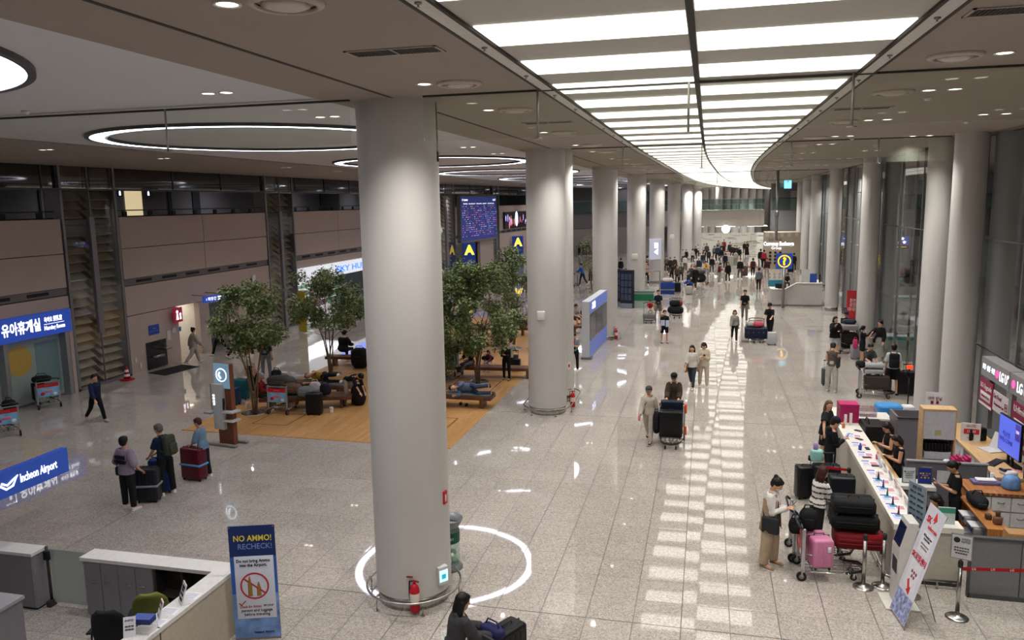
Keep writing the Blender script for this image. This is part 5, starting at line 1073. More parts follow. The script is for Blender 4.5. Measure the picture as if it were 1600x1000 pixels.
# phone stand
p = at(358, 693); t = thing('phone_stand', 'white public phone stand with a round lit receiver symbol, at the deck corner', 'phone stand', p, -.15); m = MB(); m.box((-.26, -.08, 0), (.26, .08, 2.3)); m.obj('back_post', mat('#7a4a35', .5), t)
m = MB(); m.bbox((-.3, -.2, .45), (.05, .1, 1.75), .02); m.obj('phone_cabinet', '#b9bdbb', t); m = MB(); m.box((-.27, -.11, 1.62), (.25, -.08, 2.32)); m.obj('blue_panel', mat('#7fa3bd', .4, emit=.35), t)
for k in range(4): m = MB(); m.bbox((-.45+.0*k, -.32 if k < 2 else .12, .0), (.5, -.2 if k < 2 else .24, .07), .02); m.obj('foot_bar', '#7d7a72', t) if k in (0, 2) else None
R = [[Vector((r*math.cos(q*PI/14)-.0, -.112-z, 2.0+r*math.sin(q*PI/14))) for r, z in ((.19, 0), (.165, 0), (.165, .01), (.19, .01))] for q in range(28)]; m = MB(); m.rings(R, closed=True, smooth=False); m.obj('ring_symbol', M_LIT, t); m = MB(); m.tube([(-.05, -.12, 2.08), (-.09, -.12, 2.0), (-.02, -.12, 1.9)], .025, 8); m.obj('receiver_symbol', M_LIT, t)
text('공중전화', .09, M_LIT, t, frame((-.25, -.205, 1.3), (0, 0, -1), (1, 0, 0))); m = MB(); m.tube([(.1, -.2, 1.35), (.16, -.26, 1.25), (.1, -.22, 1.05)], .03, 8); m.obj('receiver', M_BLACK, t); m = MB(); m.bbox((.05, -.25, .95), (.42, .1, 1.0), .01); m.bbox((.05, -.25, .7), (.42, .1, .74), .01); m.obj('side_shelves', '#c4c7c5', t); m = MB(); m.box((-.55, -.3, .9), (-.3, .0, .94)); m.box((-.53, -.02, .94), (-.5, .0, 1.7)); m.obj('left_shelf', '#8f9390', t)
# ---- hanging airport sign and the white booth at the lower left
t = thing('airport_sign', 'blue lit sign with white airport lettering and bird logo, lower left corner', 'sign', (0, 0, 0)); SX = -10.67; M = frame((SX, 9.45, 2.33), (0, 1, 0)); b = MB(); b.box((-1.25, -.21, -.12), (1.42, .21, 0), M); b.obj('sign_panel', mat('#26469c', .4, emit=.42), t)
text('Incheon Airport', .2, M_LIT, t, M @ T(.80, .0, .004), w=.74, bold=.012); b = MB(); b.tube([M @ Vector((x+.5-.22, y, .006)) for x, y in ((-.28, .05), (-.12, -.08), (0, -.06), (.1, .08), (.0, .03), (-.1, -.02), (-.2, .04))], .018, 5); b.obj('bird_logo', M_LIT, t)
b = MB(); b.cyl((SX-.1, 8.3, 0), (SX-.1, 8.3, 2.3), .04); b.obj('support_post', M_SATIN, t)
def left_booth():
    W_ = '#d5d3cf'; G_ = mat('#7c7a7f', .45, var=.03)
    t = thing('booth_counter', 'white-topped booth counter with a beige front, bottom left', 'counter', (0, 0, 0)); m = MB(); m.box((-9.78, 9.98, .97), (-7.02, 10.32, 1.03)); m.box((-7.34, 6.0, .97), (-7.02, 9.98, 1.03)); m.obj('worktop', W_, t)
    m = MB(); m.box((-7.08, 6.0, 0), (-7.04, 8.38, .97)); m.box((-7.08, 8.40, 0), (-7.04, 10.28, .97)); m.box((-7.34, 10.24, 0), (-7.08, 10.28, .97)); m.obj('front_panels', '#b3a998', t); m = MB(); m.box((-7.1, 8.38, 0), (-7.035, 8.40, 1.035)); m.obj('joint_strip', '#4a4642', t)
    def cab(x0, x1, y0, y1, z1, label, doors, side=-1, top=None):
        t = thing('cabinet', label, 'cabinet', (0, 0, 0)); m = MB(); m.box((x0, y0, .04), (x1, y1, z1)); m.obj('cabinet_body', G_, t); m = MB(); m.box((x0+.02, y0+.02, 0), (x1-.02, y1, .04)); m.obj('plinth', M_DARK, t)
        n = len(doors)
        for i, ha in enumerate(doors):
            a = x0+(x1-x0)*i/n+.006; b = x0+(x1-x0)*(i+1)/n-.006; m = MB(); m.box((a, y0-.02, .06), (b, y0, z1-.01)); o = m.obj('door', G_, t); hx = b-.12 if ha > 0 else a+.12; m = MB(); m.bbox((hx-.06, y0-.045, z1-.32), (hx+.06, y0-.03, z1-.30), .005); m.obj('handle', M_STEEL, o)
        if top: m = MB(); m.box((x0-.02, y0-.03, z1), (x1+.02, y1+.03, z1+.05)); m.obj('worktop', top, t)
        return t
    cab(-9.72, -8.42, 10.0, 10.26, .965, 'dark grey four-door cabinet under the white booth top, doors toward the camera', (1, -1, 1, -1)); t = thing('open_shelf', 'open dark shelf compartment at the inner corner of the booth', 'shelf', (0, 0, 0)); m = MB(); m.box((-8.4, 10.22, .04), (-7.36, 10.26, .965)); m.box((-8.4, 9.98, .04), (-8.36, 10.22, .965)); m.box((-7.9, 9.98, .04), (-7.87, 10.22, .965)); m.obj('shelf_frame', '#2d2a28', t); m = MB(); m.box((-8.36, 10.0, .5), (-7.36, 10.22, .52)); m.obj('shelf_board', '#3a3633', t)
    cab(-12.4, -10.72, 9.98, 10.25, .96, 'dark grey cabinet at the left edge, left of the glass gate', (1, -1), top=W_)
    cab(-10.62, -9.72, 8.1, 8.8, .93, 'low light grey cabinet in the bottom left corner of the photo', (1,), top='#9d9a9c')
    t = thing('glass_gate', 'frosted glass gate between the two booth cabinets', 'gate', (0, 0, 0)); m = MB(); m.box((-10.6, 10.2, .06), (-9.8, 10.22, 1.0)); m.obj('glass_leaf', glassmat('frosted', (.78, .82, .8, 1), 1.0, .5, (.52, .55, .54, 1)), t); m = MB(); m.cyl((-10.64, 10.2, .0), (-10.64, 10.2, 1.04), .025); m.box((-10.66, 10.1, 0), (-10.58, 10.24, .1)); m.obj('hinge_post', '#3a332e', t); m = MB(); m.bbox((-10.66, 10.13, .82), (-10.56, 10.19, .98), .01); m.obj('lock_box', '#19191b', t)
    def office(label, loc, rz, c):
        t = thing('office_chair', label, 'office chair', loc, rz); m = MB(); R = []
        for i in range(9):
            u = i/8; z = .52+.55*u; w = .2+.06*math.sin(PI*u**.8); w *= (1-max(0, u-.82)*2.2); y = -.2-.08*u+.05*math.sin(PI*u); R.append([Vector((w*math.cos(2*PI*k/20), y+.035*math.sin(2*PI*k/20)+.06*math.cos(2*PI*k/20)**2, z)) for k in range(20)])
        m.rings(R); m.obj('backrest', mat(c, .8, bump=.3, scale=80), t); m = MB(); m.bbox((-.25, -.22, .42), (.25, .26, .5), .04); m.obj('seat', mat(c, .8, bump=.3, scale=80), t)
        for s_ in (-1, 1): m = MB(); m.tube([(s_*.24, -.05, .46), (s_*.31, -.05, .5), (s_*.31, -.02, .66)], .015, 6); m.bbox((s_*.31-.035, -.14, .66), (s_*.31+.035, .14, .69), .014); m.obj('armrest', M_BLACK, t)
        m = MB(); m.cyl((0, 0, .1), (0, 0, .42), .03); m.obj('gas_column', M_SATIN, t)
        for k in range(5): a = k*2*PI/5; m = MB(); m.cyl((0, 0, .12), (.28*math.cos(a), .28*math.sin(a), .07), .022, .014); m.cyl((.28*math.cos(a)-.015, .28*math.sin(a), .03), (.28*math.cos(a)+.015, .28*math.sin(a), .03), .03); m.obj('caster_arm', M_BLACK, t)
    office('black office chair with a curved backrest inside the booth', (-8.12, 8.78, 0), .3, '#1b1b1e'); office('olive green office chair behind the black one', (-7.9, 9.32, 0), .5, '#6a7033')
    # things on the counter
    def stand(x, y, w, h, rz, c, label, lines, tilt=-18, base=(0, 0)):
        t = thing('counter_sign', label, 'sign', (x, y, 1.03), rz); M = T(0, 0, 0) @ RX(tilt) ; m = MB(); m.box((-w/2, -.006, 0), (w/2, .006, h), M); m.obj('sign_plate', c, t); F_ = M @ frame((0, -.009, h*.5), (1, 0, 0)); 
        for tx, sz, col, yy in lines: text(tx, sz, col, t, F_ @ T(0, yy*h, 0), w=w*.7)
        m = MB(); m.box((-w/2, 0, 0), (w/2, .12, .006)); m.obj('sign_foot', '#cfcfd2', t); return t
    s_ = .75
    stand(-7.19, 9.02, .2, .3, -.75, '#e2e1de', 'white upright counter sign with handwritten black letters', (('여권사진\n영수증', .045, M_BLACK, .22), ('접수 안내', .04, M_BLACK, -.05), ('무인발급', .04, M_BLACK, -.28)))
    stand(-7.24, 8.62, .15, .24, -.75, '#e2e1de', 'small white counter sign with a dark red header', (('안내', .04, '#8a1a2c', .35), ('≡ ≡ ≡', .04, M_BLACK, .05), ('———', .05, '#8a1a2c', -.35)))
    stand(-7.27, 8.1, .15, .26, .5, '#d8d9de', 'leaning leaflet holder with a blue header at the bottom edge of the photo', (('INFO', .04, '#2a3f7a', .32), ('≡≡≡\n≡≡≡', .04, M_BLACK, -.05)))
    t = thing('wire_basket', 'white wire basket on the booth counter', 'basket', (-7.2, 8.28, 1.03), .1); m = MB(); m.box((-.14, -.1, 0), (.14, .1, .01))
    for k in range(9): x = -.14+.035*k; m.cyl((x, -.1, 0), (x, -.1, .11), .003, n=5); m.cyl((x, .1, 0), (x, .1, .11), .003, n=5)
    for z in (.04, .08, .11): m.tube([(-.14, -.1, z), (.14, -.1, z), (.14, .1, z), (-.14, .1, z)], .003, 5, closed=True)
    m.obj('basket_wires', M_WHITE, t); t = thing('leaflet_stack', 'stack of dark blue leaflets lying on the wire basket', 'leaflets', (-7.2, 8.3, 1.145), .15); m = MB(); m.bbox((-.13, -.08, 0), (.13, .08, .075), .004, seg=1); m.obj('paper_stack', '#26306e', t); m = MB(); m.box((-.13, -.08, .075), (.13, .08, .078)); m.obj('top_leaflet', '#4a5aa0', t)
    for x, y, r, l in ((-7.17, 9.25, .5, 'printed sheet taped flat on the booth counter, farthest'), (-7.2, 8.8, .6, 'printed sheet taped flat between the two upright signs'), (-7.16, 8.5, .5, 'printed sheet lying on the booth counter by the wire basket')):
        t = thing('paper_sheet', l, 'paper', (x, y, 1.031), r-.5); m = MB(); m.box((-.13, -.1, 0), (.13, .1, .002)); m.obj('sheet', '#e6e5ea', t); m = MB()
        for k in range(6): m.box((-.11, -.08+.027*k, .002), (.09, -.073+.027*k, .0026))
        m.obj('print_lines', '#77779a', t)
left_booth()
# ammo banner
def ammo():
    a, b = Vector((-6.93, 9.88, 0)), Vector((-6.28, 10.1, 0)); W = (b-a).length; H = 1.84; mid = (a+b)/2; t = thing('standing_banner', 'tall blue banner reading NO AMMO! RECHECK! at the booth corner', 'banner', mid, math.atan2(b.y-a.y, b.x-a.x)); F_ = lambda x, y, o=0: frame((x, -.012-o, y), (1, 0, 0))
    m = MB(); m.box((-W/2, -.01, .03), (W/2, .01, H)); m.obj('banner_sheet', mat('#1b2f68', .45, var=.05), t)
    m = MB(); m.box((-W/2, -.013, .03), (W/2, -.01, .75)); m.obj('sky_area', mat('#6f8fc4', .45, var=.45, scale=4), t)
    m = MB(); m.box((-W/2, -.012, .75), (W/2, -.0095, 1.35)); m.obj('blue_area', mat('#2f5fb0', .45, var=.3, scale=3), t)
    m = MB(); m.bbox((-W/2+.06, -.018, .35), (W/2-.04, -.012, 1.36), .02, seg=2); m.obj('white_panel', mat('#cfd4e2', .5, var=.03), t)
    text('NO AMMO!', .13, mat('#f2dc4a', .5), t, F_(.01, 1.64), w=.56, bold=.008); text('RECHECK!', .12, mat('#7f93d8', .5), t, F_(.04, 1.51), w=.5, bold=.0)
    text('Do not bring Ammo\ninto the Airport.', .07, M_BLACK, t, F_(0, 1.25, .008), w=.5, bold=.02)
    R = [[Vector((r*math.cos(q*PI/24), -.019-z, .88+r*math.sin(q*PI/24))) for r, z in ((.215, 0), (.19, 0), (.19, .004), (.215, .004))] for q in range(48)]; m = MB(); m.rings(R, closed=True, smooth=False); m.box((-.2, -.004, -.012), (.2, 0, .012), T(0, -.021, .88) @ RY(38)); m.obj('prohibition_ring', '#b8303c', t)
    for x, h in ((-.07, .32), (.06, .22)): m = MB(); z0 = .72; m.rings([[Vector((x+r*math.cos(2*PI*k/10), -.02+.006*math.sin(2*PI*k/10), z0+z*h)) for k in range(10)] for r, z in ((.035, 0), (.035, .08), (.028, .1), (.032, .12), (.032, .62), (.02, .7), (.02, .8), (.005, 1))]); m.obj('cartridge', mat('#a8833c', .35, .7), t)
    text('✓', .16, '#a31f2c', t, F_(-.2, .6, .008)); text('Check for Ammo', .062, '#a31f2c', t, F_(-.08, .545, .008), w=.32); text('on your', .06, M_BLACK, t, F_(.19, .56, .008), w=.15); text('person and luggage\nbefore traveling', .065, M_BLACK, t, F_(.01, .45, .008), w=.46); text('Incheon Airport', .06, M_BLACK, t, F_(.1, .12, .006), w=.3)
    m = MB(); m.cyl((0, .02, 0), (0, .02, H-.05), .012, n=8); m.tube([(-.28, .3, .01), (0, .02, .06), (.28, .3, .01)], .01, 6); m.box((-W/2, -.02, 0), (W/2, .02, .03)); m.obj('stand_rods', M_SATIN, t)
    for x in (-W/2+.02, W/2-.02): m = MB(); m.ell((x, -.015, H-.02), (.01, .006, .01)); m.obj('corner_grommet', M_STEEL, t)
ammo()
# ---- fittings of the nearest columns
def extinguisher(label, p, rz=0):
    t = thing('fire_extinguisher', label, 'fire extinguisher', p, rz); m = MB(); m.lathe([(.02, .05), (.075, .06), (.08, .09), (.08, .42), (.06, .49), (.025, .53)], n=24); m.obj('tank', '#b01722', t); m = MB(); m.lathe([(.081, .24), (.081, .38)], n=24, cap=False); m.obj('label_band', '#d8d0c4', t)
    m = MB(); m.cyl((0, 0, .52), (0, 0, .58), .02); m.box((-.02, -.01, .57), (.09, .01, .59)); m.box((-.02, -.01, .62), (.1, .01, .64), RY(-12)); m.obj('valve_lever', '#8f1a20', t); m = MB(); m.tube([(-.02, 0, .57), (-.1, 0, .55), (-.11, 0, .35), (-.09, 0, .2)], .012, 6); m.obj('hose', M_BLACK, t); return t
c1 = Vector((-5.25*K, 13.1*K, 0)); d1 = Vector((.33, -.94, 0)).normalized()
extinguisher('red fire extinguisher at the front foot of the nearest column', c1+Vector((.26, -.66, 0)), -.3)
t = thing('evacuation_light', 'small box with a lit blue exit pictogram on the right side of the nearest column', 'exit light', c1+Vector((.60, -.27, .38)), .9); m = MB(); m.box((-.09, -.05, 0), (.09, .05, .3)); m.obj('housing', '#c8ccc9', t); m = MB(); m.box((-.08, -.055, .05), (.08, -.05, .25)); m.obj('lit_face', mat('#bfe8f5', .4, emit=1.0), t); m = MB(); m.box((-.04, -.058, .1), (.04, -.055, .18)); m.obj('pictogram', mat('#2aa0b0', .4, emit=.8), t)
t = thing('red_call_plate', 'small red alarm plate on the right edge of the nearest column', 'plate', c1+Vector((.62, -.10, 1.7)), 1.35); m = MB(); m.box((-.05, -.03, 0), (.05, .03, .22)); m.obj('plate', '#b81e26', t); m = MB(); m.box((-.02, -.034, .04), (.02, -.03, .16)); m.obj('white_mark', M_WHITE, t)
t = thing('cable_pipe', 'thin vertical pipe at the top right edge of the nearest column', 'pipe', c1+Vector((.63, .05, 0))); m = MB(); m.cyl((0, 0, 7.3), (0, 0, ZC*K-.01), .015); m.obj('pipe', M_SATIN, t); m = MB(); m.box((-.02, -.02, 7.25), (.02, .02, 7.4)); m.obj('end_box', M_DARK, t)
p = at(858, 492, 0); t = thing('wall_box', 'small white rounded box on the shaft of the second column', 'box', (-5.4*K, (26.45-.67)*K, 3.0)); m = MB(); m.bbox((-.13, -.05, 0), (.13, .03, .3), .04); m.obj('box_body', '#d6d2cb', t)
for px, py, Y, l in ((992, 401, 55.8, 'small white box on the shaft of the fourth column'), (1050, 370, 69.8, 'tiny white box on the fifth column shaft')):
    p = atY(px, py, Y*K); t = thing('wall_box', l, 'box', p); m = MB(); m.bbox((-.18, -.04, -.18), (.18, .04, .18), .04); m.obj('box_body', '#d6d2cb', t)
p = atY(1024, 389, 69.0*K); t = thing('flag_sign', 'small white and grey flag sign with symbols projecting from the fifth column', 'sign', p, .9); m = MB(); m.box((-.6, -.08, -.8), (.6, .08, .8)); m.obj('sign_box', mat('#b9bdd0', .4, emit=.35), t); text('▣\n◀', .5, mat('#ffffff', .4, emit=1.5), t, frame((0, -.09, 0), (1, 0, 0)), bold=.03)
extinguisher('red fire extinguisher in the corner of the second column pair', Vector((-4.52*K, 26.9*K, 0)), -.3)
t = thing('red_call_plate', 'small white and red notice low on the second column pair', 'plate', (-4.60*K, 26.6*K, 1.35), .9); m = MB(); m.box((-.08, -.01, 0), (.08, .01, .22)); m.obj('plate', '#d8d2cc', t); m = MB(); m.box((-.03, -.014, .06), (.03, -.01, .16)); m.obj('red_mark', '#b81e26', t)
extinguisher('red fire extinguisher at the right foot of the third column', Vector((-4.55*K, 41.0*K, 0)), -.3)
# clear litter bin
t = thing('litter_bin', 'clear round recycling bin with a grey funnel rim right behind the nearest column', 'litter bin', at(702, 886)); m = MB(); m.lathe([(.25, 0), (.25, .03), (.21, .06), (.2, .09), (.18, .05)], n=32); m.obj('bin_base', mat('#7d8084', .4, .4), t)
m = MB(); m.lathe([(.205, .08), (.205, .80)], n=32, cap=False); m.obj('clear_wall', glassmat('bin_plastic', (.80, .92, .88, 1), .8, .12, (.5, .7, .62, 1)), t); m = MB(); m.lathe([(.2, .80), (.27, .93), (.275, .95), (.26, .95), (.18, .83)], n=32, cap=False); m.obj('funnel_rim', mat('#7d8084', .4, .4), t)
m = MB(); m.lathe([(.208, .52), (.208, .72)], n=32, cap=False); m.obj('green_band', '#17563c', t); text('일반쓰레기', .06, M_WHITE, t, frame((.09, -.215, .62), (1, .45, 0)), w=.16); m = MB(); m.tube([(-.1+.045*math.cos(a), -.235, .62+.045*math.sin(a)) for a in [k*PI/3 for k in range(6)]], .01, 5, closed=True); m.obj('recycling_mark', M_WHITE, t)
for i, (x, y, z, r, c) in enumerate(((-.08, .0, .15, .09, '#cfd6cf'), (.08, .03, .14, .08, '#9aa89a'), (.0, -.08, .16, .08, '#dfe2da'), (.05, .05, .28, .08, '#77807a'), (-.05, -.04, .30, .075, '#c9cdb9'), (.08, -.08, .27, .06, '#e4e4dc'))):
    q = t.location; u = thing('crumpled_rubbish', 'crumpled piece of rubbish inside the clear bin, %s' % ('at the bottom left', 'greenish one at the bottom right', 'pale one at the bottom front', 'dark one on top', 'cream one on top left', 'small white one on top right')[i], 'rubbish', (q.x+x, q.y+y, z)); m = MB(); m.ell((0, 0, 0), (r, r*.9, r*.8), n=9, m=6); m.obj('rubbish', mat(c, .6, var=.3, bump=.6), u)
# direction board by the third column
a = at(921, 562); b = at(948, 533); d = (b-a); L = d.length; t = thing('direction_board', 'tall white board with blue-lit top and screens between the second and third columns', 'information board', a, math.atan2(d.y, d.x)); Hb = 2.45
m = MB(); m.box((0, -.0, .0), (L, .32, Hb)); m.obj('board_body', '#b9bbc0', t); m = MB(); m.box((.1, -.02, 1.95), (L-.02, 0, Hb-.02)); m.obj('blue_header', mat('#5c70bb', .4, emit=.4), t); text('✈ ☎', .3, M_LIT, t, frame((.9, -.03, 2.2), (1, 0, 0)))
for k in range(3): m = MB(); m.box((.12+k*(L-.15)/3, -.02, .8), (.05+(k+1)*(L-.15)/3, 0, 1.9)); m.obj('screen', mat('#4a505e', .15), t)
m = MB(); m.box((.1, -.015, .1), (L-.02, 0, .75)); m.obj('lower_panel', mat('#5f70b8', .4, emit=.3), t); m = MB(); m.box((-.05, -.08, 0), (.3, .36, .1)); m.obj('foot', M_SATIN, t)
# dark advertising racks and green bin by the fourth column
for px, py, w, l in ((968, 478, .7, 'dark tall leaflet board behind the third column, left one'), (980, 481, .8, 'dark tall leaflet board beside the fourth column, right one')):
    g = at(px, py); t = thing('leaflet_board', l, 'information board', g, -.3); m = MB(); m.box((-w/2, -.15, 0), (w/2, .15, 2.35)); m.obj('board_body', '#23262f', t); m = MB()
    for i in range(3):
        for j in range(4): m.box((-w/2+.05+i*w*.31, -.17, .5+j*.42), (-w/2+.05+i*w*.31+w*.24, -.15, .85+j*.42))
    m.obj('pictures', mat('#3a4258', .4, emit=.15, var=.5), t); m = MB(); m.box((-w/2, -.2, 0), (w/2, .2, .3)); m.obj('foot', '#7d8590', t)
t = thing('green_counter', 'green and white litter bin box at the foot of the fourth column', 'litter bin', at(1000, 480)); m = MB(); m.box((-.85, -.3, 0), (.85, .3, .95)); m.obj('box_body', '#9fb0a6', t); m = MB(); m.box((-.86, -.32, .45), (.86, -.3, .85)); m.obj('green_band', '#1f6e4c', t); m = MB(); m.box((-.9, -.34, .95), (.9, .34, 1.05)); m.obj('lid', '#6d7a78', t)
t = thing('barrier_frame', 'thin grey barrier frame right of the fifth column', 'barrier', at(1018, 452)); m = MB(); m.tube([(-1.4, 0, 1.35), (.6, 0, 1.35), (.6, 0, 0)], .05, 6); m.cyl((-1.4, 0, .6), (.6, 0, .6), .03); m.obj('frame', M_SATIN, t)
# ================================================================ WALKWAY
a, s = P(1014, 689, 599, 187, 'walk', 'person in a cream hoodie, sweatpants and grey cap walking toward the camera', top='#bdb4a8', bottom='#b3aa9f', shoes='#1a1a1c', hair='#2a2220', capc='#3f423f', st=dict(hair='short', cap=1, sleeve=1, loose=.022, hood=1, wide=1.15, face=1))
crossbag('black strap bag of the person in the cream hoodie', a, s, '#141416', side=1, w=.14, h=.12); held('pink bottle carried by the person in the cream hoodie', a, s, 'bottle', '#d88a96', 1, (.03, .03, .08), 'bottle', (0, 0, 0))
a, s = P(1053, 668, 601, 183, 'push', 'man in a black cap and brown jacket pushing a loaded luggage cart toward the camera', H=1.72, top='#3d342a', bottom='#17171a', capc='#131315', st=dict(hair='short', cap=1, sleeve=1, loose=.025, mask=0, face=1))
g = at(1048, 700); cart('luggage cart with dark suitcases pushed by the man in the brown jacket', (g.x, g.y+.75, 0), PI+.0, board=False)
suitcase('big black upright suitcase on the cart of the man in the brown jacket', (g.x-.02, g.y+.30, .18), PI, W=.62, D=.34, Hh=.78, c='#121215', ribs=0)
suitcase('navy case standing behind the big black one on the pushed cart', (g.x+.0, g.y+.62, .18), PI, W=.6, D=.26, Hh=.98, c='#121a30', ribs=0)
bag('black side bag hanging at the left of the pushed cart', (g.x-.40, g.y+.32, .3), (.1, .18, .3), '#111114')
for z in (.3, .9): t = thing('orange_strap', 'orange tag strap on the right side of the pushed cart, %s' % ('lower' if z < .5 else 'upper'), 'strap', (g.x+.35, g.y+.3, z)); m = MB(); m.bbox((-.02, -.05, 0), (.05, .05, .24), .02); m.obj('strap', '#c8562a', t)
a, s = P(1081, 606, 536, 190, 'walk', 'woman in a white sweater and dark jeans with a brown handbag, walking in a pair', top='#c9c3bd', bottom='#303740', hair='#241814', st=dict(hair='long', sleeve=.7, fem=1, loose=.03, face=1, hem=-.03)); crossbag('large brown handbag of the woman in the white sweater', a, s, '#8a6a4c', side=1, diag=False, w=.36, h=.3)
a, s = P(1099, 604, 533, 183, 'phone', 'woman in an all-cream outfit holding a phone, right one of the walking pair', top='#c9bda6', bottom='#c4b9a6', hair='#1c1614', st=dict(hair='bob', sleeve=.8, fem=1, wide=1.2, loose=.028, hem=-.08, face=1)); held('dark phone held by the woman in cream', a, s)
P(1147, 533, 482, 180, 'walk', 'woman in a light grey sweater and black trousers walking toward the camera', top='#8d8a88', bottom='#131316', hair='#1c1614', st=dict(hair='bob', sleeve=1, fem=1, loose=.022, face=1))
P(1163, 502, 451, 182, 'walk', 'man in a black T-shirt and khaki trousers walking toward the camera', H=1.8, top='#111114', bottom='#6e675c', st=dict(hair='short', sleeve=.5, face=1))
P(1203, 528, 478, 200, 'push', 'man in a black cap and black shirt pushing the cart with the dark blue box', H=1.75, top='#15151a', bottom='#131316', capc='#151517', st=dict(hair='short', cap=1, sleeve=.55, face=1))
g = at(1183, 536); cart('luggage cart with a dark blue box pushed by the capped man', (g.x, g.y+.8, 0), PI, board=False); t = thing('travel_crate', 'dark blue travel crate on the capped man’s cart', 'crate', (g.x-.05, g.y+.35, .18)); m = MB(); m.bbox((-.5, -.3, 0), (.5, .3, .5), .04); m.obj('crate_body', '#171d36', t)
for k in range(4): m = MB(); m.ell((-.33+.22*k, -.31, .3), (.02, .01, .02)); m.obj('rivet', M_STEEL, t)
bag('red and white bag on top of the dark blue crate', (g.x+.05, g.y+.35, .68), (.26, .16, .13), '#b0485a'); bag('pale grey bag behind the red one on the capped man’s cart', (g.x-.25, g.y+.45, .68), (.25, .16, .12), '#9a9a98')
suitcase('white cabin suitcase beside the capped man', at(1206, 539), .1, W=.4, D=.25, Hh=.6, c='#b5b7b8')
a, s = P(1038, 536, 484, 165, 'stand', 'teenager in black shorts and top carrying papers, walking below the seated child', top='#121318', bottom='#111114', shoes='#131315', st=dict(hair='short', sleeve=.6, bottom='shorts', face=1)); t = thing('paper_sheets', 'pale printed papers held before the teenager in black', 'papers', a.location+Vector((.02, -.2, .85)), .1); m = MB(); m.box((-.2, -.01, 0), (.0, .01, .26)); m.box((.04, -.02, -.05), (.2, .0, .25)); m.obj('sheets', '#b9c2d6', t)
backpack('black backpack of the teenager in black', a, s, '#15151a')
a, s = P(1028, 501, 455, 165, 'stand', 'man in a navy T-shirt and khaki shorts standing behind the child on the cart', H=1.72, top='#141a2c', bottom='#6a665c', st=dict(hair='short', sleeve=.5, bottom='shorts', face=1))
g = at(1014, 505); cart('empty-looking luggage cart on which a child in red sits', (g.x, g.y+.7, 0), PI, board=False); suitcase('grey suitcase lying under the child in red', (g.x, g.y+.3, .18), 0, W=.7, D=.5, Hh=.32, c='#77776f', ribs=0)
person('child in a red shirt sitting on the suitcase of the cart', (g.x-.0, g.y+.55, .26), 170, 'sit', H=1.3, top='#861a26', bottom='#b9b2ae', st=dict(hair='short', sleeve=.5))
g = at(1055, 497); cart('luggage cart with a black and red heap right of the man in the navy T-shirt', (g.x, g.y+.7, 0), PI+.1, board=False); bag('black holdall on the cart right of the navy T-shirt man', (g.x, g.y+.3, .2), (.45, .28, .22), '#131316'); bag('smaller black bag on top of that black holdall', (g.x-.05, g.y+.35, .62), (.3, .2, .18), '#19191c'); bag('small red bag on the same cart, upper right', (g.x+.25, g.y+.4, .64), (.14, .12, .13), '#8a2228')
P(1185, 455, 419, 5, 'walk', 'man in a grey jacket and black trousers walking away', H=1.74, top='#67676a', bottom='#121215', shoes='#77777a', st=dict(hair='short', sleeve=1, loose=.022))
a, s = P(1176, 433, 402, 5, 'walk', 'person in an orange jacket walking away with a dark backpack', top='#b0482a', bottom='#141417', st=dict(hair='short', sleeve=1, loose=.024)); backpack('dark backpack on the orange jacket', a, s, '#22242c')
P(1198, 435, 403, 200, 'stand', 'person in a dark red jacket and pale trousers by the exchange booth', top='#3c1a20', bottom='#9a948c', st=dict(hair='short', sleeve=1, loose=.02))
P(1167, 400, 377, 185, 'drink', 'woman in a long black dress standing alone before the map partition', H=1.72, top='#101013', bottom='#101013', st=dict(hair='bob', sleeve=1, fem=1, bottom='skirt', skirt=.46, flare=.15))
P(898, 579, 514, 180, 'phone', 'boy in a grey T-shirt and black trousers right of the second column pair', H=1.55, top='#77808a', bottom='#121215', st=dict(hair='short', sleeve=.5, face=1)); t = thing('red_card', 'red card held up by the boy behind the second column', 'card', at(897, 579)+Vector((.0, -.25, 1.15))); m = MB(); m.box((-.07, -.006, -.1), (.07, .006, .1)); m.obj('card', '#c02a2a', t)
P(897, 512, 470, 130, 'sit', 'person in grey seated by the stroller right of the second column', H=1.7, top='#8a8580', bottom='#3c3836', st=dict(hair='short', sleeve=.5, bottom='shorts'))
t = thing('baby_stroller', 'dark baby stroller beside the bench right of the second column', 'stroller', at(911, 511), .6); m = MB(); m.tube([(-.2, 0, .1), (.15, 0, .6), (.5, 0, 1.05)], .02, 6); m.tube([(.35, 0, .1), (.1, 0, .5), (-.1, 0, .8)], .02, 6); m.obj('frame', '#1c1c1e', t); m = MB(); m.bbox((-.1, -.2, .4), (.25, .2, .9), .08); m.obj('seat_shell', '#1a1a1c', t)
for x, y in ((-.2, -.18), (-.2, .18), (.38, -.2), (.38, .2)): m = MB(); m.cyl((x, y-.02, .1), (x, y+.02, .1), .1, n=14); m.obj('wheel', '#5a2a2a', t)
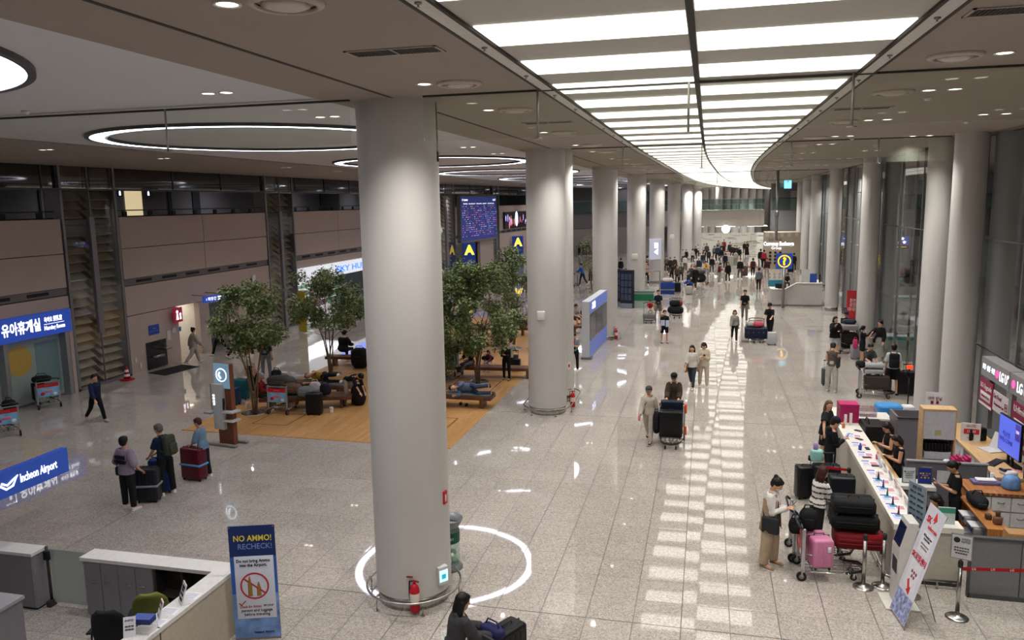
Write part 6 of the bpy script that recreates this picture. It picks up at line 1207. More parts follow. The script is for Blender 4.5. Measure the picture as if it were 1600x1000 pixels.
# carts pushed on the far left
P(911, 446, 410, 285, 'push', 'person in a bright blue top pushing a row of empty carts on the left', top='#1f4fa0', bottom='#1c2030', st=dict(hair='short', sleeve=1))
for k in range(3): g = at(903-k*7, 446+k*2); cart('empty luggage cart in the row pushed by the person in blue, %s' % ('first', 'second', 'third')[k], g, PI/2+.3, detail=False)
P(923, 441, 407, 200, 'stand', 'person in white and black standing by the row of empty carts', top='#b5b0aa', bottom='#141417', st=dict(hair='short', sleeve=.6))
for i, (x, y, yt, h, c, pz, l) in enumerate(((905, 400, 382, 30, '#151518', 'lean', 'first from left'), (912, 400, 380, 200, '#1d1a1c', 'stand', 'second from left'), (916, 400, 379, 90, '#121216', 'stand', 'third from left'), (922, 400, 381, 300, '#22242a', 'lean', 'fourth from left'))):
    P(x, y, yt, h, pz, 'far person in dark clothes in the group left of the third column, '+l, top=c, bottom='#1a1a1e', st=dict(hair='short', sleeve=1), H=1.68)
P(970, 433, 403, 0, 'stand', 'person in black seen between the third and fourth columns, upper one', top='#131316', bottom='#151518', st=dict(hair='short', sleeve=1))
P(975, 443, 420, 120, 'sit', 'person in dark clothes crouching between the third and fourth columns, lower one', H=1.6, top='#2a2c33', bottom='#1b1b20', st=dict(hair='short', sleeve=1))
P(1010, 445, 405, 180, 'stand', 'person partly hidden between the fourth and fifth columns', top='#a88a80', bottom='#18181c', st=dict(hair='long', fem=1, sleeve=.6)); P(1011, 432, 395, 20, 'stand', 'second person between the fourth and fifth columns, farther back', top='#77797a', bottom='#18181c', st=dict(hair='short', sleeve=1))
P(790, 424, 396, 100, 'lean', 'person in black leaning on a cart between the departure board and the second column', H=1.72, top='#131316', bottom='#101013', st=dict(hair='short', sleeve=1)); g = at(797, 426); cart('luggage cart held by the person in black right of the departure board', g, .9, detail=False)
P(736, 420, 402, 180, 'stand', 'person in a violet-grey top behind the blue gate pillar under the board', H=1.68, top='#4a4a66', bottom='#1a1a20', st=dict(hair='short', sleeve=.6)); P(717, 424, 404, 180, 'stand', 'person in black at the left edge of the blue gate pillar', H=1.7, top='#111114', bottom='#111114', st=dict(hair='short', sleeve=1))
# ---- the far crowd: pixel feet, pixel top, heading, pose, colours, words
CR = [
 (1049, 441, 424, 120, 'lean', '#3a2420', '#1c1a1c', 'long', 'in a brown top bending over the blue-boxed luggage'), (1058, 444, 418, 200, 'stand', '#4a4034', '#1a1a1c', 'short', 'in an olive brown shirt behind the blue-boxed luggage'), (1047, 428, 409, 190, 'stand', '#2a2624', '#1c1c20', 'short', 'in a dark shirt at the left rim of the crowd'), (1054, 427, 408, 170, 'stand', '#3a3430', '#1c1c20', 'short', 'in dark grey, second at the left rim of the crowd'), (1041, 425, 413, 190, 'stand', '#5a5450', '#1c1c20', 'short', 'in grey half hidden by the fifth column'),
 (1070, 424, 400, 20, 'stand', '#c4beb8', '#5c5648', 'short', 'in a white shirt, back turned, by the sixth column'), (1067, 412, 394, 170, 'stand', '#a9a6a2', '#3a3a3e', 'short', 'in a pale shirt behind the white shirt'), (1072, 412, 393, 190, 'stand', '#17171a', '#18181c', 'short', 'in black right beside the sixth column'),
 (1082, 411, 393, 20, 'stand', '#beb9b5', '#1c1c20', 'short', 'in a white top with a black bag, back turned'), (1087, 406, 386, 200, 'stand', '#151518', '#1c1c22', 'short', 'in black behind the white top'), (1090, 402, 383, 170, 'stand', '#b5b0ac', '#1c1c20', 'short', 'in white and black near the seventh column'), (1098, 419, 394, 10, 'stand', '#33363b', '#4a5a70', 'short', 'in a charcoal jacket and jeans, back turned'), (1100, 401, 382, 200, 'stand', '#c0bcb6', '#2a2a2e', 'short', 'in a white shirt at the back left'), (1104, 404, 380, 170, 'stand', '#45403c', '#1a1a1c', 'short', 'in a dark taupe jacket at the back left'),
 (1075, 456, 423, 110, 'stand', '#16313f', '#141417', 'short', 'in a teal jacket behind the child in blue'), (1086, 451, 409, 190, 'walk', '#17181a', '#121214', 'short', 'in a long dark coat, tall one of the left cluster'), (1080, 444, 417, 180, 'stand', '#3b3f46', '#2a2c32', 'short', 'in a grey top left of the dark coat'), (1064, 440, 414, 180, 'stand', '#4b5049', '#1f2022', 'short', 'in grey-green behind the blue-boxed luggage'),
 (1112, 427, 400, 170, 'stand', '#161820', '#3c3c40', 'short', 'with reddish hair in a navy jacket above the loaded cart'), (1123, 443, 410, 95, 'phone', '#5a1a24', '#8a8782', 'short', 'in a maroon jacket and grey trousers, standing apart'), (1101, 430, 411, 150, 'sit', '#b58a4a', '#8f9a9a', 'short', 'in yellow and white seated on the loaded cart'),
 (1137, 441, 409, 180, 'stand', '#101012', '#101012', 'long', 'in a black coat, tallest dark figure in the middle'), (1133, 420, 396, 10, 'stand', '#171b28', '#15171c', 'short', 'in navy behind the black coat'), (1127, 413, 386, 190, 'stand', '#141416', '#77787a', 'short', 'in a puffy black jacket'), (1121, 409, 382, 0, 'stand', '#1d3a44', '#15171c', 'short', 'in teal at the left of the dense group'), (1122, 400, 375, 180, 'stand', '#8d8f8a', '#2a2a30', 'short', 'in pale grey at the very back'), (1131, 396, 374, 170, 'stand', '#7a1f26', '#15151a', 'short', 'in a red jacket at the back of the dense group'), (1128, 404, 380, 180, 'stand', '#121214', '#121214', 'bob', 'in black next to the red jacket'), (1140, 402, 378, 180, 'stand', '#2a2324', '#141417', 'short', 'in dark brown at the back of the dense group'), (1137, 411, 388, 0, 'stand', '#3a1f24', '#141417', 'short', 'in dark plum in the dense group'), (1143, 405, 382, 180, 'stand', '#1a1a1c', '#141417', 'short', 'in black, right half of the dense group'), (1147, 406, 383, 200, 'stand', '#17171b', '#1c1c20', 'short', 'in black at the right end of the dense group'), (1151, 405, 384, 180, 'stand', '#222226', '#1c1c20', 'short', 'in charcoal at the right end of the dense group'), (1137, 413, 394, 180, 'stand', '#b9a6a8', '#b08a96', 'long', 'in white and pink before the dense group'), (1149, 416, 391, 20, 'stand', '#9a9e92', '#85857c', 'short', 'in pale grey-green, back turned'),
 (1155, 408, 387, 180, 'stand', '#111114', '#141417', 'short', 'in black standing right of the dense group'), (1156, 436, 403, 175, 'stand', '#16161a', '#4a4a4c', 'short', 'in a black hooded jacket with a brown suitcase'), (1163, 397, 380, 200, 'stand', '#191a20', '#141417', 'short', 'small and dark before the map partition'),
 (1188, 418, 385, 10, 'stand', '#15151a', '#141417', 'short', 'in black beside the red bag, left of the exchange booth'), (1193, 420, 388, 30, 'stand', '#9a2230', '#101014', 'short', 'in red and black, left of the exchange booth'), (1116, 405, 392, 0, 'stand', '#55565a', '#1a1a1e', 'short', 'in mid grey between the two clusters'), (1107, 412, 390, 0, 'stand', '#2c2c30', '#1a1a1e', 'short', 'in dark grey between the two clusters')]
for x, y, yt, h, pz, c, b, hr, l in CR:
    P(x, y, yt, h, pz, 'person %s, in the far crowd' % l, top=c, bottom=b, st=dict(hair=hr, sleeve=1, loose=.02), H=(1.66 if pz in ('sit', 'lean') else None) or max(1.5, min(1.8, hgt(x, y, yt)[1])))
person('child in a bright blue jacket and white trousers bending forward in the far crowd', at(1068, 459), 95, 'child', H=1.35, top='#1b4aa0', bottom='#c4c2bd', st=dict(hair='short', sleeve=1))
g = at(1043, 459); t = thing('luggage_box', 'bright blue box tied with a yellow cord at the left of the crowd', 'box', g); m = MB(); m.bbox((-.48, -.3, 0), (.48, .3, .82), .03); m.obj('box_body', '#1c3f86', t); m = MB(); m.box((-.49, -.31, .3), (.49, .31, .34)); m.obj('cord', '#b9b04a', t); bag('white plastic bag on top of the blue box', (g.x, g.y, .82), (.4, .25, .15), '#c8b8b6')
suitcase('black suitcase right of the blue box in the crowd', at(1057, 457), 0, W=.6, D=.35, Hh=.72, c='#131419'); suitcase('silver-white cabin case right of the child in blue', at(1077, 460), 0, W=.42, D=.28, Hh=.6, c='#b0aea9'); suitcase('black cabin case next to the silver one', at(1078, 450), 0, W=.45, D=.28, Hh=.7, c='#131417')
g = at(1105, 445); cart('loaded luggage cart at the centre of the far crowd', (g.x, g.y+.3, 0), PI/2-.1, detail=False); bag('black bags on the loaded cart at the centre of the crowd', (g.x-.5, g.y+.3, .2), (.4, .3, .3), '#151517'); bag('grey-brown bag on the loaded cart at the centre of the crowd', (g.x+.1-.6, g.y+.25, .8), (.35, .25, .16), '#3f4040')
suitcase('brown suitcase of the hooded person in the crowd', at(1164, 432), 0, W=.45, D=.28, Hh=.9, c='#5a4540'); suitcase('small white case before the dense group', at(1150, 414), 0, W=.38, D=.25, Hh=.62, c='#c4c2be'); t = thing('standing_sheet', 'wide pale box standing before the dense group', 'box', at(1142, 415)); m = MB(); m.box((-.7, -.25, 0), (.7, .25, .95)); m.obj('box_body', '#a5a79e', t)
g = at(1187, 421); cart('luggage cart between the orange jacket and the exchange booth', (g.x, g.y+.5, 0), PI/2, detail=False)
suitcase('grey suitcase among the cases at the crowd’s left back', at(1092, 418), 0, W=.5, D=.3, Hh=.7, c='#33343a'); bag('pink bag standing among the crowd’s left cluster', at(1080, 432), (.3, .2, .4), '#b98a90')
# desk clerk, people by the right columns
person('clerk with dark hair sitting behind the information desk', at(1229, 452), 180, 'sit', H=1.6, top='#1b1b20', bottom='#1b1b20', st=dict(hair='bob', fem=1, sleeve=.6))
for x, y, yt, h, c, l in ((1330, 426, 398, 10, '#6a6a20', 'in a yellow and black vest seen between the right columns'), (1336, 436, 405, 0, '#8f9294', 'in a grey shirt with back turned between the right columns'), (1360, 440, 410, 190, '#17171b', 'in black low between the third and fourth right columns'), (1369, 415, 385, 20, '#8a5a4a', 'in a red and white top far behind the glass'), (1351, 400, 380, 0, '#17171b', 'dark and distant beyond the glass'), (1240, 424, 402, 10, '#141418', 'in black before the exchange booth, beside the desk')):
    P(x, y, yt, h, 'stand', 'person '+l, top=c, bottom='#17181c', st=dict(hair='short', sleeve=.8), H=1.68)
suitcase('black suitcase before the exchange booth', at(1235, 426), 0, W=.5, D=.3, Hh=.8, c='#141417')
# ================================================================ QUEUE AT THE RIGHT
P(1303, 556, 496, 170, 'drink', 'woman in a loose black top and white shorts drinking, front of the right group', H=1.68, top='#101015', bottom='#b9bdc8', hair='#0f0d0d', st=dict(hair='bob', sleeve=1, fem=1, bottom='shorts', loose=.04, hem=-.08, face=1))
P(1318, 545, 487, 175, 'push', 'man in a navy shirt and cap behind the cart with the silver case', H=1.74, top='#10141f', bottom='#2a2a2e', capc='#1a1d28', st=dict(hair='short', cap=1, sleeve=.6))
g = at(1322, 552); cart('luggage cart with a silver case beside the man in navy', (g.x-.2, g.y+.1, 0), -PI/2-.3, board=False); suitcase('silver hard case lying on top of that cart', (g.x+.05, g.y+.15, .95), 0, W=.75, D=.5, Hh=.28, c='#8f8d8a', ribs=5); bag('dark maroon bags under the silver case', (g.x+.1, g.y+.15, .2), (.4, .28, .35), '#1c1214'); bag('blue-grey bag on top of the silver case', (g.x+.1, g.y+.2, 1.24), (.28, .18, .1), '#27303c')
a, s = P(1346, 566, 521, 80, 'drink', 'girl in a black outfit with a pink bag drinking, middle of the right group', H=1.5, top='#111115', bottom='#141418', st=dict(hair='pony', sleeve=.4, fem=1, bottom='shorts')); bag('bright pink bag at the back of the girl in black', (a.location.x-.28, a.location.y-.1, .55), (.1, .12, .2), '#b8336a')
suitcase('pale grey cabin case before the girl in black', at(1336, 561), .2, W=.36, D=.25, Hh=.6, c='#8d9094')
a, s = P(1373, 565, 504, 200, 'reach', 'woman in a long grey dress and black cardigan standing by the glass', H=1.7, top='#15151a', bottom='#94958f', hair='#181312', st=dict(hair='bun', sleeve=1, fem=1, bottom='skirt', skirt=.40, flare=.16, loose=.018, face=1)); crossbag('black crossbody bag of the woman in the grey dress', a, s, '#101013', side=1, w=.24)
a, s = P(1298, 612, 537, 15, 'phone', 'person in a brown vest and cream trousers with back to the camera', H=1.72, top='#5b5148', bottom='#aaa59e', hair='#2a2220', st=dict(hair='short', sleeve=.0, wide=1.25)); crossbag('large dark grey sling bag on the back of the person in cream trousers', a, s, '#2b2c2e', side=1, w=.34, h=.34, z=.18)
suitcase('grey cabin suitcase left of the person in cream trousers', at(1290, 602), .1, W=.3, D=.22, Hh=.62, c='#4c4e54', handle=.3)
P(1354, 590, 541, 160, 'sit', 'man in a dark grey vest sitting hunched behind the cart of silver cases', H=1.72, top='#3a3d42', bottom='#101014', st=dict(hair='short', sleeve=.5, loose=.02))
g = at(1360, 622); cart('luggage cart stacked with silver cases and a big brown case, right of the queue', (g.x-.3, g.y+.25, 0), -PI/2-.12, board=False); suitcase('big dark brown hard case on the right queue’s cart', (g.x+.22, g.y+.3, .2), 0, W=.78, D=.34, Hh=.5, c='#3b332e', ribs=0); suitcase('lower silver case stacked on the cart by the hunched man', (g.x+.12, g.y+.35, .72), 0, W=.6, D=.38, Hh=.2, c='#9a9c9f', ribs=8); suitcase('upper silver case stacked on the cart by the hunched man', (g.x+.12, g.y+.35, .93), 0, W=.6, D=.38, Hh=.2, c='#a9abae', ribs=8)
bag('round black helmet-like bag at the handle of the queue’s cart', (g.x-.3, g.y+.3, .95), (.15, .15, .12), '#121214', strap=False)
a, s = P(1393, 617, 540, 5, 'stand', 'person in a white shirt and black shorts with a black backpack, back to the camera', H=1.74, top='#b3b6bb', bottom='#101013', shoes='#1a1a1c', st=dict(hair='short', sleeve=.55, bottom='shorts', wide=1.3, loose=.022)); backpack('black backpack on the person in the white shirt', a, s, '#101014')
suitcase('large black suitcase right of the person in the white shirt', at(1413, 617), 0, W=.55, D=.34, Hh=.82, c='#101013', ribs=0, handle=.25); suitcase('small grey case between the brown case and the white shirt person', at(1386, 612), 0, W=.22, D=.3, Hh=.6, c='#77797c')
p = at(1331, 512); t = thing('red_banner', 'red standing banner with white lettering beside the second right column', 'banner', p, -.35); m = MB(); m.box((-.3, -.02, .05), (.3, .02, 1.9)); m.obj('banner_sheet', '#a8242a', t); text('환전\n로밍\n데이터', .22, M_WHITE, t, frame((0, -.024, 1.15), (1, 0, 0)), w=.45); m = MB(); m.box((-.2, -.15, 0), (.2, .15, .05)); m.obj('foot', M_DARK, t)
p = at(1432, 575); t = thing('wire_stand', 'thin black pole stand by the right glass wall', 'stand', p); m = MB(); m.cyl((0, 0, 0), (0, 0, 1.3), .018); m.tube([(0, 0, 1.3), (-.08, 0, 1.4), (.02, 0, 1.55)], .025, 6); m.obj('pole', M_DARK, t); m = MB()
for k in range(4): a_ = k*PI/2+.4; m.cyl((0, 0, .05), (.28*math.cos(a_), .28*math.sin(a_), .03), .018)
m.obj('stand_feet', M_SATIN, t)
p = at(1408, 622); t = thing('handheld_light', 'black gimbal stand with a glowing red lamp by the black suitcase', 'lamp', (p.x-.1, p.y-1.3, 0)); m = MB(); m.cyl((0, 0, 0), (0, 0, 1.0), .02); m.tube([(0, 0, 1.0), (-.1, 0, 1.1), (0, 0, 1.25)], .035, 8); m.cyl((0, 0, 0), (0, 0, .02), .15); m.obj('stand', M_BLACK, t); m = MB(); m.bbox((-.09, -.05, 1.25), (.09, .05, 1.37), .03); m.obj('red_lamp', mat('#ff3a1c', .4, emit=1.6), t)
# ---- woman with the phone, woman at the bottom edge
a, s = P(1201, 884, 738, 112, 'phone', 'woman in a white top, long beige vest and wide beige trousers looking at her phone', H=1.72, top='#cfccc8', bottom='#a8957d', hair='#14100f', shoes='#8a7258', st=dict(hair='bun', sleeve=1, fem=1, wide=1.55, mask=1, loose=.016, topname='blouse'))
m = MB(); s_ = s; X = Vector((1, 0, 0)); V = []
for tt, w_, dd in ((.27, .06, .055), (.18, .085, .085), (.05, .10, .095), (-.12, .125, .11)): V.append([s['pel']+s['s']*(tt*1.68)+X*(w_*1.68*1.12*math.cos(q))+s['F']*(dd*1.68*.92*math.sin(q)) for q in [PI*.62+ (2*PI-PI*.24)*k/22 for k in range(23)]])
m.add([p for r in V for p in r], [(i*23+k, i*23+k+1, (i+1)*23+k+1, (i+1)*23+k) for i in range(3) for k in range(22)], True); vo = m.obj('long_vest', mat('#9d8468', .85, var=.1), a); md = vo.modifiers.new('s', 'SOLIDIFY'); md.thickness = .012
held('phone in the hands of the woman in beige', a, s); crossbag('dark grey shoulder bag of the woman in beige', a, s, '#26272b', side=1, w=.3, h=.3, z=-.0)
g = at(703, 940, 1.5); a, s = person('woman with long black hair in a grey hoodie pushing a cart at the bottom edge', (g.x, g.y, 0), 50, 'push', H=1.62, top='#38383a', bottom='#1a1a1d', hair='#0f0d0e', st=dict(hair='verylong', sleeve=1, fem=1, hood=1, loose=.03, hem=-.06)); crossbag('white strap bag across the back of the woman in the grey hoodie', a, s, '#2a2a2c', side=-1, strapc='#b9b6b0')
cart('luggage cart with a blue advert board pushed at the bottom edge', (g.x+.42, g.y+.20, 0), -.5, panel=('#2a2f7a', '#24408c')); f = Vector((math.sin(.5), math.cos(.5), 0)); suitcase('black suitcase on the cart at the bottom edge', (g.x+.42+f.x*.4, g.y+.2+f.y*.4, .19), -.5+PI/2, W=.5, D=.32, Hh=.75, c='#151517', ribs=5)
bag('purple-blue bag tucked under the handle of the bottom cart', (g.x+.42+f.x*.12, g.y+.2+f.y*.12, .9), (.2, .09, .08), '#252550', -.5)
# ================================================================ RIGHT ROAMING BOOTH
def right_booth():
    X0 = 3.2; Y0 = 13.93; CR_ = '#b9b3a6'
    t = thing('long_counter', 'long cream service counter covered with phone displays, right side', 'counter'); m = MB(); m.box((X0, Y0, .95), (3.72, 21.8, 1.05)); m.box((3.72, Y0, .95), (4.28, 14.28, 1.05)); m.obj('worktop', '#d9d5cc', t)
    m = MB(); m.box((X0+.03, Y0+.03, .0), (X0+.09, 21.8, .95)); m.box((X0+.09, Y0+.03, 0), (4.26, Y0+.09, .95)); m.obj('front_panels', CR_, t); m = MB(); m.box((4.24, Y0+.09, 0), (4.28, 14.28, .95)); m.box((X0+.09, 21.74, 0), (3.72, 21.8, .95)); m.box((3.66, 14.28, .55), (3.72, 21.8, .95)); m.obj('side_panels', '#a9a49a', t)
    m = MB(); m.tube([(X0-.1, 21.5, .14), (X0-.1, Y0-.05, .14), (X0-.05, Y0-.1, .14), (4.25, Y0-.1, .14)], .025, 8); m.obj('foot_rail', M_STEEL, t)
    m = MB(); 
    for p in ((X0-.1, 14.5), (X0-.1, 16.5), (X0-.1, 18.5), (X0-.1, 20.5), (3.9, Y0-.1)): m.cyl((p[0], p[1], 0), (p[0], p[1], .14), .02); 
    m.obj('rail_brackets', M_STEEL, t); m = MB(); m.box((X0+.04, Y0+.01, 0), (4.27, Y0+.03, .1)); m.obj('kick_plate', '#3c3a38', t)
    m = MB(); m.box((3.74, 16.6, .72), (4.0, 21.2, .76)); m.obj('inner_desk', M_OAKTOP, t)
    # raised inner white desk with the two framed notices
    t = thing('side_desk', 'white-topped grey desk with two framed notices, joining the long counter', 'desk'); m = MB(); m.box((3.73, 15.9, .98), (4.36, 16.35, 1.05)); m.obj('worktop', '#cfcdc8', t); m = MB(); m.box((3.76, 15.94, 0), (4.33, 16.32, .98)); m.obj('desk_body', '#77767a', t)
    for z in (.2, .55): m = MB(); m.bbox((3.9, 15.92, z), (4.1, 15.94, z+.02), .005); m.obj('handle', M_STEEL, t)
    for x, c, l, tx in ((3.92, '#b9bdc2', 'grey framed certificate on the white side desk', '■ 안내문\n≡≡≡≡≡\n≡≡≡≡≡\n≡≡≡≡≡'), (4.2, '#1d2a7a', 'dark blue framed poster on the white side desk', '●● 한국\n≡≡≡≡\n★ ◆ ★')):
        q = thing('framed_notice', l, 'sign', (x, 16.1, 1.05), 0); m = MB(); m.box((-.125, -.012, 0), (.125, .012, .32), RX(-8)); m.obj('frame', '#4a4c50', q); m = MB(); m.box((-.11, -.016, .015), (.11, -.012, .305), RX(-8)); m.obj('notice_sheet', c, q); text(tx, .04, '#55585f' if x < 4 else '#c9a23c', q, RX(-8) @ frame((0, -.018, .16), (1, 0, 0)), w=.19)
    # goods laid along the counter
    rr = random.Random(5); 
    def item(kind, cat, label, x, y, rz, parts):
        t = thing(kind, label, cat, (x, y, 1.051), rz)
        for n, a, b, c, r in parts: m = MB(); m.bbox(a, b, r, seg=2) if r else m.box(a, b); m.obj(n, c, t)
        return t
    locs = [(3.42, 14.3), (3.42, 14.75), (3.42, 15.2), (3.44, 15.65), (3.44, 16.1), (3.44, 16.6), (3.44, 17.2), (3.46, 17.8), (3.46, 18.5), (3.46, 19.2)]
    ordw = ('nearest', 'second', 'third', 'fourth', 'fifth', 'sixth', 'seventh', 'eighth', 'ninth', 'farthest')
    for i, (x, y) in enumerate(locs):
        item('tariff_sheet', 'paper', 'printed white tariff sheet on the long counter, %s from the camera' % ordw[i], x-.02, y, rr.uniform(-.1, .1), [('sheet', (-.17, -.17, 0), (.15, .17, .004), '#e2e2e8', 0), ('blue_heading', (-.15, .08, .004), (-.0, .14, .0055), '#5a4ab0', 0), ('red_lines', (0.0, -.12, .004), (.13, .05, .0055), '#c98a96', 0), ('blue_lines', (-.15, -.14, .004), (-.03, .03, .0055), '#b5b8dc', 0)])
        if i < 5:
            t = thing('display_pen', 'dark display stick on a small %s base on the counter, %s from the camera' % (('red', 'blue', 'green', 'blue', 'black')[i], ordw[i]), 'display stand', (x-.06, y+.06, 1.056)); m = MB(); m.lathe([(.035, 0), (.035, .008), (.02, .02), (.016, .06), (.006, .16), (.002, .17)], n=14); m.obj('stick', ('#8a2030', '#27305c', '#1d5a4a', '#2c3c88', '#1d1d22')[i], t); m = MB(); m.box((-.06, -.08, 0), (.06, -.0, .01)); m.obj('base_card', '#4a9ab0', t)
        if i < 7:
            t = thing('acrylic_holder', 'clear acrylic leaflet holder at the inner rim of the counter, %s from the camera' % ordw[i], 'leaflet holder', (x+.19, y+.12, 1.056), PI/2+.1); m = MB(); m.box((-.1, -.004, 0), (.1, .004, .2), RX(-14)); m.obj('clear_plate', M_GLASS, t); m = MB(); m.box((-.09, -.002, .01), (.09, .002, .16), RX(-14)); m.obj('leaflet', rr.choice(['#c9cbd6', '#8a9ab8', '#d8c4c8']), t)
    for x, y, l, c in ((3.5, 17.0, 'black phone lying on the long counter, nearest of three', '#1a1a20'), (3.42, 17.55, 'pink and black phone lying on the long counter', '#b04a68'), (3.55, 18.2, 'black phone lying by the calculator on the counter', '#15151a'), (3.5, 18.9, 'black card terminal lying on the counter', '#202024'), (3.6, 19.6, 'black phone near the pink box end of the counter', '#17171c')):
        item('phone', 'phone', l, x, y, rr.uniform(0, 3), [('phone_body', (-.045, -.09, .004), (.045, .09, .018), c, .006), ('phone_screen', (-.04, -.08, .018), (.04, .08, .019), '#30343c', 0)])
    for x, y, l, c in ((3.38, 18.1, 'pen holder with blue pens on the counter', '#3a4fa8'), (3.58, 16.95, 'white hand sanitizer bottle on the counter', '#d8dce4'), (3.4, 16.3, 'white plastic cup on the counter', '#e2e0dc'), (3.62, 17.5, 'small pink desk box on the counter', '#c45a7c'), (3.3, 19.8, 'small orange sweet tray on the counter', '#c9824a')):
        t = thing('desk_item', l, 'desk item', (x, y, 1.051)); m = MB(); m.lathe([(.035, 0), (.038, .09), (.02, .11), (.012, .16)], n=14); m.obj('container', c, t)
    t = thing('pink_box', 'magenta box standing at the far end of the long counter', 'box', (3.5, 20.5, 1.051), .05); m = MB(); m.box((-.22, -.2, 0), (.22, .2, .46)); m.obj('box_body', '#a32058', t); m = MB(); m.box((-.225, -.205, .44), (.225, .205, .465)); m.obj('lid', '#b52a66', t); m = MB(); m.box((-.222, -.06, .25), (-.219, .06, .32)); m.obj('slot', M_BLACK, t)
    t = thing('receipt_sticks', 'two white upright card holders before the magenta box', 'card holder', (3.46, 20.1, 1.051)); m = MB(); m.box((-.1, -.02, 0), (-.04, .02, .26)); m.obj('holder', M_WHITE, t); m = MB(); m.box((.02, -.02, 0), (.08, .02, .3)); m.obj('holder', M_WHITE, t)
    t = thing('black_tray', 'black fabric tray box behind the counter by the magenta box', 'box', (3.95, 19.9, .78), .05); m = MB(); m.bbox((-.22, -.35, 0), (.25, .35, .42), .03); m.obj('box_body', '#131316', t); m = MB(); m.tube([(-.1, -.2, .42), (-.1, -.1, .52), (-.1, .1, .52), (-.1, .2, .42)], .012, 6); m.obj('handles', M_BLACK, t)
    t = thing('filing_drawers', 'grey filing cabinet with white top behind the black tray', 'cabinet', (4.25, 21.15, 0)); m = MB(); m.box((-.35, -.3, 0), (.3, .3, 1.0)); m.obj('cabinet_body', '#85868b', t); m = MB(); m.box((-.5, -.35, 1.0), (.35, .33, 1.05)); m.obj('worktop', '#d0cec9', t); m = MB(); m.box((-.33, -.32, .66), (.28, -.3, .96)); o = m.obj('drawer', '#9a9ba0', t); m = MB(); m.box((-.33, -.32, .3), (.28, -.3, .63)); o2 = m.obj('drawer', '#85868b', t)
    for q, z in ((o, .82), (o2, .5)): m = MB(); m.box((-.1, -.34, z), (.1, -.32, z+.02)); m.obj('handle', M_STEEL, q)
    t = thing('clear_box', 'clear acrylic box with pinkish papers on the filing cabinet', 'box', (4.05, 21.1, 1.05)); m = MB(); m.box((-.22, -.15, 0), (.22, .15, .22)); m.obj('acrylic', glassmat('acryl', (.85, .8, .82, 1), 1.0, .15, (.6, .45, .5, 1)), t)
    # partitions
    t = thing('grey_partition', 'grey office partition behind the two staff women', 'partition'); m = MB(); m.box((4.55, 20.0, 0), (5.0, 20.06, 1.3)); m.box((4.55, 20.06, 0), (4.6, 20.9, 1.3)); m.box((4.7, 21.6, 0), (5.9, 21.66, 1.1)); m.obj('panel', '#6b686d', t); m = MB(); m.box((4.53, 19.98, 1.3), (5.02, 20.08, 1.33)); m.obj('edge_trim', M_DARK, t)
    t = thing('low_partition', 'low grey partition with taped sheets behind the lower staff woman', 'partition'); m = MB(); m.box((4.15, 17.25, 0), (5.65, 17.3, 1.12)); m.obj('panel', '#65646a', t); m = MB(); m.box((4.13, 17.23, 1.12), (5.67, 17.32, 1.15)); m.obj('edge_trim', '#8d8c90', t)
    for x, z, w, h in ((4.42, .62, .2, .4), (4.72, .7, .3, .26)): m = MB(); m.box((x, 17.235, z), (x+w, 17.25, z+h)); m.obj('taped_sheet', '#c5c6cc', t)
    # tall cabinet
    t = thing('tall_cabinet', 'tall white cabinet with light wood sides and an open niche', 'cabinet'); x0, x1, y0, y1, h = 4.60, 5.2, 17.95, 18.3, 2.04
    m = MB(); m.box((x0-.03, y0, 0), (x0, y1, h)); m.box((x1, y0, 0), (x1+.03, y1, h)); m.box((x0-.03, y0-.01, h), (x1+.03, y1, h+.04)); m.obj('wood_sides', M_OAKTOP, t); m = MB(); m.box((x0, y0, 1.42), (x1, y0+.03, h)); o = m.obj('door', '#c9c9cf', t); m = MB(); m.box((x0, y0+.03, 0), (x1, y1, .98)); m.box((x0, y1-.03, .98), (x1, y1, 1.42)); m.box((x0, y0+.03, 1.42), (x1, y1, h)); m.obj('cabinet_body', '#a9a9b0', t); m = MB(); m.box((x0+.22, y0-.004, 1.5), (x0+.34, y0, 1.62)); m.obj('warning_sticker', '#b9b27a', o)
    t = thing('phone_tray', 'row of small dark pouches in the niche of the tall cabinet', 'tray', ((x0+x1)/2, y0+.14, .98)); m = MB()
    for k in range(8): m.bbox((-.25+.062*k, -.12, .16), (-.2+.062*k, .12, .34), .015)
    m.obj('dark_pouches', '#1b171b', t); m = MB(); m.box((-.26, -.13, 0), (.26, .13, .15)); m.obj('tray_box', '#c6c7cc', t)
    t = thing('pink_goods_box', 'open box of bright pink goods before the white cupboards', 'box', (5.28, 17.72, .0)); m = MB(); m.box((-.2, -.15, 0), (.22, .15, 1.02)); m.obj('box_body', '#c9c9cf', t); m = MB()
    for k in range(6): m.bbox((-.18+.06*k, -.12, 1.0), (-.13+.06*k, .12, 1.1+.03*(k % 3)), .01)
    m.obj('pink_goods', '#b82a62', t)
    t = thing('white_bottle', 'white round-bellied bottle beside the pink goods box', 'bottle', (4.98, 17.6, 0)); m = MB(); m.lathe([(.07, 0), (.07, .8), (.05, .85), (.04, .92), (.075, .98), (.06, 1.08), (.02, 1.1)], n=16); m.obj('bottle_body', '#d6d6da', t)
    # cupboard run with light wood top
    t = thing('cupboard_run', 'white cupboards under a long light wood worktop, right side', 'cupboard'); m = MB(); m.box((5.22, 20.3, .95), (5.7, 20.95, 1.0)); m.box((5.7, 16.9, .95), (6.45, 20.95, 1.0)); m.obj('worktop', M_OAKTOP, t); m = MB(); m.box((5.25, 20.35, 0), (5.75, 20.9, .95)); m.box((5.75, 16.95, 0), (6.42, 20.9, .95)); m.obj('cupboard_body', '#bdbdc2', t)
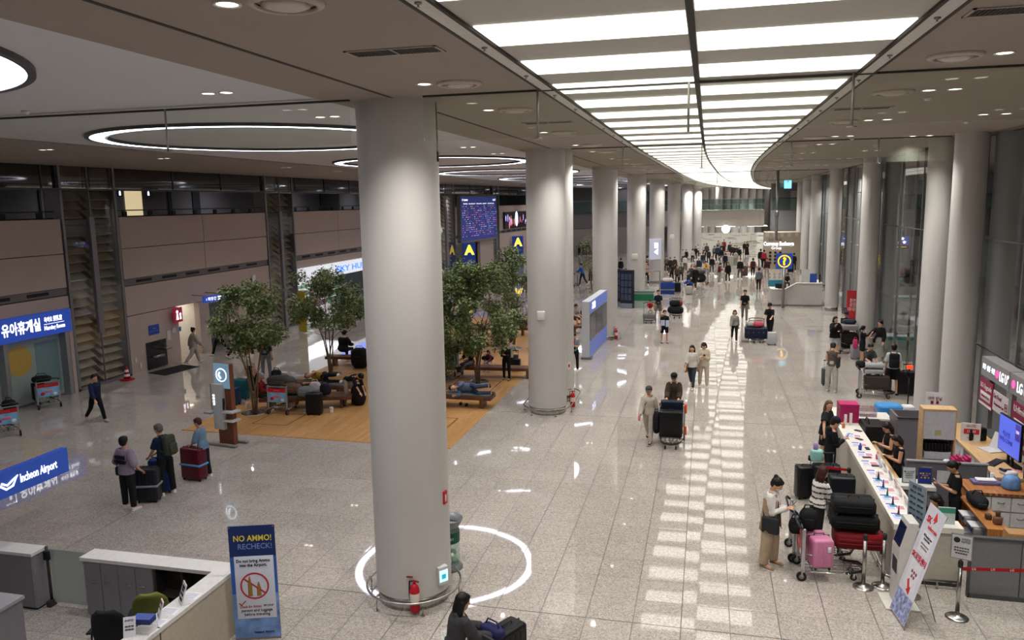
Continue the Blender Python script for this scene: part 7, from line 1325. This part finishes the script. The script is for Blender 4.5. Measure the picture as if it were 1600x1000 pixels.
    for i in range(1): m = MB(); m.box((5.27, 20.32, .03), (5.7, 20.35, .93)); o = m.obj('door', '#cfcfd3', t); m = MB(); m.cyl((5.33, 20.30, .6), (5.33, 20.30, .8), .01); m.obj('handle', M_SATIN, o)
    for i in range(7):
        y = 20.3-.42*i; m = MB(); m.box((5.72, y-.4, .03), (5.75, y, .93)); o = m.obj('door', '#cfcfd3' if i != 3 else '#77777c', t); m = MB(); m.cyl((5.71, y-.2, .6), (5.71, y-.2, .8), .01); m.obj('handle', M_SATIN, o)
    def on(kind, cat, label, x, y, z, rz, parts):
        t = thing(kind, label, cat, (x, y, z), rz)
        for n, a, b, c, r in parts: m = MB(); m.bbox(a, b, r, seg=2) if r else m.box(a, b); m.obj(n, c, t)
        return t
    on('storage_box', 'box', 'translucent white storage box with papers on the wood worktop', 5.55, 20.6, 1.0, 0, [('box_body', (-.3, -.2, 0), (.3, .2, .36), '#a3a0a6', .02), ('papers', (-.25, -.15, .34), (.25, .15, .42), '#d8d8dc', .02)])
    q = on('upright_sign', 'sign', 'white notice with red and black print leaning above the tall cabinet', 5.35, 20.1, 1.0, -.1, [('sign_plate', (-.19, -.01, .45), (.19, .01, .95), '#d8d4d6', 0), ('post', (-.02, 0, 0), (.02, .02, .5), '#9a9a9e', 0)]); text('대여 반납\n■  ■\n≡ ≡', .1, '#7c2036', q, frame((0, -.014, .7), (1, 0, 0)), w=.3)
    q = on('price_sign', 'sign', 'white price sign with a red band on the wood worktop', 5.95, 19.4, 1.0, -.15, [('sign_plate', (-.2, -.01, 0), (.2, .01, .42), '#d6d5d8', 0), ('red_band', (-.14, -.015, .17), (.17, -.01, .29), '#b82c34', 0)]); text('5G LTE', .06, '#b82c34', q, frame((0, -.016, .36), (1, 0, 0))); text('15-30', .08, M_WHITE, q, frame((.01, -.018, .23), (1, 0, 0))); text('≡ ≡ ≡', .06, '#55555c', q, frame((0, -.016, .08), (1, 0, 0)))
    on('black_case', 'case', 'black case behind the price sign on the worktop', 6.1, 19.5, 1.0, .2, [('case_body', (-.2, -.1, 0), (.2, .1, .3), '#141418', .04)])
    t = thing('open_laptop', 'white open laptop on the wood worktop, lid tilted', 'laptop', (6.15, 18.75, 1.0), -1.2); m = MB(); m.box((-.2, -.15, 0), (.2, .15, .02)); m.obj('laptop_base', '#c4c4c8', t); m = MB(); m.box((-.2, .0, 0), (.2, .015, .36), T(0, .15, .02) @ RX(-20)); m.obj('laptop_lid', '#c9c9ce', t)
    t = thing('monitor', 'large monitor with a blue and violet screen facing the staff side', 'monitor', (6.2, 17.75, 1.0), -1.5); m = MB(); m.box((-.5, -.03, .22), (.5, .02, 1.0)); m.obj('monitor_case', M_BLACK, t); m = MB(); m.box((-.48, -.034, .24), (.48, -.03, .98)); m.obj('screen', mat('#5566d8', .3, emit=.75), t); m = MB(); m.box((.26, -.036, .62), (.47, -.034, .96)); m.obj('violet_block', mat('#4a3a9a', .3, emit=.6), t)
    m = MB(); m.box((-.3, -.01, 0), (.3, .18, .02)); m.box((-.12, .0, 0), (-.06, .04, .35)); m.box((.06, 0, 0), (.12, .04, .35)); m.obj('monitor_stand', M_BLACK, t); text('티로밍\nWELCOME', .13, mat('#3a2f8a', .3, emit=.5), t, frame((-.12, -.038, .55), (1, 0, 0)), w=.6); text('104', .1, mat('#c9c4f0', .3, emit=.9), t, frame((.36, -.04, .8), (1, 0, 0)))
    on('keyboard_tray', 'keyboard', 'black keyboard lying left of the large monitor', 5.98, 17.85, 1.0, .9, [('keys', (-.28, -.09, 0), (.28, .09, .025), '#1a1a1c', .008)])
    q = on('desk_phone', 'telephone', 'white and black desk telephone on the worktop', 6.0, 17.15, 1.0, .4, [('phone_base', (-.13, -.12, 0), (.13, .12, .07), '#cfcfd2', .03), ('handset', (-.14, -.05, .07), (-.07, .12, .11), '#17171a', .02), ('display', (-.04, .02, .07), (.1, .1, .075), '#2a2a2e', 0)])
    on('pink_papers', 'papers', 'pink paper sheets lying under the telephone', 6.1, 17.35, 1.0, .3, [('sheets', (-.2, -.12, 0), (.2, .12, .01), '#d08a8c', 0)])
    # butcher-block counter with white drawers
    t = thing('drawer_counter', 'white drawer unit under a butcher-block top at the right edge', 'cabinet'); m = MB(); m.box((4.95, 16.0, .93), (6.5, 16.75, .98)); m.box((6.0, 13.9, .93), (6.6, 16.0, .98)); m.obj('worktop', M_BUTCHER, t); m = MB(); m.box((5.0, 16.05, 0), (6.45, 16.7, .93)); m.box((6.05, 13.9, 0), (6.55, 16.05, .93)); m.obj('cabinet_body', '#b9b7b6', t); m = MB(); m.box((4.96, 16.02, 0), (5.0, 16.72, .93)); m.obj('wood_side', M_BUTCHER, t)
    for i in range(3):
        x = 5.02+.34*i
        for z0, z1 in ((.63, .9), (.33, .6), (.04, .3)):
            m = MB(); m.box((x, 16.02, z0), (x+.32, 16.05, z1)); o = m.obj('drawer', '#cbc9c8', t); m = MB(); m.tube([(x+.1, 16.02, z1-.1), (x+.13, 15.99, z1-.11), (x+.19, 15.99, z1-.11), (x+.22, 16.02, z1-.1)], .006, 5); m.obj('handle', M_DARK, o)
    t = thing('blue_cover', 'round object under a light blue plastic cover on the butcher-block top', 'covered object', (5.78, 16.35, .98)); m = MB(); m.lathe([(.16, 0), (.17, .06), (.15, .2), (.1, .25), (.03, .26)], n=11); m.obj('cover', mat('#5f86b8', .35, var=.2, bump=.5), t)
    on('purple_tray', 'tray', 'shallow purple tray with white items beside the blue covered object', 5.4, 16.55, .98, .05, [('tray', (-.25, -.12, 0), (.25, .12, .06), '#6a6490', .01), ('white_items', (-.18, -.08, .06), (.18, .08, .10), '#d8d6dc', .02)])
    on('white_flask', 'bottle', 'small white bottle standing behind the purple tray', 5.55, 16.68, .98, 0, [('bottle_body', (-.03, -.03, 0), (.03, .03, .18), '#d9d9de', .012)])
    for i, (x, y) in enumerate(((6.15, 16.5), (6.3, 16.35))):
        t = thing('desk_fan', 'small black desk fan at the right edge, %s one' % ('left', 'right')[i], 'fan', (x, y, .98), -.4); m = MB(); m.tube([(.1*math.cos(k*PI/10), 0, .22+.1*math.sin(k*PI/10)) for k in range(20)], .012, 6, closed=True); m.obj('fan_guard', M_BLACK, t); m = MB(); m.cyl((0, 0, 0), (0, 0, .12), .012); m.cyl((0, 0, 0), (0, 0, .015), .07); m.obj('fan_foot', M_BLACK, t); m = MB(); m.cyl((0, -.01, .22), (0, .02, .22), .085, n=14); m.obj('fan_blades', '#26262a', t)
    on('router_box', 'box', 'small black box screen at the right edge behind the fans', 6.25, 16.9, 1.0, .2, [('box_body', (-.06, -.05, 0), (.06, .05, .3), '#151518', .01)]); on('printed_cartons', 'box', 'white and red cartons at the right edge', 6.42, 17.2, 1.0, 0, [('cartons', (-.12, -.12, 0), (.12, .12, .22), '#c9b6b8', .01), ('red_edge', (-.125, -.125, .18), (.125, .125, .22), '#a83a44', 0)])
    # low wood shelf with grey copier, bag and cups
    t = thing('wood_shelf_unit', 'orange-brown butcher-block shelf unit holding grey paper trays', 'shelf'); m = MB(); m.box((4.75, 14.3, .9), (5.1, 15.9, .94)); m.box((4.75, 14.3, 0), (5.1, 14.34, .9)); m.box((5.06, 14.34, 0), (5.1, 15.9, .9)); m.box((4.75, 15.86, 0), (5.1, 15.9, .9)); m.obj('wood_boards', M_BUTCHER, t)
    for i, (z, y) in enumerate(((.62, 14.9), (.62, 15.4), (.3, 14.9), (.3, 15.4))): on('paper_tray', 'tray', 'grey paper tray machine in the wood shelf, %s' % ('upper near', 'upper far', 'lower near', 'lower far')[i], 4.85, y, z, 0, [('tray_body', (-.17, -.2, 0), (.18, .2, .14), '#7f8084', .02), ('paper', (-.2, -.14, .14), (.1, .14, .16), '#c4c6cc', 0), ('control_panel', (-.19, -.1, .05), (-.17, .1, .12), '#3a3f68', 0)])
    bag('black crumpled bag on the butcher-block shelf unit', (4.93, 15.45, .94), (.15, .3, .1), '#111114'); on('coffee_cup', 'cup', 'brown paper cup on the butcher-block shelf unit', 4.9, 14.75, .94, 0, [('cup_body', (-.05, -.05, 0), (.05, .05, .1), '#4a3226', .02)]); on('brown_bottle', 'bottle', 'brown bottle bag beside the paper cup', 4.98, 14.55, .94, 0, [('bottle_body', (-.07, -.06, 0), (.07, .06, .14), '#6b4a36', .03), ('neck', (-.035, -.03, .14), (.035, .03, .24), '#5a3c2c', .015)])
    on('low_wood_box', 'box', 'light striped wood box end behind the grey panels', 5.1, 14.05, 0, 0, [('box_body', (-.15, -.12, 0), (.25, .15, 1.03), '#a07a52', .01)]); on('teal_board', 'board', 'teal board at the right edge above the grey panels', 5.38, 13.8, 0, 0, [('board', (-.05, -.02, .9), (.4, .02, 1.3), '#2c7f86', 0), ('support', (.1, -.01, 0), (.16, .01, .9), '#77777a', 0)])
    # grey lower panels at the front
    t = thing('grey_panels', 'row of grey closed panels right of the cream counter', 'partition'); 
    for i in range(3): m = MB(); m.box((4.32+.74*i, 13.62, .08), (4.32+.74*i+.72, 13.67, 1.02)); m.obj('panel', '#77787b', t)
    m = MB(); m.box((4.3, 13.6, 1.02), (6.6, 13.69, 1.06)); m.box((4.3, 13.6, 0), (6.6, 13.69, .08)); m.box((4.29, 13.6, 0), (4.32, 13.69, 1.06)); m.obj('frame', '#4c4d50', t); m = MB(); m.cyl((5.25, 13.55, .05), (6.5, 13.55, .05), .02); m.obj('floor_rail', M_STEEL, t)
    on('green_card', 'sign', 'green and white counter card behind the x-banner', 4.05, 14.1, 1.05, 0, [('card', (-.13, -.01, 0), (.13, .01, .3), '#b8c2c2', 0), ('green_header', (-.13, -.012, .2), (.13, -.01, .29), '#3f8f78', 0)])
    # LG U+ sign box
    t = thing('fascia_sign', 'grey fascia sign with white and magenta lettering at the right edge', 'sign'); FXx = 6.5; m = MB(); m.box((FXx, 18.95, 2.3), (FXx+.3, 20.75, 2.74)); m.obj('fascia_box', '#8a888a', t); m = MB(); m.box((FXx, 15.0, 2.3), (FXx+.3, 18.9, 2.74)); m.obj('fascia_box', '#8a888a', t)
    for y in (15.2, 20.6): m = MB(); m.box((FXx+.15, y-.05, 1.0), (FXx+.25, y+.05, 2.3)); m.obj('support_post', '#6d6c70', t)
    F_ = lambda y, z: frame((FXx-.004, y, z), (0, -1, 0)); LGM = mat('#ff4a9a', .4, emit=1.3)
    text('로밍 · 유심 · 포켓', .15, mat('#e4f2ff', .4, emit=1.5), t, F_(20.25, 2.52), w=.8, bold=.005); text('LG U⁺', .3, M_LIT, t, F_(19.25, 2.5), w=.55, bold=.01); text('LG U⁺', .32, M_LIT, t, F_(18.15, 2.5), w=.65, bold=.01); text('size', .3, M_LIT, t, F_(17.3, 2.5), w=.5)
    for y in (19.68, 18.68): m = MB(); m.cyl((FXx-.01, y, 2.52), (FXx, y, 2.52), .09, n=24); m.obj('magenta_disc', LGM, t)
    def wbn(y0, y1, z0, z1, c, label, lines, skew=0):
        t = thing('wall_banner', label, 'banner', (0, 0, 0)); m = MB(); m.box((FXx-.02, y1, z0), (FXx, y0, z1)); m.obj('banner_sheet', c, t)
        for tx, sz, col, y, z, w_ in lines: text(tx, sz, col, t, frame((FXx-.024, y, z), (0, -1, 0)), w=w_, bold=.006)
        return t
    q = wbn(20.72, 19.85, 1.62, 2.24, '#8a1a44', 'magenta hanging banner reading 5G Upgrade under the fascia', [('5G Upgrade', .16, M_WHITE, 20.28, 2.08, .75)]); m = MB(); m.bbox((FXx-.026, 19.95, 1.75), (FXx-.02, 20.62, 1.95), .003, seg=1); m.obj('white_pill', '#d8d4d6', q); text('Unlimited Data', .09, '#8a1a44', q, frame((FXx-.03, 20.28, 1.85), (0, -1, 0)), w=.58); m = MB(); m.box((FXx-.022, 19.85, 1.62), (FXx-.02, 20.72, 1.68)); m.obj('white_edge', M_WHITE, q)
    wbn(19.78, 18.85, 1.68, 2.14, '#c9c4c6', 'white hanging banner reading Get Free Transportation Card', [('Get Free!', .15, '#7a1a3c', 19.5, 2.02, .5), ('Transportation Card', .09, '#7a1a3c', 19.4, 1.85, .6), ('▣', .22, '#7a1a3c', 18.96, 1.9, .15)])
    q = wbn(18.6, 17.4, 1.2, 2.2, '#8a1a44', 'magenta banner with a white pill at the right edge of the photo', [('Unlimited', .2, M_WHITE, 18.1, 2.05, .8), ('SIM + USIM', .12, M_WHITE, 18.1, 1.35, .8)]); m = MB(); m.bbox((FXx-.026, 17.55, 1.55), (FXx-.02, 18.45, 1.85), .003, seg=1); m.obj('white_pill', '#d8d4d6', q)
    on('blue_bin', 'container', 'light blue plastic container beyond the partition', 4.75, 22.0, .0, .1, [('container', (-.3, -.25, .75), (.3, .25, 1.15), '#3f8fd0', .06), ('stand', (-.2, -.15, 0), (.2, .15, .75), '#2a2a30', .02)]); on('white_bin', 'container', 'white container right of the light blue one', 5.2, 21.95, 0, .1, [('container', (-.12, -.15, .7), (.15, .15, 1.15), '#d8d8dc', .04), ('stand', (-.1, -.1, 0), (.1, .1, .7), '#77777c', .02)])
right_booth()
# staff and customers
P(1287, 722, 636, 118, 'reach', 'woman with long light brown hair in a black T-shirt dress at the counter', H=1.62, top='#17181b', bottom='#17181b', hair='#5c4630', st=dict(hair='long', sleeve=.5, fem=1, bottom='skirt', skirt=.2, flare=.11, loose=.03, hem=-.08))
g = at(1306, 655, 1.62); a, s = person('man in a navy cap and black long-sleeved shirt leaning on the counter', (g.x-.12, g.y-.1, 0), 75, 'phone', H=1.72, top='#101116', bottom='#111114', capc='#171a2a', st=dict(hair='short', cap=1, sleeve=1, face=1, hood=1)); held('phone held over the counter by the man in the navy cap', a, s)
g = at(1281, 738, 1.55); a, s = person('woman in a black and white striped blouse and face mask, seen from behind', (g.x, g.y+.2, 0), 60, 'handshold', H=1.6, top='#8f8a88', bottom='#1a1a1d', hair='#3a1d16', st=dict(hair='long', sleeve=.62, fem=1, mask=1, loose=.026, topname='striped_blouse')); 
for o in a.children:
    if o.name.startswith('striped_blouse'):
        m_, nt_, b_ = nodes('striped_cloth'); tc_ = nt_.nodes.new('ShaderNodeTexCoord'); sp3 = nt_.nodes.new('ShaderNodeSeparateXYZ'); nt_.links.new(tc_.outputs['Object'], sp3.inputs[0]); nz = nt_.nodes.new('ShaderNodeTexNoise'); nz.inputs['Scale'].default_value = 28; nt_.links.new(tc_.outputs['Object'], nz.inputs['Vector'])
        v = mth(nt_, 'FRACT', mth(nt_, 'ADD', mth(nt_, 'MULTIPLY', sp3.outputs[2], 9.0), mth(nt_, 'MULTIPLY', nz.outputs[0], .5))); nt_.links.new(ramp(nt_, v, [(.0, '#d8d4d0'), (.55, '#cfcac6'), (.62, '#26221f'), (.85, '#3a3532'), (.92, '#d8d4d0')]), b_.inputs['Base Color']); b_.inputs['Roughness'].default_value = .8; o.material_slots[0].material = m_
person('staff woman with long dark hair and bare shoulders behind the counter, upper one', (4.1, 18.6, 0), 255, 'phone', H=1.6, top='#15151a', bottom='#15151a', st=dict(hair='long', sleeve=0, fem=1, face=1))
person('staff woman with dark bob hair in a black sleeveless top beside the other one', (4.12, 17.75, 0), 262, 'phone', H=1.56, top='#131316', bottom='#15151a', st=dict(hair='bob', sleeve=0.02, fem=1))
a, s = person('staff woman with her hair tied back in a black polo shirt looking down', (4.72, 15.95, 0), 270, 'phone', H=1.62, top='#101013', bottom='#121215', st=dict(hair='lowbun', sleeve=.5, fem=1, face=1)); held('white pen-like phone in the hands of the staff woman in the polo shirt', a, s, 'phone', '#c9a8a4')
person('seated staff woman with black bob hair at the lower counter', (4.25, 14.95, .06), 265, 'sit', H=1.6, top='#121216', bottom='#15151a', st=dict(hair='bob', sleeve=1, fem=1, face=1))
for x, y, r, l in ((4.3, 14.98, -1.5, 'black mesh office chair under the seated staff woman'), (4.05, 17.0, 1.0, 'black office chair behind the side desk')):
    t = thing('office_chair', l, 'office chair', (x, y, 0), r); m = MB(); m.bbox((-.24, -.24, .40), (.24, .24, .47), .03); m.obj('seat', M_BLACK, t); m = MB(); m.bbox((-.22, -.30, .5), (.22, -.25, .98), .03); m.obj('backrest', M_BLACK, t); m = MB(); m.cyl((0, 0, .05), (0, 0, .4), .03); m.obj('gas_column', M_SATIN, t)
    for k in range(5): q = k*2*PI/5; m = MB(); m.cyl((0, 0, .1), (.27*math.cos(q), .27*math.sin(q), .05), .02); m.obj('caster_arm', M_BLACK, t)
# queue posts
P1, P2, P3, P4 = at(1347, 918), at(1376, 916), at(1495, 965), Vector((2.52, 20.3, 0))
P1 = Vector((2.70, 13.62, 0)); P2 = Vector((3.02, 13.72, 0))
stanchion('left steel queue post of the pair joined by a short red belt', P1); stanchion('right steel queue post of the pair joined by a short red belt', P2); belt('short red belt between the two steel queue posts', P1, P2)
stanchion('steel queue post carrying a framed notice, right foreground', P3); stanchion('steel queue post with a round tray, left of the woman with light brown hair', at(1263, 776), tray=True)
g5 = at(1340, 795, .0); belt('red belt strip behind the black suitcases by the counter', (2.50, 17.2, 0), (2.98, 17.1, 0), txt=None); stanchion('steel queue post left of the red belt behind the suitcases', (2.48, 17.2, 0)); stanchion('steel queue post right of the red belt, close to the counter', (3.0, 17.1, 0))
belt('long red belt with small white marks running to the right edge', P3+Vector((0, .0, 0)), P3+Vector((2.6, .35, 0)), txt='LG', h=.82)
t = thing('notice_frame', 'silver framed notice with a prohibition symbol on top of the queue post', 'sign', P3, -.35); m = MB(); m.box((-.15, -.015, .98), (.15, .015, 1.38)); m.obj('frame', M_SATIN, t); m = MB(); m.box((-.135, -.02, .995), (.135, -.015, 1.365)); m.obj('notice_sheet', '#c9cacc', t); m = MB(); m.cyl((-.07, -.024, 1.29), (-.07, -.02, 1.29), .045, n=20); m.obj('symbol_disc', '#2a2a2c', t)
text('고객안내\nNOTICE', .04, M_BLACK, t, frame((.05, -.022, 1.29), (1, 0, 0)), w=.12); text('≡≡≡≡≡≡\n≡≡≡≡≡≡\n≡≡≡≡≡', .045, '#4a4a4e', t, frame((0, -.022, 1.12), (1, 0, 0)), w=.2); m = MB(); m.cyl((0, 0, .955), (0, 0, 1.0), .012); m.obj('clamp', M_SATIN, t)
# big cart with the pink case
q0 = Vector((1.95, 13.78, 0)); cart('big luggage cart with pink, red and black suitcases at the counter’s near end', (1.72, 13.98, 0), -PI/2+.02, panel=('#a84632', '#a84632'))
def cc2(x, y, z): return (1.72+x, 13.98+y, z)
suitcase('pink hard suitcase with grey edges lying at the front of the big cart', cc2(.28, -.08, .2), .25, W=.36, D=.5, Hh=.56, c='#c4799c', ribs=3, tagc='#d8dce0')
bag('black backpack on the handle end of the big cart', cc2(.12, .08, .78), (.16, .14, .19), '#101013', name='backpack', cat='backpack'); bag('small black bag hanging left of the big cart’s handle', cc2(-.1, 0, .72), (.12, .08, .14), '#141416')
suitcase('red soft suitcase lying across the big cart', cc2(.98, .3, .42), .0, W=.82, D=.5, Hh=.34, c='#6e121c', soft=True)
suitcase('lower black soft suitcase stacked on the red one', cc2(.9, .32, .77), .0, W=.8, D=.5, Hh=.29, c='#0e0e10', soft=True)
suitcase('upper black soft suitcase on top of the stack', cc2(.88, .32, 1.06), .0, W=.7, D=.48, Hh=.28, c='#111113', soft=True)
cart('second luggage cart under the red suitcase, close to the counter', (1.1+.55, 14.70, 0), -PI/2, board=False)
suitcase('black suitcase standing left of the woman in the striped blouse', at(1257, 778), .2, W=.42, D=.3, Hh=.75, c='#131316', ribs=5)
suitcase('large dark suitcase before the man in the navy cap', (2.62, 17.55, 0), .1, W=.55, D=.34, Hh=.85, c='#15171f', ribs=0, handle=.3, tagc='#d8dce0')
suitcase('dark navy suitcase behind the large dark one by the counter', (2.78, 16.6, 0), 0, W=.5, D=.34, Hh=.95, c='#10121a', ribs=0)
t = thing('mint_bag', 'mint green bag with a lilac bottle on the dark suitcase', 'bag', (2.42, 17.6, .9)); m = MB(); m.bbox((-.13, -.1, 0), (.13, .1, .26), .05); m.obj('bag_body', '#8ec2bc', t); m = MB(); m.lathe([(.05, .26), (.05, .38), (.03, .42)], (-.03, 0, 0), 14); m.obj('lilac_bottle', '#a890c0', t)
# kiosk, poster on a pole, x-banner
t = thing('ticket_kiosk', 'white slim kiosk with a slanted dark screen at the counter corner', 'kiosk', (3.12, 13.18, 0), -PI/2+.05); m = MB(); m.box((-.2, -.05, .03), (.2, .14, .95)); m.add([(-.2, -.05, .95), (.2, -.05, .95), (.2, .14, .95), (-.2, .14, .95), (-.2, .08, 1.45), (.2, .08, 1.45), (.2, .22, 1.45), (-.2, .22, 1.45)], [(0, 3, 2, 1), (4, 5, 6, 7), (0, 1, 5, 4), (1, 2, 6, 5), (2, 3, 7, 6), (3, 0, 4, 7)]); m.obj('kiosk_body', '#c6c4be', t)
m = MB(); m.box((-.15, -.012, .06), (.15, .0, .42), T(0, -.05, .97) @ RX(-14.6)); m.obj('screen', mat('#1c2344', .15), t); m = MB(); m.box((-.12, -.055, .55), (.12, -.05, .8)); m.obj('card_reader', '#35363a', t); m = MB(); m.bbox((-.28, -.22, 0), (.28, .3, .03), .01); m.obj('base_plate', '#cbc8bf', t)
p = Vector((3.42, 13.45, 0)); t = thing('poster_pole', 'grey-blue information poster on a thin pole behind the x-banner', 'sign', p, -1.15); m = MB(); m.cyl((0, 0, 0), (0, 0, 1.9), .012); m.cyl((0, 0, 0), (0, 0, .02), .14); m.obj('pole', M_STEEL, t); m = MB(); m.box((-.2, -.02, 1.25), (.2, -.012, 1.95)); m.obj('poster', '#7d8f9c', t); m = MB(); m.box((-.21, -.012, 1.24), (.21, -.006, 1.96)); m.obj('poster_frame', '#a9adb0', t)
for r_ in range(5):
    for c_ in range(2): text('데이터 5GB', .05, '#3a4a58', t, frame((-.09+.18*c_, -.022, 1.4+.1*r_), (1, 0, 0)), w=.14)
text('로밍 안내', .07, '#2a3a48', t, frame((0, -.022, 1.88), (1, 0, 0)), w=.2)
def xbanner():
    bl, br = Vector((2.98, 12.93, .05)), Vector((3.05, 12.32, .05)); up = Vector((.52, .0, 1.78)); W = (br-bl).length; L = up.length; x = (br-bl).normalized(); y = (up-x*up.dot(x)).normalized(); F_ = frame((bl+br)/2, x, y)
    t = thing('roaming_banner', 'white leaning x-banner with red lettering and a red arrow', 'banner'); 
    def q(n, a, b, c, z=.002): m = MB(); m.box((a[0], a[1], 0 if z == .002 else .002), (b[0], b[1], z), F_); m.obj(n, c, t)
    q('banner_sheet', (-W/2, 0), (W/2, L), mat('#cfcfda', .5, var=.03)); q('city_picture', (-W/2+.01, .01), (W/2-.01, .4), mat('#8f97bc', .5, var=.7, scale=16), .004)
    q('white_box', (-.17, L-.75), (.2, L-.42), '#dddde2', .004); q('lower_box', (-.2, L-1.35), (.2, L-.92), '#d9d9e0', .004)
    text('SK', .14, '#c4242c', t, F_ @ T(-.14, L-.23, .006), bold=.02); text('telecom', .1, '#d8453a', t, F_ @ T(.06, L-.33, .006), w=.32); m = MB(); m.prism([(-.02, L-.2), (.1, L-.16), (.02, L-.05)], .004, .007, F_); m.prism([(.02, L-.24), (.1, L-.16), (.05, L-.1)], .004, .008, F_); m.obj('butterfly_logo', '#d83a2c', t)
    text('SKT Roaming Center\nLocation Guide', .05, '#4a4a55', t, F_ @ T(.02, L-.5, .006), w=.3, bold=.02); text('≡≡≡≡≡≡\n≡≡≡≡≡', .05, '#7a6a70', t, F_ @ T(.02, L-.64, .006), w=.28)
    text('SK로밍센터', .12, '#b8202c', t, F_ @ T(0, L-.85, .006), w=.52, bold=.01); text('● ● ●\n● ●', .07, '#8a3a48', t, F_ @ T(.02, L-1.12, .006), w=.2)
    m = MB(); a = math.radians(-52); pts = [(-.13, .03), (0.02, .03), (.02, .075), (.13, 0), (.02, -.075), (.02, -.03), (-.13, -.03)]; m.prism([(px*math.cos(a)-py*math.sin(a), L-1.33+px*math.sin(a)+py*math.cos(a)) for px, py in pts][::-1], .004, .007, F_); m.obj('red_arrow', '#c8322c', t)
    m = MB(); c = F_ @ Vector((0, L*.5, -.03)); m.cyl(F_ @ Vector((-W/2, 0, -.01)), F_ @ Vector((W/2, L, -.01)), .008, n=6); m.cyl(F_ @ Vector((W/2, 0, -.01)), F_ @ Vector((-W/2, L, -.01)), .008, n=6); m.cyl(c, (c.x+.28, c.y, 0.0), .008, n=6); m.cyl(F_ @ Vector((-W/2, 0, -.01)), F_ @ Vector((-W/2-.03, -.06, -.01)), .008, n=6); m.cyl(F_ @ Vector((W/2, 0, -.01)), F_ @ Vector((W/2+.03, -.06, -.01)), .008, n=6); m.obj('stand_rods', M_SATIN, t)
xbanner()
